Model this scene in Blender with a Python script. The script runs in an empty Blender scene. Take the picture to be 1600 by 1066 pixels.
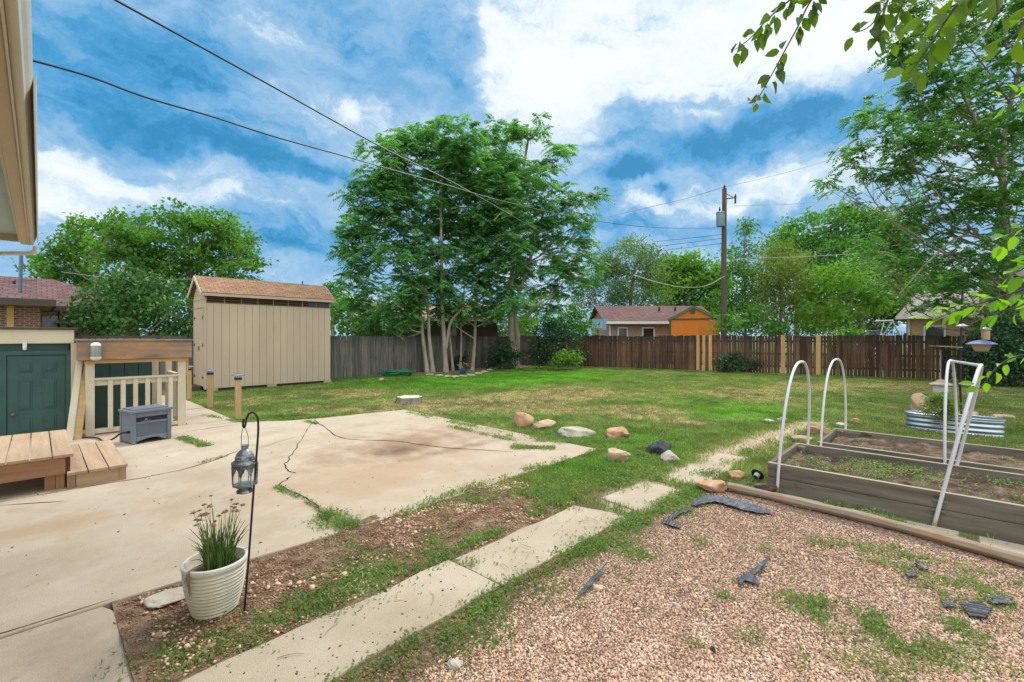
import bpy, math, random
import numpy as np
from mathutils import Vector, Matrix, Euler
rng = np.random.default_rng(7); random.seed(7)
SC = bpy.context.scene; COL = SC.collection
# ---------------------------------------------------------------- frame: world x / y follow the yard's own axes
FP, H, HY = 711.0, 1.78, 526.0
AA = math.atan2(680, 711)
FW = np.array([math.cos(AA), math.sin(AA), 0.0]); RT = np.array([math.sin(AA), -math.cos(AA), 0.0])
UPV = np.array([0, 0, 1.0])
def P(px, py, D):
    return FW*D + RT*((px-800)*D/FP) + UPV*(H-(py-HY)*D/FP)
def G(px, py, z=0.0):
    D = FP*(H-z)/(py-HY); p = FW*D + RT*((px-800)*D/FP); p[2] = z; return p
def W(X, D, z=0.0):
    return FW*D + RT*X + UPV*z
WL = {}
def vn(x, y, s, seed=0):
    """value noise, numpy"""
    x = np.asarray(x, float)*s+seed*17.3; y = np.asarray(y, float)*s+seed*9.1
    xi = np.floor(x).astype(np.int64); yi = np.floor(y).astype(np.int64); fx = x-xi; fy = y-yi
    fx = fx*fx*(3-2*fx); fy = fy*fy*(3-2*fy)
    def hsh(a, b):
        n = (a*374761393+b*668265263+seed*1442695) & 0x7fffffff
        n = ((n ^ (n >> 13))*1274126177) & 0x7fffffff
        return ((n ^ (n >> 16)) & 0xffff)/65535.0
    return (hsh(xi, yi)*(1-fx)+hsh(xi+1, yi)*fx)*(1-fy)+(hsh(xi, yi+1)*(1-fx)+hsh(xi+1, yi+1)*fx)*fy
def fbm(x, y, s, seed=0, o=4):
    v = 0; a = .5
    for k in range(o):
        v = v+a*vn(x, y, s, seed+k); s *= 2.03; a *= .5
    return v/(1-.5**o)
# ---------------------------------------------------------------- object helpers
def tag(o, label=None, cat=None, group=None, kind=None):
    if label: o['label'] = label
    if cat: o['category'] = cat
    if group: o['group'] = group
    if kind: o['kind'] = kind
    return o
def thing(name, label, cat, loc=(0, 0, 0), rotz=0, group=None):
    o = bpy.data.objects.new(name, None); COL.objects.link(o)
    o.location = tuple(float(c) for c in loc); o.rotation_euler = (0, 0, rotz); o.empty_display_size = .1
    WL[o.name] = np.array(loc, float)
    return tag(o, label, cat, group)
def npmesh(name, v, faces, rnd=None, col=None, smooth=False):
    """faces: (M,k) int array or list of arrays of different k"""
    me = bpy.data.meshes.new(name)
    v = np.asarray(v, np.float32)
    fl = faces if isinstance(faces, list) else [faces]
    fl = [np.asarray(a, np.int32) for a in fl if len(a)]
    me.vertices.add(len(v)); me.vertices.foreach_set('co', v.ravel())
    nl = sum(a.size for a in fl); npoly = sum(len(a) for a in fl)
    me.loops.add(nl); me.loops.foreach_set('vertex_index', np.concatenate([a.ravel() for a in fl]))
    me.polygons.add(npoly)
    tot = np.concatenate([np.full(len(a), a.shape[1], np.int32) for a in fl])
    st = np.concatenate([[0], np.cumsum(tot)[:-1]]).astype(np.int32)
    me.polygons.foreach_set('loop_start', st)
    if smooth: me.polygons.foreach_set('use_smooth', np.ones(npoly, bool))
    if rnd is not None:
        a = me.attributes.new('rnd', 'FLOAT', 'POINT'); a.data.foreach_set('value', np.asarray(rnd, np.float32))
    if col is not None:
        a = me.attributes.new('Col', 'FLOAT_COLOR', 'POINT')
        c = np.ones((len(v), 4), np.float32); c[:, :3] = col; a.data.foreach_set('color', c.ravel())
    me.update(calc_edges=True); me.validate()
    return me
def link(name, me, mat, parent=None, loc=None):
    o = bpy.data.objects.new(name, me); COL.objects.link(o)
    if mat: me.materials.append(mat)
    if parent is not None: o.parent = parent
    if loc is not None: o.location = tuple(float(c) for c in loc)
    return o
def npobj(name, v, faces, mat, parent=None, rnd=None, col=None, smooth=False, local=False):
    v = np.asarray(v, float)
    if parent is None:
        loc = np.array([v[:, 0].mean(), v[:, 1].mean(), v[:, 2].min()]); WL0 = loc
    elif local: loc = np.zeros(3); WL0 = np.zeros(3)
    else: loc = np.zeros(3); WL0 = WL[parent.name]
    o = link(name, npmesh(name, v-WL0, faces, rnd, col, smooth), mat, parent, loc)
    WL[o.name] = WL0
    return o
class MB:
    def __init__(s): s.v = []; s.f = []; s.r = []; s.xf = None
    def add(s, vs, fs, r=None):
        b = len(s.v); r = random.random() if r is None else r
        for p in vs: s.v.append(tuple(p)); s.r.append(r)
        for f in fs: s.f.append(tuple(i+b for i in f))
    def box(s, x0, x1, y0, y1, z0, z1, r=None):
        s.add([(x0, y0, z0), (x1, y0, z0), (x1, y1, z0), (x0, y1, z0), (x0, y0, z1), (x1, y0, z1), (x1, y1, z1), (x0, y1, z1)],
              [(0, 3, 2, 1), (4, 5, 6, 7), (0, 1, 5, 4), (1, 2, 6, 5), (2, 3, 7, 6), (3, 0, 4, 7)], r); return s
    def beam(s, a, b, w, t, up=(0, 0, 1), r=None):
        a = Vector(a); b = Vector(b); d = (b-a).normalized(); u = Vector(up)
        sd = d.cross(u)
        if sd.length < 1e-5: sd = d.cross(Vector((1, 0, 0)))
        sd.normalize(); u = sd.cross(d)
        o = [(-w/2, -t/2), (w/2, -t/2), (w/2, t/2), (-w/2, t/2)]
        vs = [a+sd*p+u*q for p, q in o]+[b+sd*p+u*q for p, q in o]
        s.add(vs, [(3, 2, 1, 0), (4, 5, 6, 7), (0, 1, 5, 4), (1, 2, 6, 5), (2, 3, 7, 6), (3, 0, 4, 7)], r); return s
    def tube(s, pts, rad, n=8, cap=True, r=None):
        pts = [Vector(p) for p in pts]; m = len(pts)
        rad = [rad]*m if not hasattr(rad, '__len__') else rad
        vs = []; fs = []; prev = None
        for i, p in enumerate(pts):
            d = (pts[min(i+1, m-1)]-pts[max(i-1, 0)])
            if d.length < 1e-9: d = Vector((0, 0, 1))
            d.normalize()
            if prev is None:
                a = d.cross(Vector((0, 0, 1)))
                if a.length < .05: a = d.cross(Vector((1, 0, 0)))
            else: a = prev-d*prev.dot(d)
            if a.length < 1e-6: a = d.orthogonal()
            a.normalize(); prev = a; b = d.cross(a)
            for k in range(n):
                t = 2*math.pi*k/n; vs.append(p+(a*math.cos(t)+b*math.sin(t))*rad[i])
        for i in range(m-1):
            for k in range(n):
                k2 = (k+1) % n; fs.append((i*n+k, i*n+k2, (i+1)*n+k2, (i+1)*n+k))
        if cap: fs.append(tuple(reversed(range(n)))); fs.append(tuple((m-1)*n+k for k in range(n)))
        s.add(vs, fs, r); return s
    def lathe(s, prof, c=(0, 0, 0), n=28, r=None, sq=None):
        vs = []; fs = []; m = len(prof)
        for (rr, z) in prof:
            for k in range(n):
                t = 2*math.pi*(k+.5)/n; vs.append((c[0]+rr*math.cos(t), c[1]+rr*math.sin(t), c[2]+z))
        for i in range(m-1):
            for k in range(n):
                k2 = (k+1) % n; fs.append((i*n+k, i*n+k2, (i+1)*n+k2, (i+1)*n+k))
        fs.append(tuple(reversed(range(n)))); fs.append(tuple((m-1)*n+k for k in range(n)))
        s.add(vs, fs, r); return s
    def prism(s, poly, a0, a1, axis=2, r=None):
        """poly in the other two axes; axis 2: (x,y), axis 0: (y,z), axis 1: (x,z)"""
        n = len(poly)
        def mk(p, a): return (p[0], p[1], a) if axis == 2 else ((a, p[0], p[1]) if axis == 0 else (p[0], a, p[1]))
        vs = [mk(p, a0) for p in poly]+[mk(p, a1) for p in poly]
        fs = [tuple(reversed(range(n))), tuple(range(n, 2*n))]+[(k, (k+1) % n, n+(k+1) % n, n+k) for k in range(n)]
        s.add(vs, fs, r); return s
    def slab(s, q, t, r=None):
        """four points of a plane, thickened downwards along its normal by t"""
        q = [Vector(p) for p in q]; n = (q[1]-q[0]).cross(q[3]-q[0]).normalized()
        if n.z < 0: n = -n
        vs = q+[p-n*t for p in q]
        s.add(vs, [(0, 1, 2, 3), (7, 6, 5, 4), (0, 4, 5, 1), (1, 5, 6, 2), (2, 6, 7, 3), (3, 7, 4, 0)], r); return s
    def build(s, name, mat, parent=None, smooth=False, bevel=0, local=False, label=None, recalc=True):
        v = np.array([tuple(p) for p in s.v], float)
        if parent is None: loc = np.array([v[:, 0].mean(), v[:, 1].mean(), v[:, 2].min()]); w0 = loc
        elif local: loc = np.zeros(3); w0 = np.zeros(3)
        else: loc = np.zeros(3); w0 = WL[parent.name]
        me = bpy.data.meshes.new(name); me.from_pydata([tuple(p) for p in (v-w0)], [], s.f)
        a = me.attributes.new('rnd', 'FLOAT', 'POINT'); a.data.foreach_set('value', np.array(s.r, np.float32))
        if recalc:
            import bmesh
            bm = bmesh.new(); bm.from_mesh(me); bmesh.ops.recalc_face_normals(bm, faces=bm.faces); bm.to_mesh(me); bm.free()
        if smooth:
            me.polygons.foreach_set('use_smooth', np.ones(len(me.polygons), bool)); 
            if smooth != 'all': me.set_sharp_from_angle(angle=math.radians(42))
        o = link(name, me, mat, parent, loc); WL[o.name] = w0
        if bevel:
            m = o.modifiers.new('Bevel', 'BEVEL'); m.width = bevel; m.segments = 2; m.limit_method = 'ANGLE'
        if label: o['label'] = label
        return o
def copy_tree(o, parent=None):
    c = o.copy(); COL.objects.link(c); c.parent = parent
    WL[c.name] = WL.get(o.name, np.zeros(3))
    for ch in list(o.children): copy_tree(ch, c)
    return c
def smoothpts(pts, n=6):
    """Catmull-Rom through points"""
    p = [np.asarray(a, float) for a in pts]; out = []
    p = [2*p[0]-p[1]]+p+[2*p[-1]-p[-2]]
    for i in range(1, len(p)-2):
        for k in range(n):
            t = k/n
            out.append(.5*((2*p[i])+(-p[i-1]+p[i+1])*t+(2*p[i-1]-5*p[i]+4*p[i+1]-p[i+2])*t*t+(-p[i-1]+3*p[i]-3*p[i+1]+p[i+2])*t**3))
    out.append(p[-2]); return out
def ico(sub=2):
    import bmesh
    bm = bmesh.new(); bmesh.ops.create_icosphere(bm, subdivisions=sub, radius=1)
    v = np.array([p.co[:] for p in bm.verts]); f = np.array([[q.index for q in t.verts] for t in bm.faces]); bm.free(); return v, f
ICO1 = ico(1); ICO3 = ico(4)
def rock_mesh(size, seed, boxy=.6, cut=.17):
    """a lump cut by flat facets, roughened by noise"""
    v, f = ICO3; v = v.copy(); r = np.random.default_rng(seed)
    v = np.sign(v)*np.abs(v)**(1-.45*boxy)
    for k in range(16):
        n = r.normal(size=3); n /= np.linalg.norm(n); d = r.uniform(.55, .92)
        t = v@n; over = np.clip(t-d, 0, None); v = v-np.outer(over*.98, n)
    nz = fbm(v[:, 0]+v[:, 2]*1.7, v[:, 1]-v[:, 2]*.9, 1.6, seed, 4)-.5
    nz2 = fbm(v[:, 0]*1.3+v[:, 2]*2.1, v[:, 1]*1.2-v[:, 2]*1.4, 6, seed+9, 3)-.5
    v = v*(1+nz[:, None]*cut*2.6+nz2[:, None]*cut*.9)
    v /= np.abs(v).max(0)
    return v*np.array(size)*.5, f
# ---------------------------------------------------------------- materials
class NT:
    def __init__(s, nt): s.t = nt; s.N = nt.nodes; s.L = nt.links
    def n(s, typ, **kw):
        x = s.N.new(typ)
        for k, v in kw.items(): setattr(x, k, v)
        return x
    def set(s, node, key, val):
        if hasattr(val, 'is_output') or isinstance(val, bpy.types.NodeSocket): s.L.new(val, node.inputs[key])
        else: node.inputs[key].default_value = val
    def math(s, op, a, b=0.0, clamp=False):
        x = s.n('ShaderNodeMath', operation=op); x.use_clamp = clamp; s.set(x, 0, a); s.set(x, 1, b); return x.outputs[0]
    def vm(s, op, a, b=(0, 0, 0), out=0):
        x = s.n('ShaderNodeVectorMath', operation=op); s.set(x, 0, a)
        if op == 'SCALE': s.set(x, 'Scale', b)
        else: s.set(x, 1, b)
        return x.outputs[out]
    def noise(s, vec, scale, detail=4, rough=.55, dist=0):
        x = s.n('ShaderNodeTexNoise'); s.set(x, 'Vector', vec); x.inputs['Scale'].default_value = scale
        x.inputs['Detail'].default_value = detail; x.inputs['Roughness'].default_value = rough; x.inputs['Distortion'].default_value = dist; return x.outputs['Fac']
    def ramp(s, fac, stops, interp='LINEAR'):
        x = s.n('ShaderNodeValToRGB'); s.set(x, 0, fac); e = x.color_ramp; e.interpolation = interp
        while len(e.elements) < len(stops): e.elements.new(.5)
        for el, (p, c) in zip(e.elements, stops): el.position = p; el.color = (c[0], c[1], c[2], 1) if hasattr(c, '__len__') else (c, c, c, 1)
        return x.outputs[0]
    def mix(s, fac, a, b, blend='MIX'):
        x = s.n('ShaderNodeMix', data_type='RGBA', blend_type=blend); s.set(x, 0, fac)
        for k, val in ((6, a), (7, b)):
            if isinstance(val, bpy.types.NodeSocket): s.L.new(val, x.inputs[k])
            else: x.inputs[k].default_value = (val[0], val[1], val[2], 1)
        return x.outputs[2]
    def scalec(s, col, fac): return s.vm('SCALE', col, fac)
def base_mat(name):
    m = bpy.data.materials.new(name); m.use_nodes = True; t = NT(m.node_tree); t.N.clear()
    out = t.n('ShaderNodeOutputMaterial'); b = t.n('ShaderNodeBsdfPrincipled'); t.L.new(b.outputs[0], out.inputs[0])
    return m, t, b, out
def objvec(t, stretch=(1, 1, 1), world=False):
    if world:
        v = t.n('ShaderNodeNewGeometry').outputs['Position']
    else:
        v = t.n('ShaderNodeTexCoord').outputs['Object']
        oi = t.n('ShaderNodeObjectInfo').outputs['Random']
        off = t.n('ShaderNodeCombineXYZ'); 
        for k in range(3): t.L.new(t.math('MULTIPLY', oi, 7.3+k*5.1), off.inputs[k])
        v = t.vm('ADD', v, off.outputs[0])
    return t.vm('MULTIPLY', v, stretch), v
def mk(name, stops, scale=4, stretch=(1, 1, 1), detail=5, rough=.8, bump=.25, bscale=None, bdist=.004, rndvar=0, fine=.15, fscale=60, spec=.3, metal=0,
       stain=None, world=False, attrcol=False, rndhue=None, patch=False, topdark=None):
    m, t, b, out = base_mat(name)
    sv, v = objvec(t, stretch, world)
    n1 = t.noise(sv, scale, detail)
    if attrcol:
        at = t.n('ShaderNodeAttribute', attribute_name='Col'); c = at.outputs['Color']
    else:
        if not hasattr(stops[0], '__len__') or len(stops[0]) == 3: stops = [(.3+.4*i/(len(stops)-1), c) for i, c in enumerate(stops)]
        c = t.ramp(n1, stops)
    n2 = t.noise(sv, fscale, 3, .6)
    val = t.math('ADD', t.math('MULTIPLY', n2, 2*fine), 1-fine)
    if rndvar:
        r = t.n('ShaderNodeAttribute', attribute_name='rnd').outputs['Fac']
        val = t.math('MULTIPLY', val, t.math('ADD', t.math('MULTIPLY', r, 2*rndvar), 1-rndvar))
    c = t.scalec(c, val)
    if rndhue:
        r = t.n('ShaderNodeAttribute', attribute_name='rnd').outputs['Fac']
        r2 = t.math('FRACT', t.math('MULTIPLY', r, 7.31))
        c = t.mix(t.math('MULTIPLY', r2, .8), c, t.vm('MULTIPLY', c, rndhue))
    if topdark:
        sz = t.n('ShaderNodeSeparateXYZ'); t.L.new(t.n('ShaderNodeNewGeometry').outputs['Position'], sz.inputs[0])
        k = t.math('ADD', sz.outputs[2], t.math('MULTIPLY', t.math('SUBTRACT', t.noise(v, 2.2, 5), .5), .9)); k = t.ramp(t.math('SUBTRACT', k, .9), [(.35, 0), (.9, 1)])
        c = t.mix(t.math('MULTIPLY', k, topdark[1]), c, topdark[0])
    for st in (stain or []):
        col, sc, lo, hi, amt = st[:5]; sst = st[5] if len(st) > 5 else (1, 1, 1)
        k = t.noise(t.vm('MULTIPLY', v, sst), sc, 6, .6)
        k = t.ramp(k, [(lo, 0), (hi, 1)])
        c = t.mix(t.math('MULTIPLY', k, amt), c, col)
    if patch:      # rusty dirt left on the slab where something long stood
        for (px, py, rx, ry, col, amt) in ((650, 725, 3.2, 2.4, (.40, .275, .17), .5), (640, 692, 1.7, .8, (.28, .165, .09), .75), (625, 706, .5, .28, (.10, .065, .045), .8), (700, 706, 1.3, .16, (.16, .10, .065), .6), (590, 740, 1.6, .7, (.42, .27, .15), .5), (60, 830, .8, .35, (.40, .24, .12), .5), (120, 1020, .35, .5, (.25, .19, .14), .5)):
            g = G(px, py); d = t.vm('MULTIPLY', t.vm('SUBTRACT', v, (g[0], g[1], 0)), (1/rx, 1/ry, 0)); nz = t.noise(v, 2.6, 6, .6)
            k = t.math('SUBTRACT', t.math('ADD', 1.25, t.math('MULTIPLY', t.math('SUBTRACT', nz, .5), 2.6)), t.vm('LENGTH', d, (0, 0, 0), 1), )
            c = t.mix(t.math('MULTIPLY', t.math('MULTIPLY', k, .9, True), amt), c, col)
    t.L.new(c, b.inputs['Base Color'])
    b.inputs['Roughness'].default_value = rough; b.inputs['Specular IOR Level'].default_value = spec; b.inputs['Metallic'].default_value = metal
    if bump:
        bn = t.n('ShaderNodeBump'); bn.inputs['Strength'].default_value = bump; bn.inputs['Distance'].default_value = bdist
        t.L.new(t.noise(sv, bscale or fscale, 4, .6), bn.inputs['Height']); t.L.new(bn.outputs[0], b.inputs['Normal'])
    return m
def wood(name, c1, c2, axis='x', rough=.75, rndvar=.15, stain=None, rndhue=None, spec=.25, topdark=None):
    st = {'x': (.07, 1, 1), 'y': (1, .07, 1), 'z': (1, 1, .07)}[axis]
    return mk(name, [(.3, c1), (.7, c2)], scale=14, stretch=st, detail=6, rough=rough, bump=.3, bscale=60, bdist=.003, rndvar=rndvar, fine=.22, fscale=75, stain=stain, rndhue=rndhue, spec=spec, topdark=topdark)
def leafmat(name, dark, light, trans=.35, rough=.55, tint=(1.5, 1.6, .5)):
    m, t, b, out = base_mat(name)
    r = t.n('ShaderNodeAttribute', attribute_name='rnd').outputs['Fac']
    c = t.ramp(r, [(0, dark), (1, light)])
    t.L.new(c, b.inputs['Base Color']); b.inputs['Roughness'].default_value = rough; b.inputs['Specular IOR Level'].default_value = .35
    tr = t.n('ShaderNodeBsdfTranslucent'); t.L.new(t.vm('MULTIPLY', c, tint), tr.inputs['Color'])
    mx = t.n('ShaderNodeMixShader'); mx.inputs[0].default_value = trans
    t.L.new(b.outputs[0], mx.inputs[1]); t.L.new(tr.outputs[0], mx.inputs[2]); t.L.new(mx.outputs[0], out.inputs[0])
    return m
def brickmat(name, c1, c2, mortar, bw=.2, bh=.07, vec='wall', msize=.01, rough=.85):
    m, t, b, out = base_mat(name)
    p = t.n('ShaderNodeNewGeometry').outputs['Position']; sp = t.n('ShaderNodeSeparateXYZ'); t.L.new(p, sp.inputs[0])
    cb = t.n('ShaderNodeCombineXYZ')
    if vec == 'wall': t.L.new(t.math('ADD', sp.outputs[0], sp.outputs[1]), cb.inputs[0]); t.L.new(sp.outputs[2], cb.inputs[1])
    elif vec == 'x': t.L.new(sp.outputs[0], cb.inputs[0]); t.L.new(t.math('MULTIPLY', sp.outputs[2], 2.2), cb.inputs[1])
    else: t.L.new(sp.outputs[1], cb.inputs[0]); t.L.new(t.math('MULTIPLY', sp.outputs[2], 2.2), cb.inputs[1])
    br = t.n('ShaderNodeTexBrick'); t.L.new(cb.outputs[0], br.inputs['Vector'])
    br.inputs['Color1'].default_value = (*c1, 1); br.inputs['Color2'].default_value = (*c2, 1); br.inputs['Mortar'].default_value = (*mortar, 1)
    br.inputs['Scale'].default_value = 1; br.inputs['Brick Width'].default_value = bw; br.inputs['Row Height'].default_value = bh; br.inputs['Mortar Size'].default_value = msize
    n = t.noise(p, 3.5, 5); c = t.scalec(br.outputs[0], t.math('ADD', t.math('MULTIPLY', n, .6), .7))
    t.L.new(c, b.inputs['Base Color']); b.inputs['Roughness'].default_value = rough; b.inputs['Specular IOR Level'].default_value = .12
    bn = t.n('ShaderNodeBump'); bn.inputs['Strength'].default_value = .5; bn.inputs['Distance'].default_value = .01
    t.L.new(t.math('SUBTRACT', 1.0, br.outputs['Fac']), bn.inputs['Height']); t.L.new(bn.outputs[0], b.inputs['Normal'])
    return m
def plain(name, c, rough=.5, metal=0, spec=.5, fine=.12, fscale=25, bump=.08):
    return mk(name, [(0.2, tuple(k*.88 for k in c)), (.8, tuple(min(1, k*1.1) for k in c))], scale=3, rough=rough, metal=metal, spec=spec, fine=fine, fscale=fscale, bump=bump)
MT = dict(
 concrete=mk('concrete', [(.3, (.385, .298, .212)), (.5, (.465, .37, .27)), (.72, (.53, .43, .325))], scale=1.1, detail=9, rough=.9, bump=.7, bscale=110, fine=.34, fscale=150, spec=.15, world=True,
    stain=[((.38, .26, .16), .55, .52, .72, .35), ((.26, .19, .13), 2.3, .58, .78, .45), ((.64, .53, .41), 1.7, .58, .75, .4), ((.20, .15, .11), 9, .62, .74, .4), ((.14, .10, .075), 75, .66, .71, .6), ((.62, .54, .44), 95, .67, .72, .5)], patch=True),
 concrete2=mk('path_concrete', [(.3, (.36, .28, .19)), (.5, (.435, .345, .245)), (.72, (.50, .41, .30))], scale=1.6, detail=9, rough=.9, bump=.7, bscale=100, fine=.34, fscale=140, spec=.15, world=True,
    stain=[((.26, .20, .14), 1.1, .56, .75, .5), ((.55, .49, .40), 3.1, .6, .75, .4), ((.14, .10, .075), 70, .65, .71, .6), ((.62, .54, .44), 90, .67, .72, .5)]),
 crack=plain('crack_dirt', (.05, .035, .025), .95, spec=.05),
 soil=mk('soil', [(.3, (.05, .032, .022)), (.5, (.125, .08, .055)), (.7, (.25, .165, .115))], scale=7, detail=9, rough=.95, bump=.8, bscale=40, bdist=.02, fine=.4, fscale=70, spec=.08, world=True),
 mulch=mk('mulch_soil', [(.3, (.10, .06, .04)), (.5, (.20, .125, .08)), (.7, (.33, .22, .15))], scale=9, detail=9, rough=.95, bump=.8, bscale=60, bdist=.02, fine=.45, fscale=90, spec=.08, world=True),
 gravelbase=mk('gravel_base', [(.35, (.07, .042, .028)), (.5, (.17, .105, .072)), (.65, (.32, .215, .155))], scale=55, detail=3, rough=.9, bump=1, bscale=60, bdist=.015, fine=.35, fscale=90, spec=.1, world=True),
 pebble=mk('pebble', [(.2, (.46, .285, .18)), (.5, (.66, .435, .30)), (.8, (.74, .565, .42))], scale=6, rough=.85, bump=.1, rndvar=.42, fine=.12, spec=.2, world=True, rndhue=(.80, .76, .74)),
 chip=mk('bark_chip', [(.2, (.15, .085, .05)), (.5, (.32, .19, .115)), (.8, (.48, .33, .22))], scale=9, rough=.9, bump=.1, rndvar=.5, fine=.15, spec=.1, world=True, rndhue=(1.0, .85, .7)),
 lawn=mk('lawn_turf', None, attrcol=True, rough=.95, bump=.6, bscale=40, bdist=.02, fine=.4, fscale=38, spec=.05, world=True),
 field=mk('ground_earth', [(.3, (.10, .14, .04)), (.6, (.16, .17, .07)), (.8, (.24, .2, .11))], scale=.5, detail=8, rough=.95, bump=.3, spec=.05, world=True),
 blade=None,
)
def blade_mat(name):
    m, t, b, out = base_mat(name)
    at = t.n('ShaderNodeAttribute', attribute_name='Col'); c = at.outputs['Color']
    t.L.new(c, b.inputs['Base Color']); b.inputs['Roughness'].default_value = .6; b.inputs['Specular IOR Level'].default_value = .2
    tr = t.n('ShaderNodeBsdfTranslucent'); t.L.new(t.vm('MULTIPLY', c, (1.2, 1.25, .7)), tr.inputs['Color'])
    mx = t.n('ShaderNodeMixShader'); mx.inputs[0].default_value = .45
    t.L.new(b.outputs[0], mx.inputs[1]); t.L.new(tr.outputs[0], mx.inputs[2]); t.L.new(mx.outputs[0], out.inputs[0])
    return m
MT['blade'] = blade_mat('grass_blade')
BEIGE = (.50, .40, .285)
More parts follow.
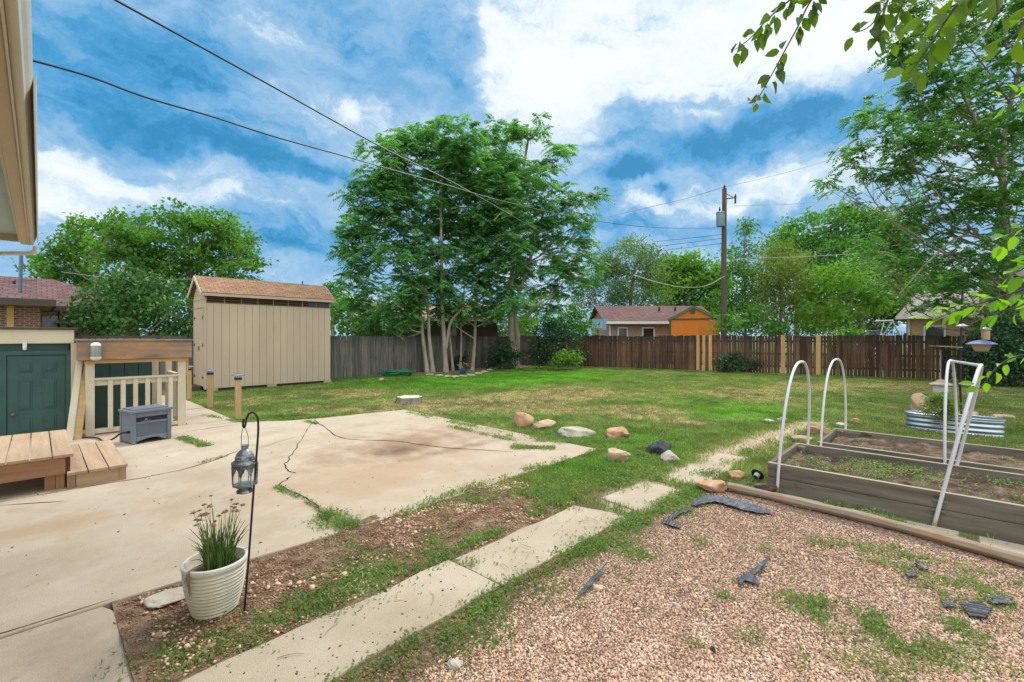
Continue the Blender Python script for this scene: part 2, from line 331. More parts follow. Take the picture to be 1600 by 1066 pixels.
MT.update(
 shed=mk('shed_paint', [(.3, (.49, .37, .265)), (.7, (.55, .42, .305))], scale=1.5, stretch=(1, 1, .25), rough=.7, bump=.2, bscale=50, fine=.06, rndvar=.04, stain=[((.34, .26, .18), 1.4, .62, .8, .35, (1, 1, .3))]),
 shedgroove=plain('shed_shadow_gap', (.27, .21, .15), .9),
 cream=mk('cream_paint', [(.3, (.56, .48, .34)), (.7, (.64, .56, .41))], scale=2, rough=.65, bump=.15, fine=.08, rndvar=.05, stain=[((.36, .28, .18), 3, .62, .8, .4)]),
 eave=mk('eave_paint', [(.3, (.50, .40, .28)), (.7, (.56, .455, .325))], scale=2, rough=.6, bump=.1, fine=.05),
 gutter=mk('gutter_paint', [(.3, (.60, .54, .43)), (.7, (.66, .60, .49))], scale=2, rough=.4, bump=.05, fine=.05, spec=.5),
 bluewood=mk('porch_ceiling_paint', [(.3, (.36, .47, .47)), (.7, (.42, .53, .52))], scale=2, rough=.6, bump=.1, fine=.06),
 teal=mk('green_paint', [(.3, (.028, .076, .066)), (.7, (.042, .098, .085))], scale=2.5, rough=.5, bump=.1, fine=.08, rndvar=.07, spec=.4),
 darktrim=plain('dark_trim', (.06, .042, .032), .6),
 shingle_shed=brickmat('shed_shingle', (.30, .165, .095), (.39, .23, .14), (.18, .10, .06), .26, .13, 'x', .012),
 shingle_brown=brickmat('brown_shingle', (.13, .072, .066), (.19, .105, .093), (.07, .04, .036), .32, .19, 'x', .014),
 shingle_y=brickmat('tan_shingle', (.30, .24, .21), (.37, .31, .27), (.2, .16, .14), .3, .2, 'y', .02),
 shingle_tan=brickmat('old_shingle', (.30, .20, .145), (.38, .26, .19), (.2, .13, .1), .5, .22, 'x', .02),
 brick_red=brickmat('red_brick', (.15, .055, .04), (.22, .085, .06), (.32, .26, .2), .21, .075, 'wall', .012),
 brick_pale=brickmat('pale_brick', (.30, .19, .15), (.38, .25, .2), (.36, .3, .26), .21, .075, 'wall', .01),
 brick_tan=brickmat('tan_brick', (.44, .28, .15), (.52, .34, .19), (.46, .36, .25), .25, .08, 'wall', .01),
 brown_wall=plain('dark_brown_wall', (.045, .026, .022), .8),
 orange=mk('orange_paint', [(.3, (.62, .17, .02)), (.7, (.70, .21, .03))], scale=1.5, rough=.7, bump=.1, fine=.07),
 greentrim=plain('green_trim', (.03, .09, .055), .6),
 white=plain('white_paint', (.72, .70, .66), .55),
 glass=plain('dark_window_glass', (.02, .025, .03), .12, spec=.8),
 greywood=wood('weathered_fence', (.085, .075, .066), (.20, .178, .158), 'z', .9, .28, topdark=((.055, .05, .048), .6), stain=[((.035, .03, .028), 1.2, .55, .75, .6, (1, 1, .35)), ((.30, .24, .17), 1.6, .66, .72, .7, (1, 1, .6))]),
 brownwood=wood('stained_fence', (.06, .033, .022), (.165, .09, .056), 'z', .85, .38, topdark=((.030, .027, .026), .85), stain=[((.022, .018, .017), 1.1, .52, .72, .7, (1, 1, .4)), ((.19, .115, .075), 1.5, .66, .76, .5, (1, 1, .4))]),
 newwood=wood('new_picket', (.46, .27, .12), (.58, .36, .18), 'z', .75, .1),
 postwood=wood('post_pine', (.45, .29, .13), (.58, .40, .20), 'z', .75, .08),
 deckwood=wood('deck_board', (.40, .26, .155), (.55, .38, .24), 'y', .8, .13, stain=[((.25, .15, .09), 5, .62, .75, .5, (1, .2, 1))]),
 deckx=wood('deck_skirt', (.30, .145, .075), (.43, .235, .13), 'x', .8, .12),
 deckz=wood('deck_leg', (.36, .17, .085), (.46, .25, .13), 'z', .8, .12),
 stepx=wood('step_skirt', (.36, .25, .135), (.47, .34, .2), 'x', .8, .12),
 stepz=wood('step_leg', (.30, .19, .10), (.40, .27, .15), 'z', .8, .12),
 headerwood=wood('header_board', (.20, .13, .085), (.34, .235, .16), 'x', .7, .1, stain=[((.50, .26, .10), 2.6, .48, .66, .85, (.6, 1, 1.6)), ((.14, .085, .055), 3, .62, .8, .6, (.3, 1, 1))]),
 rawbeam=wood('raw_beam', (.44, .27, .10), (.55, .36, .16), 'x', .75, .1),
 bedwood=wood('bed_board', (.10, .083, .064), (.25, .21, .16), 'y', .85, .12, stain=[((.045, .03, .02), 3.5, .64, .70, .8, (2, .8, 1.6)), ((.24, .13, .055), 1.6, .6, .74, .5, (1, .6, 1))]),
 bedwoodx=wood('bed_end_board', (.11, .085, .06), (.26, .205, .145), 'x', .85, .12),
 bedtop=wood('bed_edge', (.34, .27, .19), (.46, .38, .28), 'y', .85, .12),
 timber=wood('landscape_timber', (.24, .17, .115), (.40, .30, .21), 'y', .9, .1, stain=[((.34, .16, .06), 1.4, .55, .7, .7, (1, 1, 1))]),
 pvc=plain('white_pvc', (.70, .69, .70), .35, fine=.04),
 pvcold=plain('scuffed_pvc_foot', (.48, .40, .24), .6),
 steel=plain('galvanized_steel', (.42, .47, .52), .34, metal=.85, fine=.1),
 strap=plain('pipe_strap', (.16, .26, .24), .5, metal=.4),
 resin=plain('grey_resin', (.155, .18, .215), .5, fine=.06),
 resin_dk=plain('dark_resin', (.012, .013, .015), .5),
 rubber=plain('black_rubber', (.012, .012, .013), .45),
 iron=plain('black_iron', (.012, .012, .013), .4, spec=.5),
 lanternmetal=mk('antique_metal', [(.3, (.06, .065, .07)), (.5, (.17, .18, .185)), (.7, (.45, .46, .46))], scale=22, rough=.4, metal=.5, fine=.3, fscale=60, bump=.5),
 ceramic=mk('cream_ceramic', [(.3, (.58, .53, .38)), (.7, (.66, .61, .46))], scale=5, rough=.25, bump=.05, fine=.06, spec=.6, stain=[((.36, .3, .17), 6, .6, .8, .4)]),
 ceramic_in=plain('white_glaze', (.68, .66, .6), .25, spec=.6),
 rock_tan=mk('sandstone', [(.3, (.36, .23, .14)), (.5, (.48, .33, .21)), (.7, (.56, .42, .29))], scale=5, detail=8, rough=.9, bump=.5, bscale=25, bdist=.01, fine=.2, stain=[((.10, .07, .045), 7, .58, .72, .5), ((.55, .48, .38), 11, .62, .72, .35)], fscale=50, spec=.15),
 rock_orange=mk('orange_sandstone', [(.3, (.36, .19, .095)), (.5, (.46, .265, .15)), (.7, (.54, .38, .25))], scale=5, detail=8, rough=.9, bump=.5, bscale=25, bdist=.01, fine=.2, stain=[((.10, .07, .045), 7, .58, .72, .5), ((.55, .48, .38), 11, .62, .72, .35)], fscale=50, spec=.15),
 rock_pale=mk('pale_stone', [(.3, (.34, .285, .22)), (.5, (.44, .38, .30)), (.7, (.52, .46, .38))], scale=6, detail=8, rough=.9, bump=.5, bscale=25, bdist=.01, fine=.2, stain=[((.10, .07, .045), 7, .58, .72, .5), ((.55, .48, .38), 11, .62, .72, .35)], fscale=50, spec=.15),
 rock_dark=mk('dark_stone', [(.3, (.025, .028, .032)), (.6, (.06, .065, .07)), (.8, (.14, .145, .15))], scale=7, detail=8, rough=.75, bump=.5, bscale=25, bdist=.01, fine=.2, stain=[((.10, .07, .045), 7, .58, .72, .5), ((.55, .48, .38), 11, .62, .72, .35)], fscale=50, spec=.3),
 rock_purple=mk('brown_stone', [(.3, (.08, .05, .045)), (.6, (.15, .095, .08)), (.8, (.24, .17, .14))], scale=7, detail=8, rough=.85, bump=.5, bscale=25, bdist=.01, fine=.2, stain=[((.10, .07, .045), 7, .58, .72, .5), ((.55, .48, .38), 11, .62, .72, .35)], fscale=50, spec=.2),
 stumptop=mk('stump_cut', [(.3, (.46, .40, .30)), (.7, (.60, .55, .45))], scale=9, rough=.9, bump=.4, fine=.25),
 bark=mk('grey_bark', [(.3, (.14, .11, .085)), (.5, (.24, .20, .16)), (.7, (.33, .29, .24))], scale=9, stretch=(1, 1, .3), detail=8, rough=.9, bump=.7, bscale=22, bdist=.015, fine=.2, fscale=40, spec=.1),
 barkpale=mk('pale_bark', [(.3, (.24, .195, .15)), (.5, (.35, .295, .235)), (.7, (.43, .375, .31))], scale=8, stretch=(1, 1, .3), detail=8, rough=.9, bump=.5, bscale=20, bdist=.01, fine=.15, fscale=40, spec=.1),
 twig=plain('dark_twig', (.06, .045, .035), .8),
 plastic_black=plain('landscape_fabric', (.016, .019, .024), .42, spec=.5, fine=.3),
 plastic_grey=mk('weathered_fabric', [(.3, (.018, .022, .03)), (.5, (.05, .06, .078)), (.7, (.15, .175, .2))], scale=9, stretch=(1.0, 3.0, 1), rough=.5, bump=.6, bscale=30, bdist=.01, fine=.25),
 polewood=wood('utility_pole_wood', (.095, .068, .052), (.17, .125, .098), 'z', .9, .1),
 xfmr=plain('transformer_steel', (.20, .30, .36), .45, metal=.2),
 wire=plain('black_cable', (.012, .013, .02), .5),
 wirepale=plain('aluminium_cable', (.42, .41, .38), .5),
 hosegreen=plain('green_vinyl', (.012, .16, .065), .35),
 bluepot=plain('blue_glaze', (.03, .09, .16), .25),
 feederroof=plain('blue_roof_plastic', (.10, .13, .30), .4),
 seed=plain('birdseed', (.45, .30, .16), .8),
 clearplastic=plain('milky_plastic', (.52, .55, .50), .3),
 feedergrey=plain('grey_tube', (.28, .33, .30), .3, metal=.3),
 copper=plain('copper_roof', (.36, .22, .16), .5),
 tanwall=plain('tan_wall', (.42, .31, .2), .8),
 tealwall=plain('pale_teal_wall', (.30, .42, .42), .7),
 carblue=plain('dark_blue_paint', (.02, .028, .05), .25),
 backboard=plain('blue_backboard', (.20, .34, .52), .4),
 aframe=plain('pale_tube_steel', (.50, .50, .47), .4, metal=.2),
 woodred=wood('red_fence', (.12, .05, .035), (.2, .09, .06), 'z', .9, .2),
 shedgrey=plain('grey_shed_roof', (.13, .15, .19), .6),
)
LM = dict(
 ail=leafmat('ailanthus_leaf', (.045, .14, .058), (.19, .40, .14), .45, .5, (1.5, 1.7, .5)),
 ail2=leafmat('locust_leaf', (.04, .12, .035), (.15, .32, .075), .45, .5, (1.5, 1.7, .5)),
 cotton=leafmat('cottonwood_leaf', (.04, .12, .018), (.17, .36, .055), .38),
 bright=leafmat('bright_leaf', (.07, .17, .018), (.21, .42, .055), .42),
 mid=leafmat('mid_leaf', (.04, .125, .018), (.14, .33, .055), .38),
 shrub=leafmat('shrub_leaf', (.022, .08, .02), (.095, .22, .05), .25, .4),
 dark=leafmat('dark_shrub_leaf', (.012, .042, .018), (.045, .115, .042), .22, .42),
 elm=leafmat('elm_leaf', (.06, .125, .045), (.17, .28, .095), .4),
 willow=leafmat('willow_leaf', (.10, .155, .03), (.26, .34, .08), .38),
 cherry=leafmat('cherry_leaf', (.03, .065, .022), (.13, .22, .03), .55, .4, (2.1, 2.1, .35)),
 cherry2=leafmat('young_cherry_leaf', (.11, .26, .02), (.22, .42, .04), .5, .4, (1.8, 1.9, .4)),
 weed=leafmat('weed_leaf', (.05, .12, .03), (.30, .40, .11), .4),
 chive=leafmat('chive_leaf', (.06, .13, .025), (.19, .30, .07), .25),
 dry=leafmat('dry_petal', (.30, .2, .12), (.52, .36, .26), .3),
)
# ================================================================ camera, sky, sun
cam = bpy.data.cameras.new('camera'); co = bpy.data.objects.new('camera', cam); COL.objects.link(co); SC.camera = co
cam.sensor_width = 36; cam.lens = 36*FP/1600; cam.clip_start = .05; cam.clip_end = 3000
co.location = (0, 0, H); co.rotation_euler = (math.pi/2, 0, math.atan2(FW[1], FW[0])-math.pi/2)
cam.shift_y = -(HY-533)/1600*-1.0
SUNV = FW+RT*.75; SUNV = SUNV/np.linalg.norm(SUNV)
SEL = math.radians(50); SAZ = math.atan2(SUNV[0], SUNV[1])     # azimuth clockwise from +Y
sd = Vector((math.sin(SAZ)*math.cos(SEL), math.cos(SAZ)*math.cos(SEL), math.sin(SEL)))
sl = bpy.data.lights.new('sun', 'SUN'); sl.energy = 2.1; sl.angle = math.radians(16); sl.color = (1, .95, .87)
so = bpy.data.objects.new('sun', sl); COL.objects.link(so); so.rotation_euler = sd.to_track_quat('Z', 'Y').to_euler()
w = bpy.data.worlds.new('World'); SC.world = w; w.use_nodes = True
t = NT(w.node_tree); t.N.clear()
wo = t.n('ShaderNodeOutputWorld'); bg = t.n('ShaderNodeBackground'); t.L.new(bg.outputs[0], wo.inputs[0]); bg.inputs[1].default_value = .1
sky = t.n('ShaderNodeTexSky', sky_type='NISHITA'); sky.sun_disc = False; sky.sun_elevation = SEL; sky.sun_rotation = SAZ
D0 = t.n('ShaderNodeTexCoord').outputs['Generated']
D0 = t.vm('NORMALIZE', D0)
def cnoise(vec, sc, det=6, ro=.55):
    x = t.n('ShaderNodeTexNoise'); t.L.new(vec, x.inputs['Vector']); x.inputs['Scale'].default_value = sc; x.inputs['Detail'].default_value = det; x.inputs['Roughness'].default_value = ro
    return x
wn = t.vm('SUBTRACT', cnoise(D0, 5, 7, .6).outputs['Color'], (.5, .5, .5))
DW = t.vm('ADD', D0, t.vm('SCALE', wn, .16))
wn2 = t.vm('SUBTRACT', cnoise(D0, 16, 6, .6).outputs['Color'], (.5, .5, .5))
DW = t.vm('ADD', DW, t.vm('SCALE', wn2, .05))
def skyblob(px, py, sx, sy, amp, rot=0):
    c = FW+RT*((px-800)/FP)+UPV*((HY-py)/FP); L = np.linalg.norm(c); c = c/L
    r = np.cross(c, UPV); r /= np.linalg.norm(r); u = np.cross(r, c)
    if rot:
        a = math.radians(rot); r, u = r*math.cos(a)+u*math.sin(a), -r*math.sin(a)+u*math.cos(a)
    k = FP*L
    a = t.vm('DOT_PRODUCT', DW, tuple(r*k/sx), 1); b = t.vm('DOT_PRODUCT', DW, tuple(u*k/sy), 1); g = t.vm('DOT_PRODUCT', D0, tuple(c), 1)
    # vector in blob units relative to its centre (r and u are normal to c)
    q = t.math('ADD', t.math('MULTIPLY', a, a), t.math('MULTIPLY', b, b))
    e = t.math('POWER', 2.718, t.math('MULTIPLY', q, -1.0))
    e = t.math('MULTIPLY', e, t.math('MULTIPLY', g, 3.0, True))
    return t.math('MULTIPLY', e, amp)
wv = None
BL = [(330, 120, 360, 120, -.11), (600, 330, 260, 90, -.08), (480, 380, 160, 40, -.08), (1080, 30, 330, 100, .44), (860, 130, 110, 150, .34), (1330, 60, 160, 110, .36), (1000, 120, 120, 50, .12),
      (1140, 210, 170, 30, -.46), (1260, 190, 150, 42, -.32), (960, 180, 60, 22, -.2), (1000, 195, 60, 25, -.2),
      (1180, 285, 260, 32, .26), (980, 268, 40, 14, -.75), (1042, 298, 24, 15, -.7), (955, 300, 24, 22, -.35), (1000, 315, 40, 20, .25),
      (772, 90, 20, 80, .3), (1320, 420, 300, 60, .1), (1240, 325, 50, 8, -.3),
      (330, 236, 210, 20, -.32, -6), (440, 250, 150, 14, -.24, -12), (150, 130, 140, 80, -.14), (300, 110, 130, 60, -.22), (640, 60, 120, 80, -.30), (725, 150, 40, 70, -.3), (470, 110, 60, 60, .05),
      (105, 262, 50, 22, .5), (190, 300, 60, 18, .34), (140, 335, 70, 16, .2), (70, 230, 50, 16, .3), (290, 270, 60, 16, .25), (350, 320, 70, 20, .28), (560, 180, 18, 22, .35), (80, 320, 50, 30, .25), (300, 20, 80, 20, .12), (500, 170, 60, 20, .12), (440, 45, 60, 30, .12),
      (450, 350, 140, 16, -.1), (460, 385, 120, 12, -.25), (430, 330, 90, 10, .15), (500, 300, 60, 10, .12), (440, 420, 100, 14, .1), (1080, 350, 120, 26, -.22), (900, 400, 60, 60, .1)]
for bl in BL:
    k = skyblob(*bl); wv = k if wv is None else t.math('ADD', wv, k)
SD = t.vm('MULTIPLY', DW, (1, 1, 2.6))
n1 = cnoise(SD, 3.2, 10, .62).outputs['Fac']; n2 = cnoise(SD, 11, 9, .66).outputs['Fac']
wv = t.math('ADD', t.math('ADD', wv, .475), t.math('ADD', t.math('MULTIPLY', t.math('SUBTRACT', n1, .5), .95), t.math('MULTIPLY', t.math('SUBTRACT', n2, .5), .8)))
bil = cnoise(t.vm('ADD', SD, (3.1, 1.7, .4)), 5.5, 10, .68).outputs['Fac']
wv = t.math('SUBTRACT', wv, t.math('MULTIPLY', t.math('MAXIMUM', t.math('SUBTRACT', bil, .52), 0.0), 1.5))
wv = t.math('ADD', wv, .03)
crgb = t.ramp(wv, [(0, (.03, .21, .42)), (.14, (.06, .28, .53)), (.34, (.17, .37, .59)), (.54, (.29, .46, .64)), (.68, (.51, .63, .72)), (.80, (.66, .735, .785)), (1.0, (.745, .775, .79))])
sep = t.n('ShaderNodeSeparateXYZ'); t.L.new(D0, sep.inputs[0])
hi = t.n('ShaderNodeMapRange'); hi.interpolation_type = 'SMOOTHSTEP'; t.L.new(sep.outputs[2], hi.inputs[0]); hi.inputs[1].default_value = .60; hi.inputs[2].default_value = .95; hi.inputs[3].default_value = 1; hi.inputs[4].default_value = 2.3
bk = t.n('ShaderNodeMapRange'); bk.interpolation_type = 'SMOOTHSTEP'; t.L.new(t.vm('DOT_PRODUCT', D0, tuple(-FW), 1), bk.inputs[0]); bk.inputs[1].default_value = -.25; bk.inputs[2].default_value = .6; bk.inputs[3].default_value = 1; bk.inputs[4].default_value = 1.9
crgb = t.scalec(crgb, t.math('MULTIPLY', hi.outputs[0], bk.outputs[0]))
# sky overhead and behind, out of view, brightened and whitened as added fill light
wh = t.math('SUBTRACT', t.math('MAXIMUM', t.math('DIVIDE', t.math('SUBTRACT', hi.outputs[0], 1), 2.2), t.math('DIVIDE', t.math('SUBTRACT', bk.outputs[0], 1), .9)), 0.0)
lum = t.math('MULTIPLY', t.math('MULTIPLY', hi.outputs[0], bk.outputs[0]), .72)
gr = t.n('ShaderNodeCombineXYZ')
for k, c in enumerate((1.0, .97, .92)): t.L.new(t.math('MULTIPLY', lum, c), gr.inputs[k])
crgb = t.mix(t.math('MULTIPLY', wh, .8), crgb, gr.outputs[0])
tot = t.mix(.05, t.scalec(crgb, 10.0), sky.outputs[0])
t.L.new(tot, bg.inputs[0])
SC.view_settings.view_transform = 'Standard'; SC.view_settings.look = 'None'; SC.view_settings.exposure = .40; SC.view_settings.gamma = 1
SC.cycles.max_bounces = 6; SC.cycles.diffuse_bounces = 3; SC.cycles.glossy_bounces = 2; SC.cycles.transmission_bounces = 4; SC.cycles.transparent_max_bounces = 12; SC.cycles.use_denoising = True
# ================================================================ ground and paving
def struct(o): o['kind'] = 'structure'; return o
g = MB(); g.add([(-900, -900, -.03), (900, -900, -.03), (900, 900, -.03), (-900, 900, -.03)], [(0, 1, 2, 3)])
struct(g.build('ground', MT['field']))
LUSH = [(G(700, 596), 2.6), (G(760, 592), 3), (G(840, 588), 2.4), (G(915, 585), 1.6), (G(600, 601), 2), (G(1130, 645), 1.0), (G(1170, 640), .9), (G(1000, 690), .7), (G(920, 730), .6)]
VIVID = [(G(720, 593), 1.6), (G(775, 590), 1.9), (G(840, 588), 1.9), (G(900, 585), 1.2)]
DRY = [(G(730, 633), 1.3), (G(680, 632), .7), (G(850, 620), 1.6), (G(900, 612), 1.6), (G(790, 640), .6), (G(960, 640), .6), (G(1040, 640), .6), (G(1000, 650), .5), (G(580, 640), .9), (G(480, 640), .7), (G(860, 640), .6), (G(1180, 618), 1.5), (G(1250, 605), 1.3), (G(1080, 660), .4),
       (G(1420, 605), 1.4), (G(1390, 637), .5), (G(1540, 645), .6), (G(1590, 655), .6), (G(560, 612), 1), (G(1240, 668), .35), (G(1215, 680), .35), (G(1180, 692), .35), (G(1480, 610), 1.2), (G(1090, 720), .2)]
PATHLINE = [G(1270, 662), G(1230, 676), G(1180, 692), G(1130, 712), G(1080, 735), G(1030, 760), G(985, 788)]
def segdist(x, y, pts):
    d = np.full(np.shape(x), 1e9)
    for a, b in zip(pts[:-1], pts[1:]):
        ax, ay = a[0], a[1]; bx, by = b[0]-ax, b[1]-ay
        tt = np.clip(((x-ax)*bx+(y-ay)*by)/(bx*bx+by*by), 0, 1); d = np.minimum(d, np.hypot(x-ax-tt*bx, y-ay-tt*by))
    return d
def lawnfield(x, y):
    """colour and cover (0 bare .. 1 thick) of the turf at a place"""
    x = np.asarray(x, float); y = np.asarray(y, float)
    n = fbm(x, y, .55, 3); n2 = fbm(x, y, 2.2, 8); n3 = fbm(x, y, 6., 11, 2)
    ang = math.radians(0)
    def blobs(L, k=1.0):
        s = 0
        for p, r in L:
            # patches lie elongated along the fence lines
            dx, dy = x-p[0], y-p[1]; s = s+np.exp(-(dx*dx+dy*dy)/(r*r)*k)
        return np.clip(s, 0, 1)
    lush = blobs(LUSH); dry = blobs(DRY); viv = blobs(VIVID)
    dry = np.clip(dry*1.35+(n-.44)*1.9+(n2-.5)*1.7-lush*.7-viv*.7, 0, 1)
    path = np.clip(1.25-segdist(x+(n2-.5)*.25, y+(n3-.5)*.25, PATHLINE)/.36, 0, 1)
    bare = np.clip((dry-.55)*1.5+(n3-.5)*1.5, 0, 1)*.8; bare = np.maximum(bare, path*1.15)
    cA = np.array([.19, .275, .075]); cV = np.array([.165, .40, .035]); cL = np.array([.165, .33, .05]); cD = np.array([.34, .31, .14]); cB = np.array([.37, .25, .14])
    cB = np.where(path[..., None] > .25, np.array([.42, .315, .205])*(.8+.4*n3[..., None]), cB)
    near = (y < 2.92) & (x < 5.75); bare = np.where(near, 1.0, bare); cB = np.where((near & (path < .3))[..., None], np.array([.21, .145, .085])*(.6+.8*n3[..., None]), cB)
    c = cA*np.ones(x.shape+(1,)); e = lambda m: m[..., None]
    c = c*(1-e(lush))+cL*e(lush); c = c*(1-e(dry)*.85)+cD*e(dry)*.85
    c = c*(1-e(viv))+cV*e(viv)
    blade = c*(.55+.9*e(fbm(x, y, 1.5, 51, 4)))*(.7+.6*e(n3))
    soil = blade*.8*(1-e(bare))+cB*e(bare)
    return blade, np.clip(1-bare*.8, 0, 1), soil
def grid(x0, x1, y0, y1, st, zf):
    xs = np.arange(x0, x1+st/2, st); ys = np.arange(y0, y1+st/2, st); X, Y = np.meshgrid(xs, ys)
    v = np.stack([X.ravel(), Y.ravel(), zf(X.ravel(), Y.ravel())], 1); nx = len(xs); i = np.arange(len(ys)-1)[:, None]*nx+np.arange(nx-1)[None]
    i = i.ravel(); return v, np.stack([i, i+1, i+nx+1, i+nx], 1)
v, fcs = grid(-4, 28, -9, 19.4, .1, lambda x, y: (fbm(x, y, .8, 5)-.5)*.03-.006-.06*(((x < 5.7) & (y < 2.05)) | ((x > .3) & (x < 3.7) & (y > 2.8) & (y < 4.05))))
_, _, sc_ = lawnfield(v[:, 0], v[:, 1])
lo = npobj('lawn', v, fcs, MT['lawn'], col=sc_, smooth=True); struct(lo)
# concrete: patio, walkway, garden path, corner slab --------------------------------
def wob(poly, seed, amp=.03, st=.25):
    """polygon edges broken up by a slow wobble"""
    out = []; r = np.random.default_rng(seed)
    for a, b in zip(poly, poly[1:]+poly[:1]):
        a = np.array(a, float); b = np.array(b, float); n = max(2, int(np.linalg.norm(b-a)/st))
        nrm = np.array([-(b-a)[1], (b-a)[0]])/max(1e-6, np.linalg.norm(b-a))
        for k in range(n): 
            q = a+(b-a)*k/n
            out.append(tuple(q+nrm*(r.random()-.5)*amp*(1 if k else .3)))
    return out
def slabpoly(name, poly, z1, mat, z0=-.12, seed=1, amp=.02):
    m = MB(); m.prism(wob(poly, seed, amp), z0, z1); o = m.build(name, mat, bevel=.012); struct(o); return o
PATIO = [(-4.0, 4.06), (1.1, 4.0), (2.25, 3.92), (4.0, 3.93), (6.08, 3.95), (6.1, 6.4), (6.12, 9.45), (5.3, 9.6), (4.3, 9.75), (3.6, 10.0), (2.9, 10.55), (2.88, 16.9), (1.75, 16.9), (1.7, 12.6), (-4, 12.6)]
patio = slabpoly('patio', PATIO, .02, MT['concrete'], seed=2)
corner_slab = slabpoly('corner_slab', [(-4, -1.5), (.33, -1.5), (.36, 2.9), (.38, 3.8), (.3, 4.02), (-4, 4.03)], .008, MT['concrete'], seed=5)
PATHS = [[(-.6, 2.27), (2.27, 2.29), (2.25, 2.84), (-.6, 2.82)], [(2.30, 2.29), (3.98, 2.26), (4.02, 2.42), (3.9, 2.83), (2.28, 2.84)], [(4.22, 2.2), (5.15, 2.22), (5.2, 2.7), (4.3, 2.76)], [(5.5, 2.12), (7.2, 2.1), (7.2, 2.5), (5.55, 2.62)]]
for i, pl in enumerate(PATHS):
    slabpoly('path', pl, [.022, .012, .006, .001][i], MT['concrete2'], seed=20+i, amp=.035)
for i, (pts) in enumerate([[(5.55, .95), (5.8, .95), (5.8, 1.3), (5.52, 1.3)], [(5.5, .42), (5.8, .42), (5.8, .8), (5.5, .8)], [(5.45, -.05), (5.78, -.08), (5.78, .3), (5.47, .3)], [(5.42, -.62), (5.78, -.62), (5.78, -.2), (5.42, -.2)]]):
    slabpoly('stepping_slab', pts, .018, MT['concrete2'], seed=40+i, amp=.02)
# cracks and joints: dirt-filled grooves lying on the slab
def crackline(pts, wd, z, seed, jit=.02, n=5):
    r = np.random.default_rng(seed); p = smoothpts(pts, n); p = np.array(p)[:, :2]
    p[1:-1] += r.normal(size=(len(p)-2, 2))*jit
    d = np.gradient(p, axis=0); nr = np.stack([-d[:, 1], d[:, 0]], 1); nr /= np.linalg.norm(nr, axis=1)[:, None]+1e-9
    ww = wd*(.4+.9*r.random(len(p)))[:, None]; ww[0] *= .3; ww[-1] *= .3
    v = np.concatenate([np.c_[p+nr*ww/2, np.full(len(p), z)], np.c_[p-nr*ww/2, np.full(len(p), z)]]); m = len(p); i = np.arange(m-1)
    return v, np.stack([i, i+1, i+m+1, i+m], 1)
CR = [([(496, 652), (480, 672), (462, 700), (448, 724)], .010), ([(100, 783), (0, 790)], .012), ([(195, 752), (300, 730), (372, 705)], .016), ([(490, 655), (512, 672), (540, 686), (620, 690), (700, 700), (800, 706)], .018),
      ([(380, 662), (310, 672), (285, 676)], .012), ([(455, 745), (438, 758), (470, 775), (500, 795), (512, 820)], .02), ([(462, 740), (447, 733), (445, 725), (452, 720)], .012),
      ([(400, 702), (460, 684), (520, 676)], .006), ([(560, 640), (500, 655)], .01)]
for i, (pp, wd) in enumerate(CR):
    q = [G(a, b, .02) for a, b in pp]; q = [np.array([a[0], a[1], 0]) for a in q]
    v, fcs = crackline(q, wd*1.3, .0235, 60+i, .013); npobj('crack', v, fcs, MT['crack'], parent=patio)
for i, pts in enumerate([[(-1.2, 4.062), (.36, 4.045)], [(2.88, 10.55), (1.7, 10.62)], [(2.88, 13.2), (1.75, 13.2)], [(-1, 7.25), (.2, 7.28), (.9, 7.25)]]):
    v, fcs = crackline([np.array([a, b, 0]) for a, b in pts], .012, .0235, 80+i, .004, 8); npobj('joint', v, fcs, MT['crack'], parent=patio)
# planting strip between patio and path: mulch sheet; gravel sheet
v, fcs = grid(.345, 4.4, 2.7, 4.1, .04, lambda x, y: .004+(fbm(x, y, 3, 21)-.5)*.06+.02*np.exp(-((y-3.45)/.4)**2)-.12*np.clip((x-3.55-(fbm(x, y, 3, 77)-.5)*1.2)/.5, 0, 1))
struct(npobj('planting_strip', v, fcs, MT['mulch'], smooth=True))
v, fcs = grid(.3, 5.75, -6.0, 2.15, .05, lambda x, y: .004+(fbm(x, y, 2, 31)-.5)*.03)
def gr_edge(x): return 2.12+.07*np.sin(x*3.1)
keep = (v[:, 1] < gr_edge(v[:, 0])+.1)
struct(npobj('gravel_bed', v, fcs, MT['gravelbase'], smooth=True))
# ================================================================ our house: the porch eave over the camera's left
hs = thing('house', 'beige house eave with cream gutter at the left edge, over the patio', 'house', (-.1, 3, 0))
zE = 2.70
e0 = P(47, 0, (zE-H)*FP/526); e1 = P(58, 386, (zE-H)*FP/140)
ed = e1-e0; ed[2] = 0; L = np.linalg.norm(ed); ed /= L; en = np.array([-ed[1], ed[0], 0])   # en points away from the yard (to -x)
if en[0] > 0: en = -en
e0 = e0-ed*3.0; L += 3.0; e0[2] = 0
def ebox(m, a0, a1, n0, n1, z0, z1):
    q = [e0+ed*a0+en*n0, e0+ed*a1+en*n0, e0+ed*a1+en*n1, e0+ed*a0+en*n1]
    m.prism([(p[0], p[1]) for p in q], z0, z1)
m = MB(); ebox(m, 0, L, .060, .115, zE+.012, zE+.24); m.build('beam', MT['eave'], hs, bevel=.004)
m = MB(); ebox(m, 0, L, .052, .0595, zE+.002, zE+.27); m.build('fascia', MT['gutter'], hs, bevel=.002)
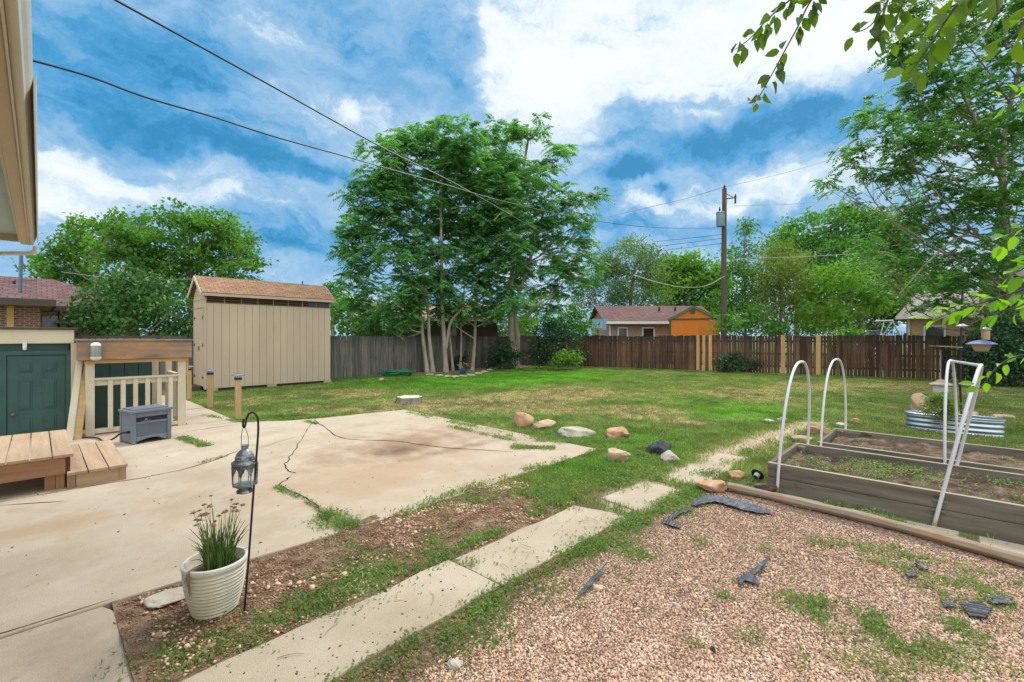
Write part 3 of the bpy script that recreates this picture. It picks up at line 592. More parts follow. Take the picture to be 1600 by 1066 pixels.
# gutter: moulded profile on the outer side
m = MB()
prof = [(.0515, .02), (.030, .012), (.024, .02), (.020, .05), (.010, .075), (.004, .10), (.0, .13), (.006, .135), (.014, .105), (.03, .045), (.0515, .045)]
def gprof(pr_, a0, a1, ns):
    vs = [e0+ed*a+en*(n*ns)+UPV*(zE+z) for a in (a0, a1) for (n, z) in pr_]; k = len(pr_)
    m.add(vs, [tuple(range(k)), tuple(range(2*k-1, k-1, -1))]+[(i, (i+1) % k, k+(i+1) % k, k+i) for i in range(k)])
gprof(prof, 0, L+.03, 1)
gprof([(-.0005, .04), (-.007, .055), (-.010, .10), (-.010, .14), (-.007, .142), (-.0005, .12)], 3.0+.86, L+.05, 1)
gut = m.build('gutter', MT['gutter'], hs, bevel=.002)
# soffit boards of the porch ceiling
m = MB()
for i in range(14): ebox(m, 0, L-.04, .13+i*.14, .13+i*.14+.134, zE+.10, zE+.12)
m.build('porch_ceiling', MT['bluewood'], hs)
m = MB(); ebox(m, 0, L, .116, .128, zE+.03, zE+.2); m.build('trim', MT['gutter'], hs)
m = MB(); q = [e0+en*.02+UPV*(zE+.28), e0+ed*L+en*.02+UPV*(zE+.28), e0+ed*L+en*3+UPV*(zE+1.3), e0+en*3+UPV*(zE+1.3)]
m.slab(q, .05); m.build('roof', MT['shingle_brown'], hs)
m = MB(); ebox(m, L-.04, L, .13, 2.4, zE+.03, zE+.26); m.build('end_beam', MT['eave'], hs)
m = MB(); tip = e0+ed*(L+.0)
for s_ in (-.0,):
    m.tube(smoothpts([tip+en*.01+UPV*(zE+.0), tip+en*.02+UPV*(zE-.05), tip+en*.08+UPV*(zE-.075), tip+en*.29+UPV*(zE-.11), tip+en*.33+UPV*(zE-.2), tip+en*.335+UPV*.1], 5), .022, 10)
m.build('downspout', MT['gutter'], hs, smooth=True)
m = MB(); ebox(m, 0, L-.9, 2.0, 2.15, 0, zE+.09); m.build('wall', MT['cream'], hs)
for i, aa in enumerate((4.9, 5.9)):
    c = e0+ed*aa+en*.2+UPV*(zE+.1); m = MB(); m.tube([c, c-UPV*.03]+[c-UPV*.05+np.array([math.sin(k)*.015, 0, math.cos(k)*.015-.0]) for k in np.linspace(0, 4.6, 8)], .003, 6); m.build('cup_hook', MT['iron'], hs)
# ================================================================ cellar entry
ce = thing('cellar_entry', 'low green and cream cellar entry with flat roof and six panel door', 'cellar entry', (0, 12, 0))
YD = 11.4
def gboards(m, axis, a0, a1, c, z0, z1, st=.2, gap=.012, th=.02, r=True):
    """vertical siding strips; axis x: in plane y=c"""
    n = max(1, round((a1-a0)/st)); st = (a1-a0)/n
    for i in range(n):
        p, q = a0+i*st+gap/2, a0+(i+1)*st-gap/2
        if axis == 'x': m.box(p, q, c, c+th, z0, z1)
        else: m.box(c, c+th, p, q, z0, z1)
m = MB(); m.box(-1.6, .40, YD+.03, YD+.1, .0, 1.68); m.box(.56, 1.66, 11.80, 11.86, 0, 1.74); m.box(1.60, 1.66, 11.86, 14.2, 0, 1.74); m.box(.4, .5, YD+.1, 11.8, 0, 1.7)
m.build('inner_wall', MT['teal'], ce)
m = MB(); gboards(m, 'x', .56, 1.64, 11.776, .03, 1.45, .215, .012); m.build('siding', MT['teal'], ce)
m = MB(); gboards(m, 'x', .45, 1.70, 11.77, 1.46, 1.75, .25, .012); m.box(1.64, 1.72, 11.765, 11.80, .03, 1.455); gboards(m, 'y', 11.83, 14.2, 1.67, .03, 1.75, .25, .012); m.build('upper_siding', MT['cream'], ce)
m = MB(); m.box(-1.6, .47, YD-.06, YD+.02, 1.66, 1.90); m.build('header', MT['cream'], ce, bevel=.004)
m = MB(); m.box(-1.65, .52, YD-.10, 12.2, 1.903, 1.94); m.build('roof', MT['darktrim'], ce, bevel=.004)
m = MB(); m.box(.50, 1.76, 11.72, 14.25, 1.755, 1.79); m.build('roof', MT['darktrim'], ce, bevel=.004)
m = MB(); m.box(.43, .57, YD-.055, YD+.06, 0, 1.655); m.build('corner_post', MT['cream'], ce, bevel=.004)
dd = MB(); dd.box(-.34, .36, YD-.005, YD+.028, .1, 1.45)
dr = dd.build('door', MT['teal'], ce, bevel=.003)
m = MB()
m.box(-.42, -.345, YD-.02, YD+.028, .05, 1.53); m.box(.365, .425, YD-.02, YD+.028, .05, 1.53); m.box(-.345, .365, YD-.02, YD+.028, 1.46, 1.53)
m.build('door_frame', MT['teal'], ce, bevel=.003)
for (x0, x1) in ((-.22, -.045), (.075, .25)):
    for (z0, z1) in ((1.16, 1.36), (.52, 1.04), (.14, .40)):
        m = MB(); m.box(x0, x1, YD-.012, YD-.004, z0, z1); m.box(x0+.03, x1-.03, YD-.022, YD-.0115, z0+.03, z1-.03); m.build('panel', MT['teal'], dr, bevel=.006)
m = MB(); m.lathe([(.02, 0), (.022, .01), (.012, .014), (.012, .04), (.026, .05), (.03, .065), (.022, .08), (.002, .084)], (0, 0, 0), 16)
m.v = [(-.275+p[0], YD-.005-p[2], .47+p[1]) for p in m.v]; m.build('knob', plain('aged_brass', (.25, .18, .1), .35, metal=.8), dr, smooth=True)
m = MB(); m.box(-.16, -.11, YD-.09, YD-.062, 1.60, 1.70); m.lathe([(.018, 0), (.028, .03), (.02, .06), (.001, .065)], (-.135, YD-.09, 1.55), 12); m.build('light', MT['ceramic_in'], ce, smooth=True)
# leaning boards
for (lab, cat, x0, x1, mt) in (('cream painted board leaning beside the green cellar door', 'board', .44, .60, MT['cream']), ('raw narrow board leaning next to the cream post', 'board', .55, .655, MT['rawbeam'])):
    m = MB(); m.beam((x0-.06, 10.72, .012), (x0+.10, 11.27, 1.35), .09, .03, up=(0, 1, .3)); tag(m.build('leaning_board', mt, bevel=.003), lab, cat)
# ================================================================ railing with header box
rl = thing('porch_railing', 'cream railing with stained plank header in front of the cellar entry', 'railing', (1.28, 11, 0))
Y0, Y1 = 10.95, 11.07
m = MB(); m.box(.60, .72, Y0, Y1, .02, 1.30); m.build('post', MT['cream'], rl, bevel=.004)
m = MB(); m.box(1.93, 2.06, Y0, Y1, .02, 1.30); m.build('post', MT['cream'], rl, bevel=.004)
m = MB(); m.box(1.74, 1.84, 12.4, 12.5, .02, 1.7); m.build('post', MT['cream'], rl, bevel=.004)
m = MB(); m.box(1.97, 2.07, 12.4, 12.5, .02, 1.7); m.build('post', MT['cream'], rl, bevel=.004)
m = MB(); m.box(.72, 1.93, Y0-.02, Y1+.02, 1.0, 1.035); m.build('top_rail', MT['cream'], rl, bevel=.004)
m = MB(); m.box(.72, 1.93, Y0+.03, Y0+.07, .90, .999); m.build('sub_rail', MT['cream'], rl, bevel=.003)
m = MB(); m.box(.72, 1.93, Y0+.02, Y0+.09, .05, .12); m.build('bottom_rail', MT['cream'], rl, bevel=.003)
for i in range(6):
    x = .93+i*.177; m = MB(); m.box(x-.035, x+.035, Y0-.005, Y0+.029, .1, .999); m.build('baluster', MT['cream'], rl, bevel=.003)
m = MB(); m.box(1.98, 2.05, 11.09, 12.4, 1.0, 1.03); m.build('top_rail', MT['cream'], rl, bevel=.003)
m = MB(); m.box(2.0, 2.03, 11.09, 12.4, .05, .12); m.build('bottom_rail', MT['cream'], rl, bevel=.003)
for i in range(9):
    y = 11.2+i*.135; m = MB(); m.box(1.995, 2.035, y-.02, y+.02, .1, .99); m.build('baluster', MT['cream'], rl, bevel=.003)
hb = MB(); hb.box(.50, 2.14, 10.86, 10.90, 1.365, 1.70); hb.box(.50, .54, 10.90, 11.3, 1.365, 1.70); hb.box(2.10, 2.14, 10.90, 11.3, 1.365, 1.70)
hb = hb.build('header_box', MT['headerwood'], rl, bevel=.004)
m = MB(); m.box(.47, 2.17, 10.83, 11.32, 1.703, 1.728); m.build('cap_board', wood('grey_cap', (.17, .14, .115), (.27, .23, .19), 'x', .85), hb, bevel=.003)
m = MB(); m.box(.58, 2.09, 10.91, 11.0, 1.30, 1.36); m.build('beam', MT['rawbeam'], rl, bevel=.004)
m = MB(); m.prism([(10.95, 1.36), (10.95, 1.0), (11.0, 1.0), (11.3, 1.36)], 2.068, 2.1, axis=0); m.build('bracket', MT['rawbeam'], rl, bevel=.003)
m = MB(); m.box(.5, 2.08, 10.98, 11.6, .0, .05); m.build('sill', MT['deckx'], rl)
# hanging bird feeder tube
hf = thing('hanging_tube_feeder', 'grey tube feeder with white caps hanging on the plank header', 'bird feeder', (.72, 10.76, 1.42))
c = (.72, 10.76, 1.36)
m = MB(); m.lathe([(.068, .06), (.070, .08), (.070, .24), (.068, .26)], c, 20); m.build('tube', MT['feedergrey'], hf, smooth=True)
m = MB(); m.lathe([(.071, .255), (.071, .275), (.06, .30), (.03, .315), (.004, .318)], c, 20); m.build('lid', MT['ceramic_in'], hf, smooth=True)
m = MB(); m.lathe([(.005, .0), (.04, .003), (.065, .02), (.074, .045), (.074, .065)], c, 20); m.build('tray', MT['ceramic_in'], hf, smooth=True)
m = MB(); m.tube([(.72, 10.76, 1.678), (.72, 10.76, 1.75), (.72, 10.80, 1.76), (.72, 10.84, 1.74)], .004, 6); m.build('hook', MT['iron'], hf)
m = MB(); m.box(.525, .585, 11.2, 11.25, 1.38, 1.58); tag(m.build('thermometer', plain('pale_green_plastic', (.45, .47, .27), .5), bevel=.008), 'small yellow green box fixed on the cream post beside the header', 'thermometer')
# ================================================================ deck platform and step
dk = thing('deck_platform', 'raised wooden platform of wide weathered boards before the green door', 'platform', (-.4, 8.3, 0))
bx = .30
for i in range(9):
    x1 = bx-i*.178; m = MB(); m.box(x1-.168, x1, 7.36-random.uniform(0, .012), 9.34, .385, .42); m.build('deck_board', MT['deckwood'], dk, bevel=.005)
m = MB(); m.box(-1.3, .235, 7.385, 7.423, .19, .383); m.build('skirt_board', MT['deckx'], dk, bevel=.004)
m = MB(); m.box(.2375, .275, 7.385, 9.3, .19, .383); m.build('skirt_board', wood('dark_red_skirt', (.10, .03, .02), (.17, .055, .035), 'y', .8), dk, bevel=.004)
for (x, y) in ((.155, 7.43), (-1.2, 7.43), (.155, 9.2)):
    m = MB(); m.box(x-.09, x-.002, y, y+.09, .0, .382); m.box(x+.002, x+.075, y+.002, y+.088, .0, .382); m.build('leg', MT['deckz'], dk, bevel=.004)
st = thing('wooden_step', 'low wooden box step of three boards beside the platform', 'step', (.51, 8.3, 0))
for i in range(3):
    x0 = .245+i*.182; m = MB(); m.box(x0, x0+.172, 7.30, 9.2, .178, .212); m.build('tread_board', MT['deckwood'], st, bevel=.005)
m = MB(); m.box(.32, .70, 7.33, 7.365, .012, .176); m.build('skirt_board', MT['stepx'], st, bevel=.004)
m = MB(); m.box(.735, .765, 7.40, 9.15, .012, .176); m.build('skirt_board', MT['stepx'], st, bevel=.004)
for (x, y) in ((.282, 7.325), (.736, 7.325)):
    m = MB(); m.box(x-.036, x+.033, y, y+.07, 0, .177); m.build('leg', MT['stepz'], st, bevel=.004)
# ================================================================ hose box
ph = math.radians(14)
hx = thing('hose_box', 'grey resin hose reel box with woven front panel beside the railing', 'hose box', (1.07, 9.53, .02), ph)
Wd, Dp, Ht = .56, .46, .56
m = MB()
for (x0, x1, y0, y1) in ((0, .06, 0, .06), (Wd-.06, Wd, 0, .06), (0, .06, Dp-.06, Dp), (Wd-.06, Wd, Dp-.06, Dp)): m.box(x0, x1, y0, y1, 0, Ht-.05)
m.box(.0605, Wd-.0605, .008, .05, .43, Ht-.051); m.box(.0605, Wd-.0605, .006, .05, .32, .355)
arch = [(.0605, .11), (.0605, .03)]+[(.0605+(Wd-.121)*k/10, .03+.05*math.sin(math.pi*k/10)) for k in range(1, 10)]+[(Wd-.0605, .03), (Wd-.0605, .11)]
m.prism(arch, .006, .05, axis=1)
m.box(.012, .05, .0605, Dp-.0605, .02, Ht-.052); m.box(Wd-.05, Wd-.012, .0605, Dp-.0605, .02, Ht-.052); m.box(.0605, Wd-.0605, Dp-.04, Dp-.012, .02, Ht-.052)
m.build('body', MT['resin'], hx, bevel=.008, local=True)
m = MB(); m.box(-.014, Wd+.014, -.016, Dp+.014, Ht-.05, Ht-.012); m.box(.03, Wd-.03, .03, Dp-.03, Ht-.0125, Ht+.01)
for k in range(3): m.box(.06, Wd-.06, .08+k*.11, .15+k*.11, Ht+.0095, Ht+.016)
m.build('lid', MT['resin'], hx, bevel=.008, local=True)
m = MB(); m.box(.0608, Wd-.0608, .026, .04, .1, .325)
for r_ in range(9):
    for c_ in range(12):
        x = .066+c_*.0362+(.018 if r_ % 2 else 0); z = .108+r_*.0235
        if x+.032 < Wd-.062: m.box(x, x+.032, .014, .0255, z, z+.019)
m.build('woven_panel', MT['resin'], hx, bevel=.004, local=True)
m = MB(); m.box(.0608, Wd-.0608, .04, .2, .352, .432); m.build('slot', MT['resin_dk'], hx, local=True)
m = MB(); m.tube([(.2, .03, .39), (.2, .012, .39)], .02, 12); m.box(.13, .27, .02, .03, .362, .372); m.build('hose_guide', MT['resin'], hx, bevel=.003, local=True)
m = MB(); m.tube([(.0125, .12, .2), (-.03, .12, .2)], .022, 10); m.build('water_inlet', MT['rubber'], hx, smooth=True, local=True)
rot = lambda x, y: (1.07+x*math.cos(ph)-y*math.sin(ph), 9.53+x*math.sin(ph)+y*math.cos(ph))
a = rot(-.03, .12)
m = MB(); m.tube(smoothpts([(a[0], a[1], .22), (a[0]-.07, a[1]+.0, .215), (a[0]-.16, a[1]+.12, .12), (a[0]-.24, a[1]+.5, .045), (a[0]-.3, a[1]+.9, .045), (a[0]-.5, a[1]+1.15, .045)], 6), .014, 8)
tag(m.build('garden_hose', MT['rubber'], smooth=True), 'black hose running from the grey hose box towards the railing', 'hose')
# ================================================================ tool shed
sh = thing('garden_shed', 'tall narrow beige shed with grooved siding and brown shingle roof', 'shed', (5.78, 17.97, 0))
X0, X1, S0, S1 = 3.75, 7.84, 17.2, 18.74
m = MB(); m.box(X0+.02, X1-.02, S0+.02, S1-.02, .12, 2.9); m.build('inner_wall', MT['shedgroove'], sh)
m = MB(); gboards(m, 'x', X0, X1, S0-.012, .10, 2.86, .232, .009, .03); gboards(m, 'x', X0, X1, S1-.02, .1, 3.2, .232, .013, .03); gboards(m, 'y', S0+.02, S1-.02, X1-.02, .1, 3.25, .232, .013, .03)
m.build('siding', MT['shed'], sh)
m = MB(); m.box(X0-.012, X0+.019, S0-.03, S0+.17, .08, 3.0); m.box(X0-.012, X0+.019, S1-.1, S1+.01, .08, 3.0)
m.box(X0-.010, X0+.019, S0+.171, S1-.101, 2.72, 2.98); m.build('end_wall', MT['shed'], sh, bevel=.003)
m = MB()
for k in range(5):
    z0 = 2.985+k*.15; z1 = z0+.145; hw = lambda z: .77*(3.76-z)/(3.76-3.0) if z > 3.0 else .79
    w0, w1 = max(.02, min(.79, hw(z0)+.02)), max(.01, min(.79, hw(z1)+.02)); cy = (S0+S1)/2
    m.prism([(cy-w0, z0), (cy+w0, z0), (cy+w1, z1), (cy-w1, z1)], X0-.02+.0, X0+.019, axis=0)
m.build('gable', MT['shed'], sh)
m = MB(); m.box(X0+.02, X1-.02, S0+.03, S0+.06, 2.862, 3.24); m.build('vent_shade_panel', plain('vent_dark', (.03, .022, .018), .9), sh)  # near-black panel paints the shade inside the vent band
m = MB(); m.box(7.0, X1-.06, S0+.012, S0+.028, 2.87, 3.19); m.build('vent_blue_panel', plain('blue_vent_screen', (.035, .045, .13), .5), sh)  # flat dark blue panel at the right end of the vent band
for i in range(9):
    m = MB(); x = X0+.02+i*(X1-X0-.07)/8; m.box(x, x+.024, S0-.008, S0+.03, 2.865, 3.21); m.build('stud', MT['deckx'], sh)
for i in range(8):
    m = MB()
    x0 = X0+.06+i*(X1-X0-.07)/8
    for k in range(4): m.beam((x0, S0+.004, 2.895+k*.078), (x0+.455, S0+.004, 2.895+k*.078), .02, .014, up=(0, -.5, 1))
    m.build('louver', wood('louver_wood', (.16, .09, .055), (.25, .15, .09), 'x'), sh)
zr, ze, cy = 3.80, 3.20, (S0+S1)/2
m = MB(); m.slab([(X0-.14, S0-.17, ze), (X1+.12, S0-.17, ze), (X1+.12, cy, zr), (X0-.14, cy, zr)], .05); m.slab([(X0-.14, cy+.001, zr), (X1+.12, cy+.001, zr), (X1+.12, S1+.17, ze), (X0-.14, S1+.17, ze)], .05)
m.build('roof', MT['shingle_shed'], sh)
m = MB(); m.box(X0-.12, X1+.1, S0-.155, S0-.125, ze-.115, ze-.02); m.build('fascia', MT['shed'], sh, bevel=.003)
for (ya, yb) in ((S0-.16, cy), (S1+.16, cy)):
    for xe in (X0-.15, X1+.125):
        m = MB(); m.beam((xe, ya, ze-.075), (xe, yb, zr-.06), .025, .11, up=(0, 0, 1)); m.build('barge_board', MT['cream'], sh)
m = MB(); m.tube([(7.1, cy, zr-.02), (7.1, cy, zr+.12)], .02, 8); m.build('vent_pipe', MT['iron'], sh)
for k, (a, b) in enumerate(((S0+.19, cy-.006), (cy+.006, S1-.12))):
    m = MB(); m.box(X0-.016, X0+.004, a, b, .16, 2.70); d = m.build('door', MT['shed'], sh, bevel=.003)
    for z in (.45, 1.5, 2.4):
        yh = a+.02 if k == 0 else b-.02; s_ = 1 if k == 0 else -1
        m = MB(); m.box(X0-.024, X0-.0165, min(yh, yh+s_*.02), max(yh, yh+s_*.02), z-.07, z+.07); m.prism([(yh+s_*.02, z-.035), (yh+s_*.16, z-.008), (yh+s_*.16, z+.008), (yh+s_*.02, z+.035)], X0-.023, X0-.0165, axis=0); m.build('hinge', MT['iron'], d)
    m = MB(); s_ = -1 if k == 0 else 1; yc = (b if k == 0 else a)+s_*.06; m.box(X0-.026, X0-.0165, yc-.02, yc+.02, 1.32, 1.46); m.build('latch', MT['iron'], d)
m = MB()
for y in (S0+.1, S1-.2): m.box(X0+.2, X1-.1, y, y+.12, 0.0, .118)
m.build('skid', MT['darktrim'], sh)
for x in (X0+.05, 5.6, X1-.25): m = MB(); m.box(x, x+.3, S0-.005, S0+.09, -.01, .098); m.build('block', MT['concrete2'], sh, bevel=.01)
m = MB(); m.box(X0-.5, X0-.05, 17.5, 18.4, 0, .18); tag(m.build('doorstep', MT['darktrim'], bevel=.006), 'dark wooden doorstep in front of the shed door', 'doorstep')
# ================================================================ bollard posts with solar caps
def lamp_post(x, y, hgt, lab, seed):
    o = thing('solar_cap_post', lab, 'lamp post', (x, y, 0), math.radians(seed*3-4), 'wooden posts with solar caps along the walk')
    m = MB(); m.box(-.052, .052, -.052, .052, -.05, hgt); m.build('post', MT['postwood'], o, bevel=.006, local=True)
    m = MB(); m.box(-.062, .062, -.062, .062, hgt-.03, hgt+.02); m.build('collar', MT['resin_dk'], o, bevel=.004, local=True)
    m = MB(); m.box(-.045, .045, -.045, .045, hgt+.0205, hgt+.06); m.build('lens', MT['clearplastic'], o, local=True)
    m = MB(); b = .10
    m.add([(-b, -b, hgt+.058), (b, -b, hgt+.058), (b, b, hgt+.058), (-b, b, hgt+.058), (-b*1.0, -b, hgt+.07), (b, -b, hgt+.07), (b, b, hgt+.07), (-b, b, hgt+.07), (-.055, -.055, hgt+.10), (.055, -.055, hgt+.10), (.055, .055, hgt+.10), (-.055, .055, hgt+.10)],
          [(3, 2, 1, 0), (0, 1, 5, 4), (1, 2, 6, 5), (2, 3, 7, 6), (3, 0, 4, 7), (4, 5, 9, 8), (5, 6, 10, 9), (6, 7, 11, 10), (7, 4, 8, 11), (8, 9, 10, 11)])
    m.build('cap', MT['resin'], o, bevel=.003, local=True)
    m = MB(); m.box(-.048, .048, -.048, .048, hgt+.1005, hgt+.104); m.build('solar_panel', MT['glass'], o, local=True)
lamp_post(3.0, 11.02, .88, 'nearest of the three wooden posts with solar caps along the walk', 1)
lamp_post(3.0, 13.3, .86, 'middle of the three wooden posts with solar caps along the walk', 2)
lamp_post(2.98, 15.45, .86, 'farthest of the three solar capped posts, by the shed corner', 0)
# ================================================================ fences
def picket_fence(name, lab, a, b, mat, hgt, wd, gap, seed, tilt=.004, skip=(), new=()):
    a = np.array(a, float); b = np.array(b, float); d = b-a; Ln = np.linalg.norm(d); d /= Ln; n = np.array([-d[1], d[0]])
    if np.dot(n, -a) < 0: n = -n
    r = random.Random(seed); o = thing(name, lab, 'fence', (*((a+b)/2), 0))
    m = MB(); s = 0; nw = []
    zz = lambda s: hgt+.02*math.sin(s*.9+seed)
    while s < Ln:
        w_ = wd*r.uniform(.88, 1.06); hh = zz(s)+r.uniform(-.02, .025)
        if any(x0 <= s+w_/2 <= x1 for x0, x1 in new): s += w_; continue
        t1 = r.gauss(0, tilt); off = r.uniform(-.006, .006)+.03
        p = a+d*s+n*off; q = a+d*(s+w_-gap*r.uniform(.3, 1.9)*(.7+1.9*(s/Ln)**2))+n*off; th = n*.018
        vs = []
        for (pt, z) in ((p, r.uniform(-.02, .03)), (q, 0), (q, hh), (p, hh+r.uniform(-.008, .008))):
            sh_ = d*t1*z
            vs.append((pt[0]+sh_[0], pt[1]+sh_[1], z)); 
        vs += [(v[0]+th[0], v[1]+th[1], v[2]) for v in vs]
        m.add(vs, [(0, 1, 2, 3), (7, 6, 5, 4), (0, 4, 5, 1), (1, 5, 6, 2), (2, 6, 7, 3), (3, 7, 4, 0)], r.random()); s += w_
    m.build('picket_panel', mat, o)
    for (z) in (.35, .95, 1.55):
        m = MB(); m.beam((*(a+n*.002), z), (*(b+n*.002), z), .036, .085); m.build('rail', mat, o)
    k = 0
    while k <= Ln+.01:
        p = a+d*min(k, Ln)-n*.06; m = MB(); m.box(p[0]-.045, p[0]+.045, p[1]-.045, p[1]+.045, -.1, hgt-.05); m.build('fence_post', mat, o); k += 2.4
    for x0, x1 in new:
        p = a+d*x0+n*.035; q = a+d*(x1-.006)+n*.035; th = n*.02; hh = hgt+.035
        vs = [(p[0], p[1], -.01), (q[0], q[1], -.01), (q[0], q[1], hh), (p[0], p[1], hh)]; vs += [(v[0]+th[0], v[1]+th[1], v[2]) for v in vs]
        m = MB(); m.add(vs, [(0, 1, 2, 3), (7, 6, 5, 4), (0, 4, 5, 1), (1, 5, 6, 2), (2, 6, 7, 3), (3, 7, 4, 0)]); m.build('new_picket', MT['newwood'], o, label='pale new picket')
    return o
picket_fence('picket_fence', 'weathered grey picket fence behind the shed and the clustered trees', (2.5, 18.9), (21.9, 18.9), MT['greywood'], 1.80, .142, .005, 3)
FA = np.array([22.0, 18.85]); FB = np.array([26.15, -.9])
def along(px):
    """distance along the back fence at which the ray of this image column meets it"""
    X = (px-800)/FP; d = FW+RT*X; d = d[:2]; e = FB-FA; A_ = np.array([[d[0], -e[0]], [d[1], -e[1]]]); s = np.linalg.solve(A_, FA); return s[1]*np.linalg.norm(e)
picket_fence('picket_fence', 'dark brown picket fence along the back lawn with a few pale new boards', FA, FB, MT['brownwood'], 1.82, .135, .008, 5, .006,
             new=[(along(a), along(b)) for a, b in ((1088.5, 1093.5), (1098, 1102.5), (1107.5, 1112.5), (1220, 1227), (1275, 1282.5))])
# ================================================================ raised beds with soil
def raised_bed(lab, x0, x1, y0, y1, hgt, seed, sk=0.0):
    o = thing('raised_bed', lab, 'raised bed', ((x0+x1)/2, (y0+y1)/2, 0), 0, 'raised garden beds')
    for (a, b, mt) in ((x0, x0+.042, 'bedwood'), (x1-.042, x1, 'bedwood')):
        m = MB(); m.box(a, b, y0, y1, -.02, hgt*.5-.002); m.box(a+.0015, b-.0015, y0, y1, hgt*.5+.002, hgt-.004)
        s = m.build('side_board', MT[mt], o, bevel=.004); m = MB(); m.box(a+.001, b-.001, y0, y1, hgt-.0038, hgt); m.build('top_edge', MT['bedtop'], s)
    for (a, b) in ((y0, y0+.042), (y1-.042, y1)):
        m = MB(); m.box(x0+.0425, x1-.0425, a, b, -.02, hgt); m.build('end_board', MT['bedwoodx'], o, bevel=.004)
    for (a, b) in ((x0+.045, y1-.13), (x1-.13, y1-.13)):
        m = MB(); m.box(a, a+.085, b, b+.085, -.02, hgt-.02); m.build('corner_block', MT['bedwoodx'], o)
    v, f = grid(x0+.045, x1-.045, y0+.045, y1-.045, .03, lambda x, y: hgt*.66+(fbm(x, y, 5, seed)-.5)*.10+(fbm(x, y, 1.3, seed+4)-.5)*.08)
    npobj('bed_soil', v, f, MT['soil'], parent=o, smooth=True)
    return o
raised_bed('nearer long wooden raised bed with weedy soil, behind the timber edging', 5.85, 7.2, -1.2, 1.50, .325, 3)
raised_bed('farther wooden raised bed of bare soil, in front of the galvanized tank', 7.58, 8.92, -1.3, 1.32, .30, 6)
# hoops
def hoop(lab, a, b, apex, foot_low, grp='white pvc hoops over the raised beds'):
    o = thing('pipe_hoop', lab, 'hoop', ((a[0]+b[0])/2, (a[1]+b[1])/2, 0), 0, grp)
    a, b, c = (np.array(q, float) for q in (a, b, apex)); pts = []
    for k in np.linspace(0, math.pi, 33):
        ca, sa = math.cos(k), math.sin(k); ca = math.copysign(abs(ca)**.8, ca)
        base = (a+b)/2+(a-b)/2*ca*1.0; up = (c-(a+b)/2)*sa**.82
        pts.append(base+up)
    m = MB(); m.tube(pts, .0155, 10); m.build('pipe', MT['pvc'], o, smooth=True)
    m = MB(); d = a-pts[2]; d /= np.linalg.norm(d)
    m.tube([a+d*0-np.array([0, 0, 0]), a+(pts[1]-a)*0+np.array([0, 0, .14])*0+(pts[4]-a)*.25], .018, 10); m.build('foot_sleeve', MT['pvcold'], o, smooth=True)
    if foot_low:
        for z in (.15, .24):
            q = a+(pts[5]-a)*((z-a[2])/(pts[5][2]-a[2])); m = MB(); m.tube([q-np.array([0, 0, .006]), q+np.array([0, 0, .006])], .021, 10); m.box(q[0]-.001, q[0]+.018, q[1]-.05, q[1]+.05, q[2]-.008, q[2]+.008); m.build('strap', MT['strap'], o)
    return o
hoop('white pipe hoop over the near bed at its far left corner', (5.828, 1.40, .0), (7.22, 1.38, .0), (6.5, 1.30, 1.47), 0)
hoop('white pipe hoop over the far bed, just right of another hoop', (7.56, 1.28, .0), (8.94, 1.18, .0), (8.28, 1.20, 1.44), 0)
hoop('leaning white pipe hoop strapped on the near bed beside the bird feeder pole', (5.828, .09, .0), (7.22, -.02, .0), (6.42, -.24, 1.50), 1)
hoop('white pipe hoop over the far bed, seen edge on by the feeder pole', (7.56, .02, .0), (8.94, -.10, .0), (8.2, -.03, 1.47), 0)
m = MB(); m.tube([(6.40, -.235, 1.495), (8.22, -.03, 1.465)], .015, 10); tag(m.build('ridge_pipe', MT['pvc'], smooth=True), 'short white ridge pipe joining the tops of two hoops', 'pipe')
# landscape timber
m = MB(); pts = [G(1138, 766), G(1250, 792), G(1400, 829), G(1600, 886), G(1760, 935)]
tp = np.array([[p[0], p[1], .045] for p in smoothpts(pts, 5)]); rr = []
m.tube(tp, [.058+.006*math.sin(i*1.7) for i in range(len(tp))], 8); m.v = [(p[0], p[1], .045+(p[2]-.045)*.85) for p in m.v]
tag(m.build('landscape_timber', MT['timber'], bevel=.006), 'long weathered landscape timber edging the pebbles before the raised bed', 'timber')
# stock tank
TX, TY = 11.85, -.07
tk = thing('stock_tank', 'oval galvanized steel stock tank on the lawn beyond the beds', 'stock tank', (TX, TY, 0))
def oval(rx, ry, n=48):
    return [(TX+math.copysign(abs(math.cos(2*math.pi*k/n))**.75, math.cos(2*math.pi*k/n))*rx, TY+math.copysign(abs(math.sin(2*math.pi*k/n))**.75, math.sin(2*math.pi*k/n))*ry) for k in range(n)]
def ovaltube(levels):
    m = MB(); vs = []; n = 48
    for (dx, z) in levels:
        for p in oval(.21+dx, .66+dx, n): vs.append((p[0], p[1], z))
    fs = [(i*n+k, i*n+(k+1) % n, (i+1)*n+(k+1) % n, (i+1)*n+k) for i in range(len(levels)-1) for k in range(n)]
    m.add(vs, fs); return m
lv = []
for k in range(25): z = .0+k*.0125; lv.append((.012*math.cos(k/24*math.pi*2*3.5), z))
lv += [(-.02, .30), (-.02, .10)]
ovaltube(lv).build('wall', MT['steel'], tk, smooth=True, recalc=False)
m = MB(); pr = [(p[0], p[1], .302) for p in oval(.225, .675)]; m.tube(pr+[pr[0]], .012, 8, cap=False); m.build('rim', MT['steel'], tk, smooth=True)
m = MB(); m.prism(oval(.185, .635), .2, .235); m.build('soil', MT['soil'], tk)
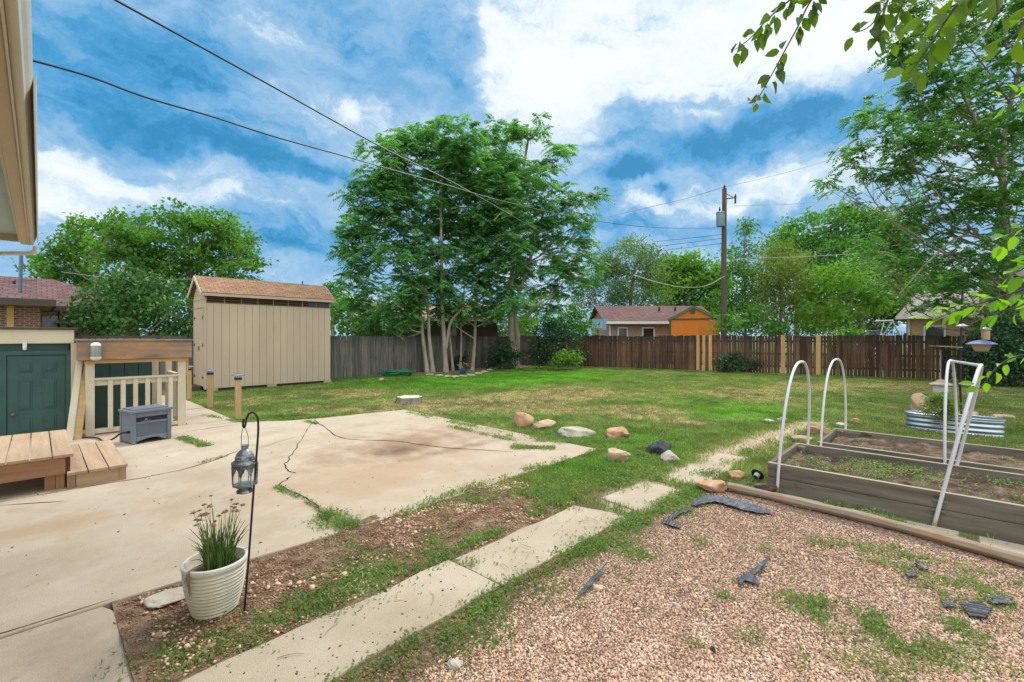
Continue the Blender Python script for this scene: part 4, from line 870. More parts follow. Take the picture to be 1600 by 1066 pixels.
# bird feeder pole
pp = P(1503, 690, 9.2); px_, py_ = pp[0], pp[1]
fp = thing('feeder_pole', 'tall black feeder pole behind the raised beds with a crossarm', 'feeder pole', (px_, py_, 0))
def FPt(px, py, D=9.2): return P(px, py, D)
m = MB(); m.tube([(px_, py_, 0), FPt(1500, 600), FPt(1503, 480), FPt(1504, 455)], .018, 8); m.build('pole', MT['iron'], fp, smooth=True)
m = MB(); m.tube([FPt(1458, 545), FPt(1500, 547), FPt(1540, 549)], .012, 8); m.build('crossarm', MT['iron'], fp)
m = MB(); m.tube(smoothpts([FPt(1502, 520), FPt(1520, 505), FPt(1538, 500), FPt(1540, 508)], 5), .008, 8); m.build('arm', MT['iron'], fp, smooth=True)
m = MB(); c = FPt(1503, 512); m.lathe([(.03, 0), (.09, .02), (.1, .035), (.05, .06), (.015, .08)], tuple(c), 16); m.build('baffle', MT['clearplastic'], fp, smooth=True)
def sqlathe(m, prof, c): m.lathe([(r*1.414, z) for r, z in prof], c, 4)
cp = FPt(1470, 614); o = thing('lantern_feeder', 'milky lantern shaped feeder with copper roof hanging from the crossarm', 'bird feeder', tuple(cp))
m = MB(); sqlathe(m, [(.10, .0), (.115, .03), (.12, .17)], tuple(cp)); m.build('hopper', MT['clearplastic'], o)
m = MB(); sqlathe(m, [(.18, .165), (.178, .18), (.10, .215), (.05, .26), (.01, .27)], tuple(cp)); m.build('roof', MT['copper'], o)
m = MB(); sqlathe(m, [(.14, -.015), (.14, 0)], tuple(cp)); m.build('base', MT['copper'], o)
m = MB(); m.tube([cp+UPV*.26, FPt(1470, 546)], .003, 6); m.build('hanger', MT['pvc'], o)
cp = FPt(1533, 549); o = thing('hopper_feeder', 'seed hopper feeder with blue roof on the right end of the crossarm', 'bird feeder', tuple(cp))
m = MB(); sqlathe(m, [(.2, -.02), (.2, 0)], tuple(cp)); m.build('tray', MT['resin_dk'], o)
m = MB(); sqlathe(m, [(.10, .0), (.15, .14)], tuple(cp)); m.build('hopper', MT['seed'], o)
m = MB(); sqlathe(m, [(.225, .138), (.222, .155), (.13, .2), (.05, .225), (.01, .228)], tuple(cp)); m.build('roof', MT['feederroof'], o)
cp = FPt(1540, 531); o = thing('tube_feeder', 'narrow seed tube feeder hanging above the blue roofed feeder', 'bird feeder', tuple(cp))
m = MB(); m.lathe([(.06, .0), (.065, .02), (.065, .2)], tuple(cp), 16); m.build('tube', MT['seed'], o, smooth=True)
m = MB(); m.lathe([(.085, .198), (.085, .225), (.03, .25), (.006, .26), (.004, .31)], tuple(cp), 16); m.build('lid', MT['feedergrey'], o, smooth=True)
m = MB(); q0, q1 = FPt(1458, 543), FPt(1496, 545); m.beam(q0+UPV*.03, q1+UPV*.03, .22, .02); tag(m.build('feeder_tray', MT['timber']), 'flat wooden tray lying on the left of the crossarm', 'tray')
# solar stake light, leaning
a = G(1170, 757); b = P(1187, 738, 5.62)
o = thing('solar_stake_light', 'black solar path light leaning over beside the bed corner', 'path light', tuple(a))
d = (b-a)/np.linalg.norm(b-a)
m = MB(); m.tube([a, a+d*.16], .011, 8); m.tube([a+d*.155, a+d*.165], .02, 10); m.build('stake', MT['resin_dk'], o, smooth=True)
m = MB(); m.tube([a+d*.166, a+d*.215], [.03, .037], 14); m.build('lens', MT['clearplastic'], o, smooth=True)
m = MB(); m.tube([a+d*.2155, a+d*.222, a+d*.24, a+d*.248], [.075, .075, .045, .01], 18); m.build('cap', MT['resin_dk'], o, smooth=True)
# ================================================================ planter, hook, lantern
pc = np.array([.80, 3.42, 0]); pr_ = .165
pl = thing('plant_pot', 'large cream ribbed ceramic pot in the planting strip', 'pot', (pc[0], pc[1], 0))
hp = .335; prof = [(.02, 0)]
def body_r(z):
    u = z/hp; return .118+.055*math.sin(min(1, u*1.15)*math.pi/2) if u < .87 else .173-.0*(u-.87)
for k in range(97):
    z = .004+k/96*(hp-.035); prof.append((body_r(z)+(.0042*math.cos(k/96*2*math.pi*13)), z))
prof += [(.180, hp-.028), (.184, hp-.014), (.180, hp), (.168, hp), (.160, hp-.012), (.158, hp-.09), (.02, hp-.092)]
m = MB(); m.lathe(prof, (pc[0], pc[1], .005), 64); pot_o = m.build('shell', MT['ceramic'], pl, smooth='all')
m = MB(); m.tube([(pc[0]+.174*math.cos(t), pc[1]+.174*math.sin(t), hp+.003) for t in np.linspace(0, 2*math.pi, 49)], .0105, 8, cap=False); m.build('rim', MT['ceramic_in'], pl, smooth=True)
v, f = grid(-.15, .15, -.15, .15, .012, lambda x, y: hp-.055+(fbm(x, y, 28, 2)-.5)*.035); ok = np.hypot(v[:, 0], v[:, 1]) < .157; idx = np.cumsum(ok)-1; f = f[ok[f].all(1)]; f = idx[f]; v = v[ok]+pc
npobj('potting_soil', v, f, MT['mulch'], parent=pl, smooth=True)
# shepherd hook
hk0 = G(381, 962); DK = 2.9
hkp = [hk0]+[P(x, y, DK) for x, y in ((388, 880), (396, 770), (402.5, 690), (403.5, 665), (402, 652), (396, 645), (389, 647), (385, 655), (383.5, 664), (381.6, 668), (379.8, 665), (380.4, 655))]
m = MB(); m.tube(smoothpts(hkp, 5), .0066, 8); tag(m.build('shepherd_hook', MT['iron'], smooth=True), 'thin black shepherd hook staked beside the pot', 'hook')
# lantern: eight sided metal lantern on the hook
lc = P(382.5, 769, DK+.0); ln = thing('metal_lantern', 'pierced dark metal lantern with glass panes hanging on the hook', 'lantern', tuple(lc))
def oct_(prof, n=8, ph=.2):
    m = MB(); vs = []; fs = []
    for (r, z) in prof:
        for k in range(n): t_ = 2*math.pi*k/n+ph; vs.append((lc[0]+r*math.cos(t_), lc[1]+r*math.sin(t_), lc[2]+z))
    for i in range(len(prof)-1):
        for k in range(n): fs.append((i*n+k, i*n+(k+1) % n, (i+1)*n+(k+1) % n, (i+1)*n+k))
    m.add(vs, fs); return m
m = oct_([(.0, .0), (.062, 0), (.066, .008), (.060, .02), (.046, .03), (.046, .034), (.0, .034)]); m.build('base', MT['lanternmetal'], ln)
m = oct_([(.046, .034), (.072, .052), (.094, .062), (.094, .068), (.0, .066)]); m.build('lower_bowl', MT['lanternmetal'], ln)
m = MB(); zt = .235
for k in range(8):
    t_ = 2*math.pi*k/8+.2; c_, s_ = math.cos(t_), math.sin(t_)
    m.tube([(lc[0]+.092*c_, lc[1]+.092*s_, lc[2]+.066), (lc[0]+.098*c_, lc[1]+.098*s_, lc[2]+zt)], .0042, 6)
m.build('frame', MT['lanternmetal'], ln)
# pierced arches at the head of each pane
m = MB()
for k in range(8):
    A0 = 2*math.pi*k/8+.2; A1 = 2*math.pi*(k+1)/8+.2
    p0 = np.array([math.cos(A0), math.sin(A0), 0])*.097; p1 = np.array([math.cos(A1), math.sin(A1), 0])*.097
    def pt(u, z): q = p0+(p1-p0)*u; return (lc[0]+q[0], lc[1]+q[1], lc[2]+z)
    zs = [.150, .165, .190, .205, .212]; us = [.0, .12, .25, .42, .5]
    arch = [(0, .135), (.12, .150), (.18, .172), (.3, .178), (.38, .198), (.5, .21), (.62, .198), (.7, .178), (.82, .172), (.88, .150), (1, .135)]
    for (u0, z0), (u1, z1) in zip(arch[:-1], arch[1:]):
        m.add([pt(u0, z0), pt(u1, z1), pt(u1, zt), pt(u0, zt)], [(0, 1, 2, 3)])
o_ = m.build('pierced_arch', MT['lanternmetal'], ln, recalc=False); md = o_.modifiers.new('Solid', 'SOLIDIFY'); md.thickness = .002
gm, gt, gb, go = base_mat('lantern_glass'); gb.inputs['Base Color'].default_value = (.85, .9, .8, 1); gb.inputs['Roughness'].default_value = .05; gb.inputs['Alpha'].default_value = .18; gb.inputs['Specular IOR Level'].default_value = .6
m = MB()
for k in range(8):
    A0 = 2*math.pi*k/8+.2; A1 = 2*math.pi*(k+1)/8+.2
    q = [(lc[0]+r*math.cos(a_), lc[1]+r*math.sin(a_), lc[2]+z) for (r, a_, z) in ((.0905, A0, .068), (.0905, A1, .068), (.0955, A1, zt), (.0955, A0, zt))]
    m.add(q, [(0, 1, 2, 3)])
m.build('glass_panes', gm, ln, recalc=False)
m = oct_([(.098, zt), (.104, zt+.004), (.100, zt+.016), (.076, zt+.030), (.076, zt+.036), (.073, zt+.06), (.062, zt+.085), (.045, zt+.105), (.030, zt+.117), (.026, zt+.12), (.030, zt+.15), (.033, zt+.155), (.0, zt+.155)])
m.build('dome', MT['lanternmetal'], ln)
m = MB()
for k in range(8):
    for (z, r, dz) in ((zt+.045, .0765, .012), (zt+.068, .071, .01)):
        for du in (-.22, 0, .22):
            t_ = 2*math.pi*(k+.5+du)/8+.2; rr_ = r*math.cos(math.pi/8)/math.cos(du*2*math.pi/8); m.tube([(lc[0]+(rr_-.002)*math.cos(t_), lc[1]+(rr_-.002)*math.sin(t_), lc[2]+z), (lc[0]+(rr_+.0018)*math.cos(t_), lc[1]+(rr_+.0018)*math.sin(t_), lc[2]+z)], .0032, 6)
m.build('piercing', plain('pierced_light', (.45, .47, .46), .6), ln)
top = lc+UPV*(zt+.15)*.77; hkpt = P(381.6, 668, DK)
m = MB(); rv = RT*.022
m.tube(smoothpts([top-rv, top-rv*1.0+UPV*.05, (top+hkpt)/2-rv*.8+UPV*.02, hkpt-rv*.35-UPV*.004, hkpt+UPV*.002, hkpt+rv*.35-UPV*.004, (top+hkpt)/2+rv*.8+UPV*.02, top+rv+UPV*.05, top+rv], 4), .0022, 6); m.build('handle', MT['lanternmetal'], ln, smooth=True)
for ch_ in list(ln.children):          # slightly smaller than first drawn, about its foot
    if ch_.name.startswith('handle'): continue
    ch_.data.transform(Matrix.Scale(.77, 4))
# round stepping stone by the pot
v, f = rock_mesh((.30, .24, .05), 91, .3); sg = G(268, 937); npobj_ = npobj('round_stone', v+np.array([sg[0], sg[1]+.02, .02]), f, MT['rock_pale'], smooth=True); tag(npobj_, 'flat pale round stone lying left of the ribbed pot', 'stone')
# ================================================================ stump and rocks
sp = G(640, 629); stp = thing('tree_stump', 'low cut tree stump with pale top on the lawn', 'stump', tuple(sp))
m = MB(); vs = []; n = 40; rs = np.random.default_rng(5); rad = .33+.03*np.sin(np.arange(n)*.9)+rs.normal(size=n)*.012
for (k_, z) in ((1.12, -.02), (1.03, .06), (1.0, .155)):
    for k in range(n): t_ = 2*math.pi*k/n; vs.append((sp[0]+rad[k]*k_*math.cos(t_), sp[1]+rad[k]*k_*math.sin(t_), z))
m.add(vs, [(i*n+k, i*n+(k+1) % n, (i+1)*n+(k+1) % n, (i+1)*n+k) for i in range(2) for k in range(n)]); m.build('bark', MT['bark'], stp)
m = MB(); m.prism([(sp[0]+rad[k]*.97*math.cos(2*math.pi*k/n), sp[1]+rad[k]*.97*math.sin(2*math.pi*k/n)) for k in range(n)], .14, .16); m.build('cut_face', MT['stumptop'], stp, bevel=.006)
ROCKS = []
def rock(px, py, wpx, hpx, dm, mat, lab, seed, boxy=.6, yaw=None, cat='rock', name='rock'):
    """px, py: middle of its foot; wpx, hpx: its size in the picture"""
    p = G(px, py); D = FP*H/(py-HY); s = D/FP; wd = wpx*s; hh = hpx*s*1.15
    ROCKS.append((p[0]+FW[0]*wd*dm*.3, p[1]+FW[1]*wd*dm*.3, wd))
    v, f = rock_mesh((wd*.98, wd*dm*.9, hh*1.2), seed, boxy); a = math.atan2(RT[1], RT[0]) if yaw is None else yaw
    c_, s_ = math.cos(a), math.sin(a); v = np.stack([v[:, 0]*c_-v[:, 1]*s_, v[:, 0]*s_+v[:, 1]*c_, v[:, 2]], 1)
    v = v+p+FW*(wd*dm*.35)+UPV*(hh*.5-hh*.17)
    return tag(npobj(name, v, f, MT[mat], smooth=True), lab, cat)
rock(817, 669, 37, 22, .9, 'rock_orange', 'tall blocky orange sandstone rock at the left end of the row', 1, .9)
rock(853, 672, 44, 13, .7, 'rock_tan', 'low rounded tan rock right against the blocky orange one', 2, .4)
rock(903, 683, 64, 12, .6, 'rock_pale', 'flat pale grey slab of stone in the middle of the rock row', 3, .7)
rock(965, 687, 50, 15, .7, 'rock_orange', 'long flat topped orange rock at the right end of the row', 4, .9)
rock(967, 725, 40, 20, .8, 'rock_tan', 'tilted tan rock in the grass near the patio corner', 5, .6)
rock(1036, 714, 44, 24, .8, 'rock_dark', 'rounded dark blue grey rock in the grass beside the dirt path', 6, .3)
rock(1047, 726, 36, 18, .8, 'rock_pale', 'pale pointed rock leaning against the dark rock', 7, .5)
rock(1153, 754, 27, 16, .8, 'rock_orange', 'small rounded orange rock in the grass left of the bed corner', 8, .4)
rock(1117, 772, 54, 17, .5, 'rock_orange', 'thin orange stone slab at the end of the timber edging', 9, .8)
rock(1202, 772, 34, 14, .7, 'rock_purple', 'dark brown rock at the foot of the near bed corner', 10, .5)
rock(1172, 765, 16, 9, .8, 'rock_purple', 'little brown stone under the leaning path light', 11, .5)
rock(1262, 693, 40, 11, .8, 'rock_tan', 'broad tan rock between the two raised bed corners', 12, .5)
rock(1283, 681, 44, 20, .6, 'rock_orange', 'rust coloured rock behind the left ends of the beds', 13, .8)
rock(1205, 661, 18, 5, .8, 'rock_pale', 'pale flat stone in the lawn left of the hoops', 14, .6)
rock(1226, 660, 17, 8, .8, 'rock_pale', 'white rounded stone just right of the pale flat one', 15, .4)
rock(1318, 668, 20, 7, .8, 'rock_pale', 'grey white stone beside the far corner of the far bed', 16, .4)
rock(1341, 663, 18, 8, .8, 'rock_orange', 'small orange stone on the lawn behind the far bed', 17, .6)
rock(1453, 646, 40, 28, .8, 'rock_tan', 'big tan boulder behind the left end of the stock tank', 18, .4)
rock(1515, 656, 46, 13, .5, 'rock_orange', 'long low orange rock behind the stock tank', 19, .6)
rock(1575, 655, 40, 6, .5, 'rock_tan', 'low tan stone right of the long orange rock', 27, .6)
rock(595, 597, 12, 6, .8, 'rock_tan', 'small tan rock on the lawn near the shed corner', 20, .6)
rock(243, 1000, 18, 9, .6, 'rock_tan', 'smooth oblong stone in the weeds in front of the pot', 21, .2)
rock(601, 931, 10, 8, .9, 'rock_dark', 'small dark clod lying on the concrete path', 22, .3, name='dirt_clod', cat='clod')
rock(622, 946, 20, 7, .8, 'rock_tan', 'flat tan stone chip lying on the concrete path', 23, .8)
rock(934, 925, 20, 9, .8, 'rock_tan', 'rounded tan stone beside the fabric scrap in the pebbles', 24, .3)
rock(711, 1048, 30, 10, .8, 'rock_pale', 'pale flattish stone at the weedy edge of the pebbles', 25, .5)
rock(1116, 1020, 10, 8, .8, 'rock_dark', 'small dark pebble alone on the pink gravel', 26, .3)
# edging stones round the tree bed
es = [(672, 587), (686, 588.5), (699, 590), (711, 590.5), (724, 589.5), (736, 587.5), (747, 585), (757, 582.5), (765, 579.5), (771, 577)]
o0 = None
for i, (a, b) in enumerate(es):
    p = G(a, b); v, f = rock_mesh((.42, .2, .13), 200+i, .8); a_ = math.atan2(RT[1], RT[0])+(.0 if i < 4 else .5*(i-3)/6); c_, s_ = math.cos(a_), math.sin(a_)
    v = np.stack([v[:, 0]*c_-v[:, 1]*s_, v[:, 0]*s_+v[:, 1]*c_, v[:, 2]], 1)+p+UPV*.05
    tag(npobj('edging_stone', v, f, MT['rock_pale'], smooth=True), 'one of the pale edging stones in the curve round the clustered trees', 'edging stone', 'pale edging stones round the tree bed')
v, fcs = grid(11.9, 20.5, 16.3, 18.9, .08, lambda x, y: np.where((y > 17.35-.0*x+.25*np.abs((x-15.5)/3)**2), .025+(fbm(x, y, 4, 3)-.5)*.04, -.08))
struct(npobj('tree_bed_soil', v, fcs, MT['mulch'], smooth=True))
# blue pot and green vinyl heap by the fence
p = G(723, 586); o = thing('flower_pot', 'small blue glazed flower pot at the edge of the tree bed', 'flower pot', tuple(p))
m = MB(); m.lathe([(.09, 0), (.14, .12), (.16, .24), (.175, .25), (.175, .28), (.15, .28), (.14, .22), (.01, .215)], tuple(p), 24); m.build('shell', MT['bluepot'], o, smooth=True)
p = G(622, 587.5); o = thing('hose_coil', 'heap of coiled green hose at the foot of the grey fence', 'hose')
o.location = tuple(p); WL[o.name] = p
m = MB(); pts = []
for k in range(150):
    t_ = k*.33; r_ = .38+.12*math.sin(k*.37)+.1*math.sin(k*.11); pts.append(p+RT*(r_*1.25*math.cos(t_)+.1*math.sin(k*.05))+FW*(r_*.8*math.sin(t_))+UPV*(.03+.17*abs(math.sin(k*.071))+.05*math.sin(k*.5)**2))
m.tube(smoothpts(pts, 2), .03, 7); m.build('hose', MT['hosegreen'], o, smooth=True)
# ================================================================ torn landscape fabric
def scrap(poly, lab, mat, seed, lift=.035, name='fabric_scrap'):
    """a crumpled sheet: grid over the polygon, wrinkled, with its own thickness"""
    pg = [G(a, b) for a, b in poly]; q = np.array([[p[0], p[1]] for p in pg]); lo_, hi_ = q.min(0), q.max(0); st = max(.004, (hi_-lo_).max()/64)
    v, f = grid(lo_[0], hi_[0], lo_[1], hi_[1], st, lambda x, y: 0*x)
    ins = np.zeros(len(v), bool); x, y = v[:, 0]+(fbm(v[:, 0], v[:, 1], 18, seed)-.5)*.03, v[:, 1]+(fbm(v[:, 0], v[:, 1], 18, seed+3)-.5)*.03
    for (a, b), (c, d) in zip(q, np.roll(q, -1, 0)): ins ^= ((b > y) != (d > y)) & (x < (c-a)*(y-b)/(d-b+1e-12)+a)
    dirn = (q[len(q)//2]-q[0]); dirn /= np.linalg.norm(dirn); u = (v[:, 0]*-dirn[1]+v[:, 1]*dirn[0]); w_ = v[:, 0]*dirn[0]+v[:, 1]*dirn[1]
    v[:, 2] = .024+.3*lift*(fbm(u*6, w_*1.2, 4, seed)**1.3)+lift*.28*np.abs(np.sin(u*110+fbm(v[:, 0], v[:, 1], 9, seed)*6))*.6
    idx = np.cumsum(ins)-1; f = f[ins[f].all(1)]; used = np.zeros(len(v), bool); used[f.ravel()] = True; idx = np.cumsum(used)-1
    if not len(f): return
    o = npobj(name, v[used], idx[f], mat, smooth=True); md = o.modifiers.new('Solid', 'SOLIDIFY'); md.thickness = .0012
    return tag(o, lab, 'fabric scrap')
scrap([(1098, 779), (1130, 780), (1168, 788), (1212, 807), (1188, 808), (1150, 799), (1118, 789), (1098, 792), (1080, 797), (1082, 786)], 'big wrinkled sheet of grey landscape fabric beside the timber end', MT['plastic_grey'], 3, .05)
scrap([(1078, 797), (1058, 803), (1040, 814), (1034, 822), (1060, 830), (1068, 826), (1050, 819), (1062, 809), (1084, 801)], 'ragged dark fabric strip in the weeds left of the big grey sheet', MT['plastic_black'], 4, .04)
scrap([(1208, 866), (1203, 870), (1180, 892), (1150, 912), (1155, 930), (1165, 915), (1192, 924), (1180, 905), (1200, 888)], 'torn grey fabric tail poking out of the middle of the gravel', MT['plastic_grey'], 5, .05)
scrap([(948, 886), (940, 892), (912, 922), (900, 934), (908, 936), (925, 922), (945, 898)], 'narrow grey fabric strip at the left edge of the gravel', MT['plastic_grey'], 6, .04)
scrap([(1498, 952), (1530, 948), (1552, 962), (1540, 975), (1515, 970)], 'largest crumpled black fabric piece at the lower right of the gravel', MT['plastic_black'], 7, .06)
scrap([(1470, 944), (1490, 944), (1494, 956), (1474, 958)], 'small black fabric bit left of the largest black piece', MT['plastic_black'], 8, .05)
scrap([(1538, 938), (1575, 938), (1586, 950), (1550, 952)], 'flat black fabric piece behind the largest black piece', MT['plastic_black'], 9, .04)
scrap([(1414, 900), (1430, 897), (1434, 907), (1418, 909)], 'small dark fabric corner sticking from the gravel under the timber', MT['plastic_black'], 10, .05)
scrap([(1428, 884), (1448, 890), (1452, 898), (1434, 894)], 'tiny dark fabric shred behind the small dark corner', MT['plastic_black'], 11, .05)
# ================================================================ neighbouring buildings
def roofslab(m, q, t=.12): m.slab(q, t)
# brick house at the left, behind the cellar entry
nb = thing('brick_house', 'red brick house with brown hipped roof behind the cellar entry', 'house', (-3, 27, 0))
m = MB(); m.box(-9, .1, 22.0, 26.3, 0, 2.86); m.box(-9, 3.2, 26.3, 34, 0, 2.86); m.build('wall', MT['brick_red'], nb)
m = MB(); m.box(-9.4, .42, 21.45, 26.2, 2.80, 2.86); m.box(-9.4, 3.7, 25.75, 34.4, 2.801, 2.861); m.build('soffit', MT['rawbeam'], nb)
m = MB(); m.box(-9.4, .46, 21.40, 21.46, 2.78, 3.0); m.box(.40, .46, 21.461, 25.6, 2.78, 3.0); m.box(.461, 3.75, 25.6, 25.66, 2.78, 3.0); m.box(3.69, 3.75, 25.661, 34.4, 2.78, 3.0); m.build('gutter', MT['darktrim'], nb)
m = MB()
E0, E1, EY = -9.5, 3.75, 25.62
zr_ = 4.45; ry = 30.2; rx = 0.55
roofslab(m, [(E0, EY, 2.99), (E1, EY, 2.99), (rx, ry, zr_), (E0, ry, zr_)], .1)
m.slab([(E1+.001, EY, 2.99), (E1+.001, 35, 2.99), (rx+.01, ry+.6, zr_), (rx+.01, ry, zr_)], .1)
m.slab([(E0, 35, 2.99), (E1, 35, 2.99), (rx, ry+.6, zr_), (E0, ry+.6, zr_)], .1)
m.slab([(E0, 21.4, 2.995), (.44, 21.4, 2.995), (-2.2, 26.2, 3.75), (E0, 26.2, 3.75)], .08); m.slab([(.441, 21.4, 2.995), (.441, 26.5, 2.995), (-1.2, 28, 3.75), (-2.2, 26.2, 3.75)], .08)
m.build('roof', MT['shingle_brown'], nb)
for (x0, x1) in ((.16, .60), (.66, 1.05)):
    m = MB(); m.box(x0-.06, x1+.06, 26.22, 26.29, 1.6, 2.78); wf = m.build('window_frame', MT['cream'], nb); m = MB(); m.box(x0, x1, 26.205, 26.219, 1.75, 2.62); m.build('pane', MT['glass'], wf)
m = MB(); m.box(-.02, .14, 26.2, 26.29, 0, 2.79); m.build('trim_board', MT['rawbeam'], nb); m = MB(); m.box(-.66, -.5, 21.95, 21.99, 0, 2.79); m.build('trim_board', MT['rawbeam'], nb)
c = P(22, 452, 19.5); m = MB(); m.tube([c-UPV*.4, c+UPV*.35], .05, 8); m.build('vent_pipe', MT['iron'], nb)
c = P(46, 441, 20.5); m = MB(); m.box(c[0]-.25, c[0]+.2, c[1]-.2, c[1]+.2, c[2]-.2, c[2]+.08); m.build('roof_vent', MT['darktrim'], nb)
c = P(31, 458, 18.0); m = MB(); m.tube([c-UPV*.9, P(33, 398, 18.0)], .06, 10); m.build('service_mast', plain('blue_grey_pipe', (.12, .17, .25), .4, metal=.4), nb)
# dark brown house behind the clustered trees
bh = thing('brown_house', 'dark brown house with tan shingle roof behind the clustered trees', 'house', tuple(W(-5, 33, 0)))
a = W(-10.5, 30.5); b = W(-1.0, 32); dd_ = (b-a)/np.linalg.norm(b-a); nn = np.array([-dd_[1], dd_[0], 0]); nn = nn if nn@FW > 0 else -nn
m = MB(); m.prism([tuple(q[:2]) for q in (a, b, b+nn*6, a+nn*6)], 0, 3.0); m.build('wall', MT['brown_wall'], bh)
m = MB(); a2, b2 = a-dd_*.5-nn*.6, b+dd_*.5-nn*.6
m.slab([a2+UPV*2.98, b2+UPV*2.98, b2+nn*3.6+UPV*4.3-dd_*1.2, a2+nn*3.6+UPV*4.3+dd_*1.2], .1); m.slab([a2+nn*7.2+UPV*2.98, b2+nn*7.2+UPV*2.98, b2+nn*3.61+UPV*4.3-dd_*1.2, a2+nn*3.61+UPV*4.3+dd_*1.2], .1)
m.build('roof', MT['shingle_tan'], bh)
m = MB(); m.beam(a2+UPV*2.93, b2+UPV*2.93, .05, .18); m.build('fascia', MT['eave'], bh)
for s in (2.2, 6.2):
    q = a+dd_*s; m = MB(); m.beam(q-nn*.03+UPV*1.2, q-nn*.03+UPV*2.4, 1.2, .05, up=tuple(nn)); wf = m.build('window_frame', MT['darktrim'], bh); m = MB(); m.beam(q-nn*.06+UPV*1.28, q-nn*.06+UPV*2.32, 1.06, .02, up=tuple(nn)); m.build('pane', MT['glass'], wf)
# small white outbuilding
o = thing('outbuilding', 'small white outbuilding with grey roof right of the brown house', 'shed', tuple(W(.2, 37, 0)))
def gable(o, X0_, X1_, D_, dep, ze_, zr_, wall, roof, over=.25, axis='D'):
    """box house; ridge across the view (axis X) or along it (axis D)"""
    q = [W(X0_, D_), W(X1_, D_), W(X1_, D_+dep), W(X0_, D_+dep)]
    m = MB(); 
    if axis == 'D':
        m.prism([tuple(p[:2]) for p in q], 0, ze_)
        xm = (X0_+X1_)/2; f_ = [W(X0_, D_, ze_), W(X1_, D_, ze_), W(xm, D_, zr_)]; r_ = [W(X0_, D_+dep, ze_), W(X1_, D_+dep, ze_), W(xm, D_+dep, zr_)]
        m.add(f_+r_, [(0, 1, 2), (5, 4, 3)])
        wl = m.build('wall', wall, o); m = MB(); s = (zr_-ze_)/(xm-X0_)
        m.slab([W(X0_-over, D_-over, ze_-over*s+.03), W(xm, D_-over, zr_+.03), W(xm, D_+dep+over, zr_+.03), W(X0_-over, D_+dep+over, ze_-over*s+.03)], .1)
        m.slab([W(xm+.001, D_-over, zr_+.03), W(X1_+over, D_-over, ze_-over*s+.03), W(X1_+over, D_+dep+over, ze_-over*s+.03), W(xm+.001, D_+dep+over, zr_+.03)], .1)
    else:
        dm = D_+dep/2; m.prism([tuple(p[:2]) for p in q], 0, ze_); s = (zr_-ze_)/(dep/2)
        for X in (X0_, X1_): m.add([W(X, D_, ze_), W(X, D_+dep, ze_), W(X, dm, zr_)], [(0, 1, 2)])
        wl = m.build('wall', wall, o); m = MB()
        m.slab([W(X0_-over, D_-over, ze_-over*s+.03), W(X1_+over, D_-over, ze_-over*s+.03), W(X1_+over, dm, zr_+.03), W(X0_-over, dm, zr_+.03)], .1)
        m.slab([W(X0_-over, dm+.001, zr_+.03), W(X1_+over, dm+.001, zr_+.03), W(X1_+over, D_+dep+over, ze_-over*s+.03), W(X0_-over, D_+dep+over, ze_-over*s+.03)], .1)
    m.build('roof', roof, o); return wl
gable(o, -1.3, 1.9, 37, 4, 2.0, 2.5, MT['white'], MT['shedgrey'])
# brick house in the middle distance
o = thing('brick_house', 'pale brick house with brown roof left of the orange shed', 'house', tuple(W(10.6, 42, 0)))
def px2X(px, D): return (px-800)*D/FP
gable(o, px2X(952, 40), px2X(1120, 40), 40, 9, 3.05, 4.75, MT['brick_pale'], MT['shingle_brown'], .5, 'X')
m = MB(); m.beam(W(px2X(942, 39.4), 39.4, 2.98), W(px2X(1130, 39.4), 39.4, 2.98), .08, .22); m.build('gutter', MT['white'], o)
m = MB(); m.tube([W(px2X(953, 39.9), 39.9, 0), W(px2X(953, 39.9), 39.9, 2.9)], .06, 8); m.build('downspout', MT['white'], o)
for pxc, w_ in ((973, .62), (1013, .8)):
    m = MB(); X = px2X(pxc, 39.95); m.beam(W(X, 39.95, 1.2), W(X, 39.95, 2.6), w_*1.4, .08, up=tuple(FW)); wf = m.build('window_frame', MT['white'], o); m = MB(); m.beam(W(X, 39.9, 1.3), W(X, 39.9, 2.5), w_*1.1, .02, up=tuple(FW)); m.build('pane', MT['glass'], wf)
for pxc in (1030, 1055):
    c = P(pxc, 484, 43); m = MB(); m.tube([c-UPV*.3, c+UPV*.25], .09, 8); m.build('vent_pipe', MT['iron'], o)
# orange shed
o = thing('orange_shed', 'bright orange shed with dark green trim behind the brown fence', 'shed', tuple(W(13.6, 35, 0)))
W0_ = W; sa_ = math.atan(.40); XC_ = 284*33.0/FP
def W(X, D, z=0.0):
    a, b = X-XC_, D-33.0; return W0_(XC_+a*math.cos(sa_)+b*math.sin(sa_), 33.0-a*math.sin(sa_)+b*math.cos(sa_), z)
D_ = 33.0; XA, XB = px2X(1048, D_), px2X(1120, D_); XM = px2X(1084, D_); ze_, zr_ = 3.05, 3.95
gable(o, XA, XB, D_, 4.5, ze_, zr_, MT['orange'], plain('green_roof', (.10, .18, .12), .6), .12)
m = MB(); m.beam(W(XA-.1, D_-.06, ze_-.06), W(XM, D_-.06, zr_), .05, .16); m.build('barge_board', MT['greentrim'], o); m = MB(); m.beam(W(XM, D_-.06, zr_), W(XB+.1, D_-.06, ze_-.06), .05, .16); m.build('barge_board', MT['greentrim'], o)
m = MB(); m.beam(W(XA, D_-.02, ze_+.0), W(XB, D_-.02, ze_+.0), .05, .1); m.beam(W(XA+.05, D_-.03, 0), W(XA+.05, D_-.03, ze_-.06), .12, .06, up=tuple(FW)); m.build('trim', MT['greentrim'], o)
m = MB(); X = px2X(1083, D_); m.beam(W(X, D_-.03, 3.45), W(X, D_-.03, 3.75), .36, .06, up=tuple(FW)); m.build('gable_vent', MT['greentrim'], o)
W = W0_
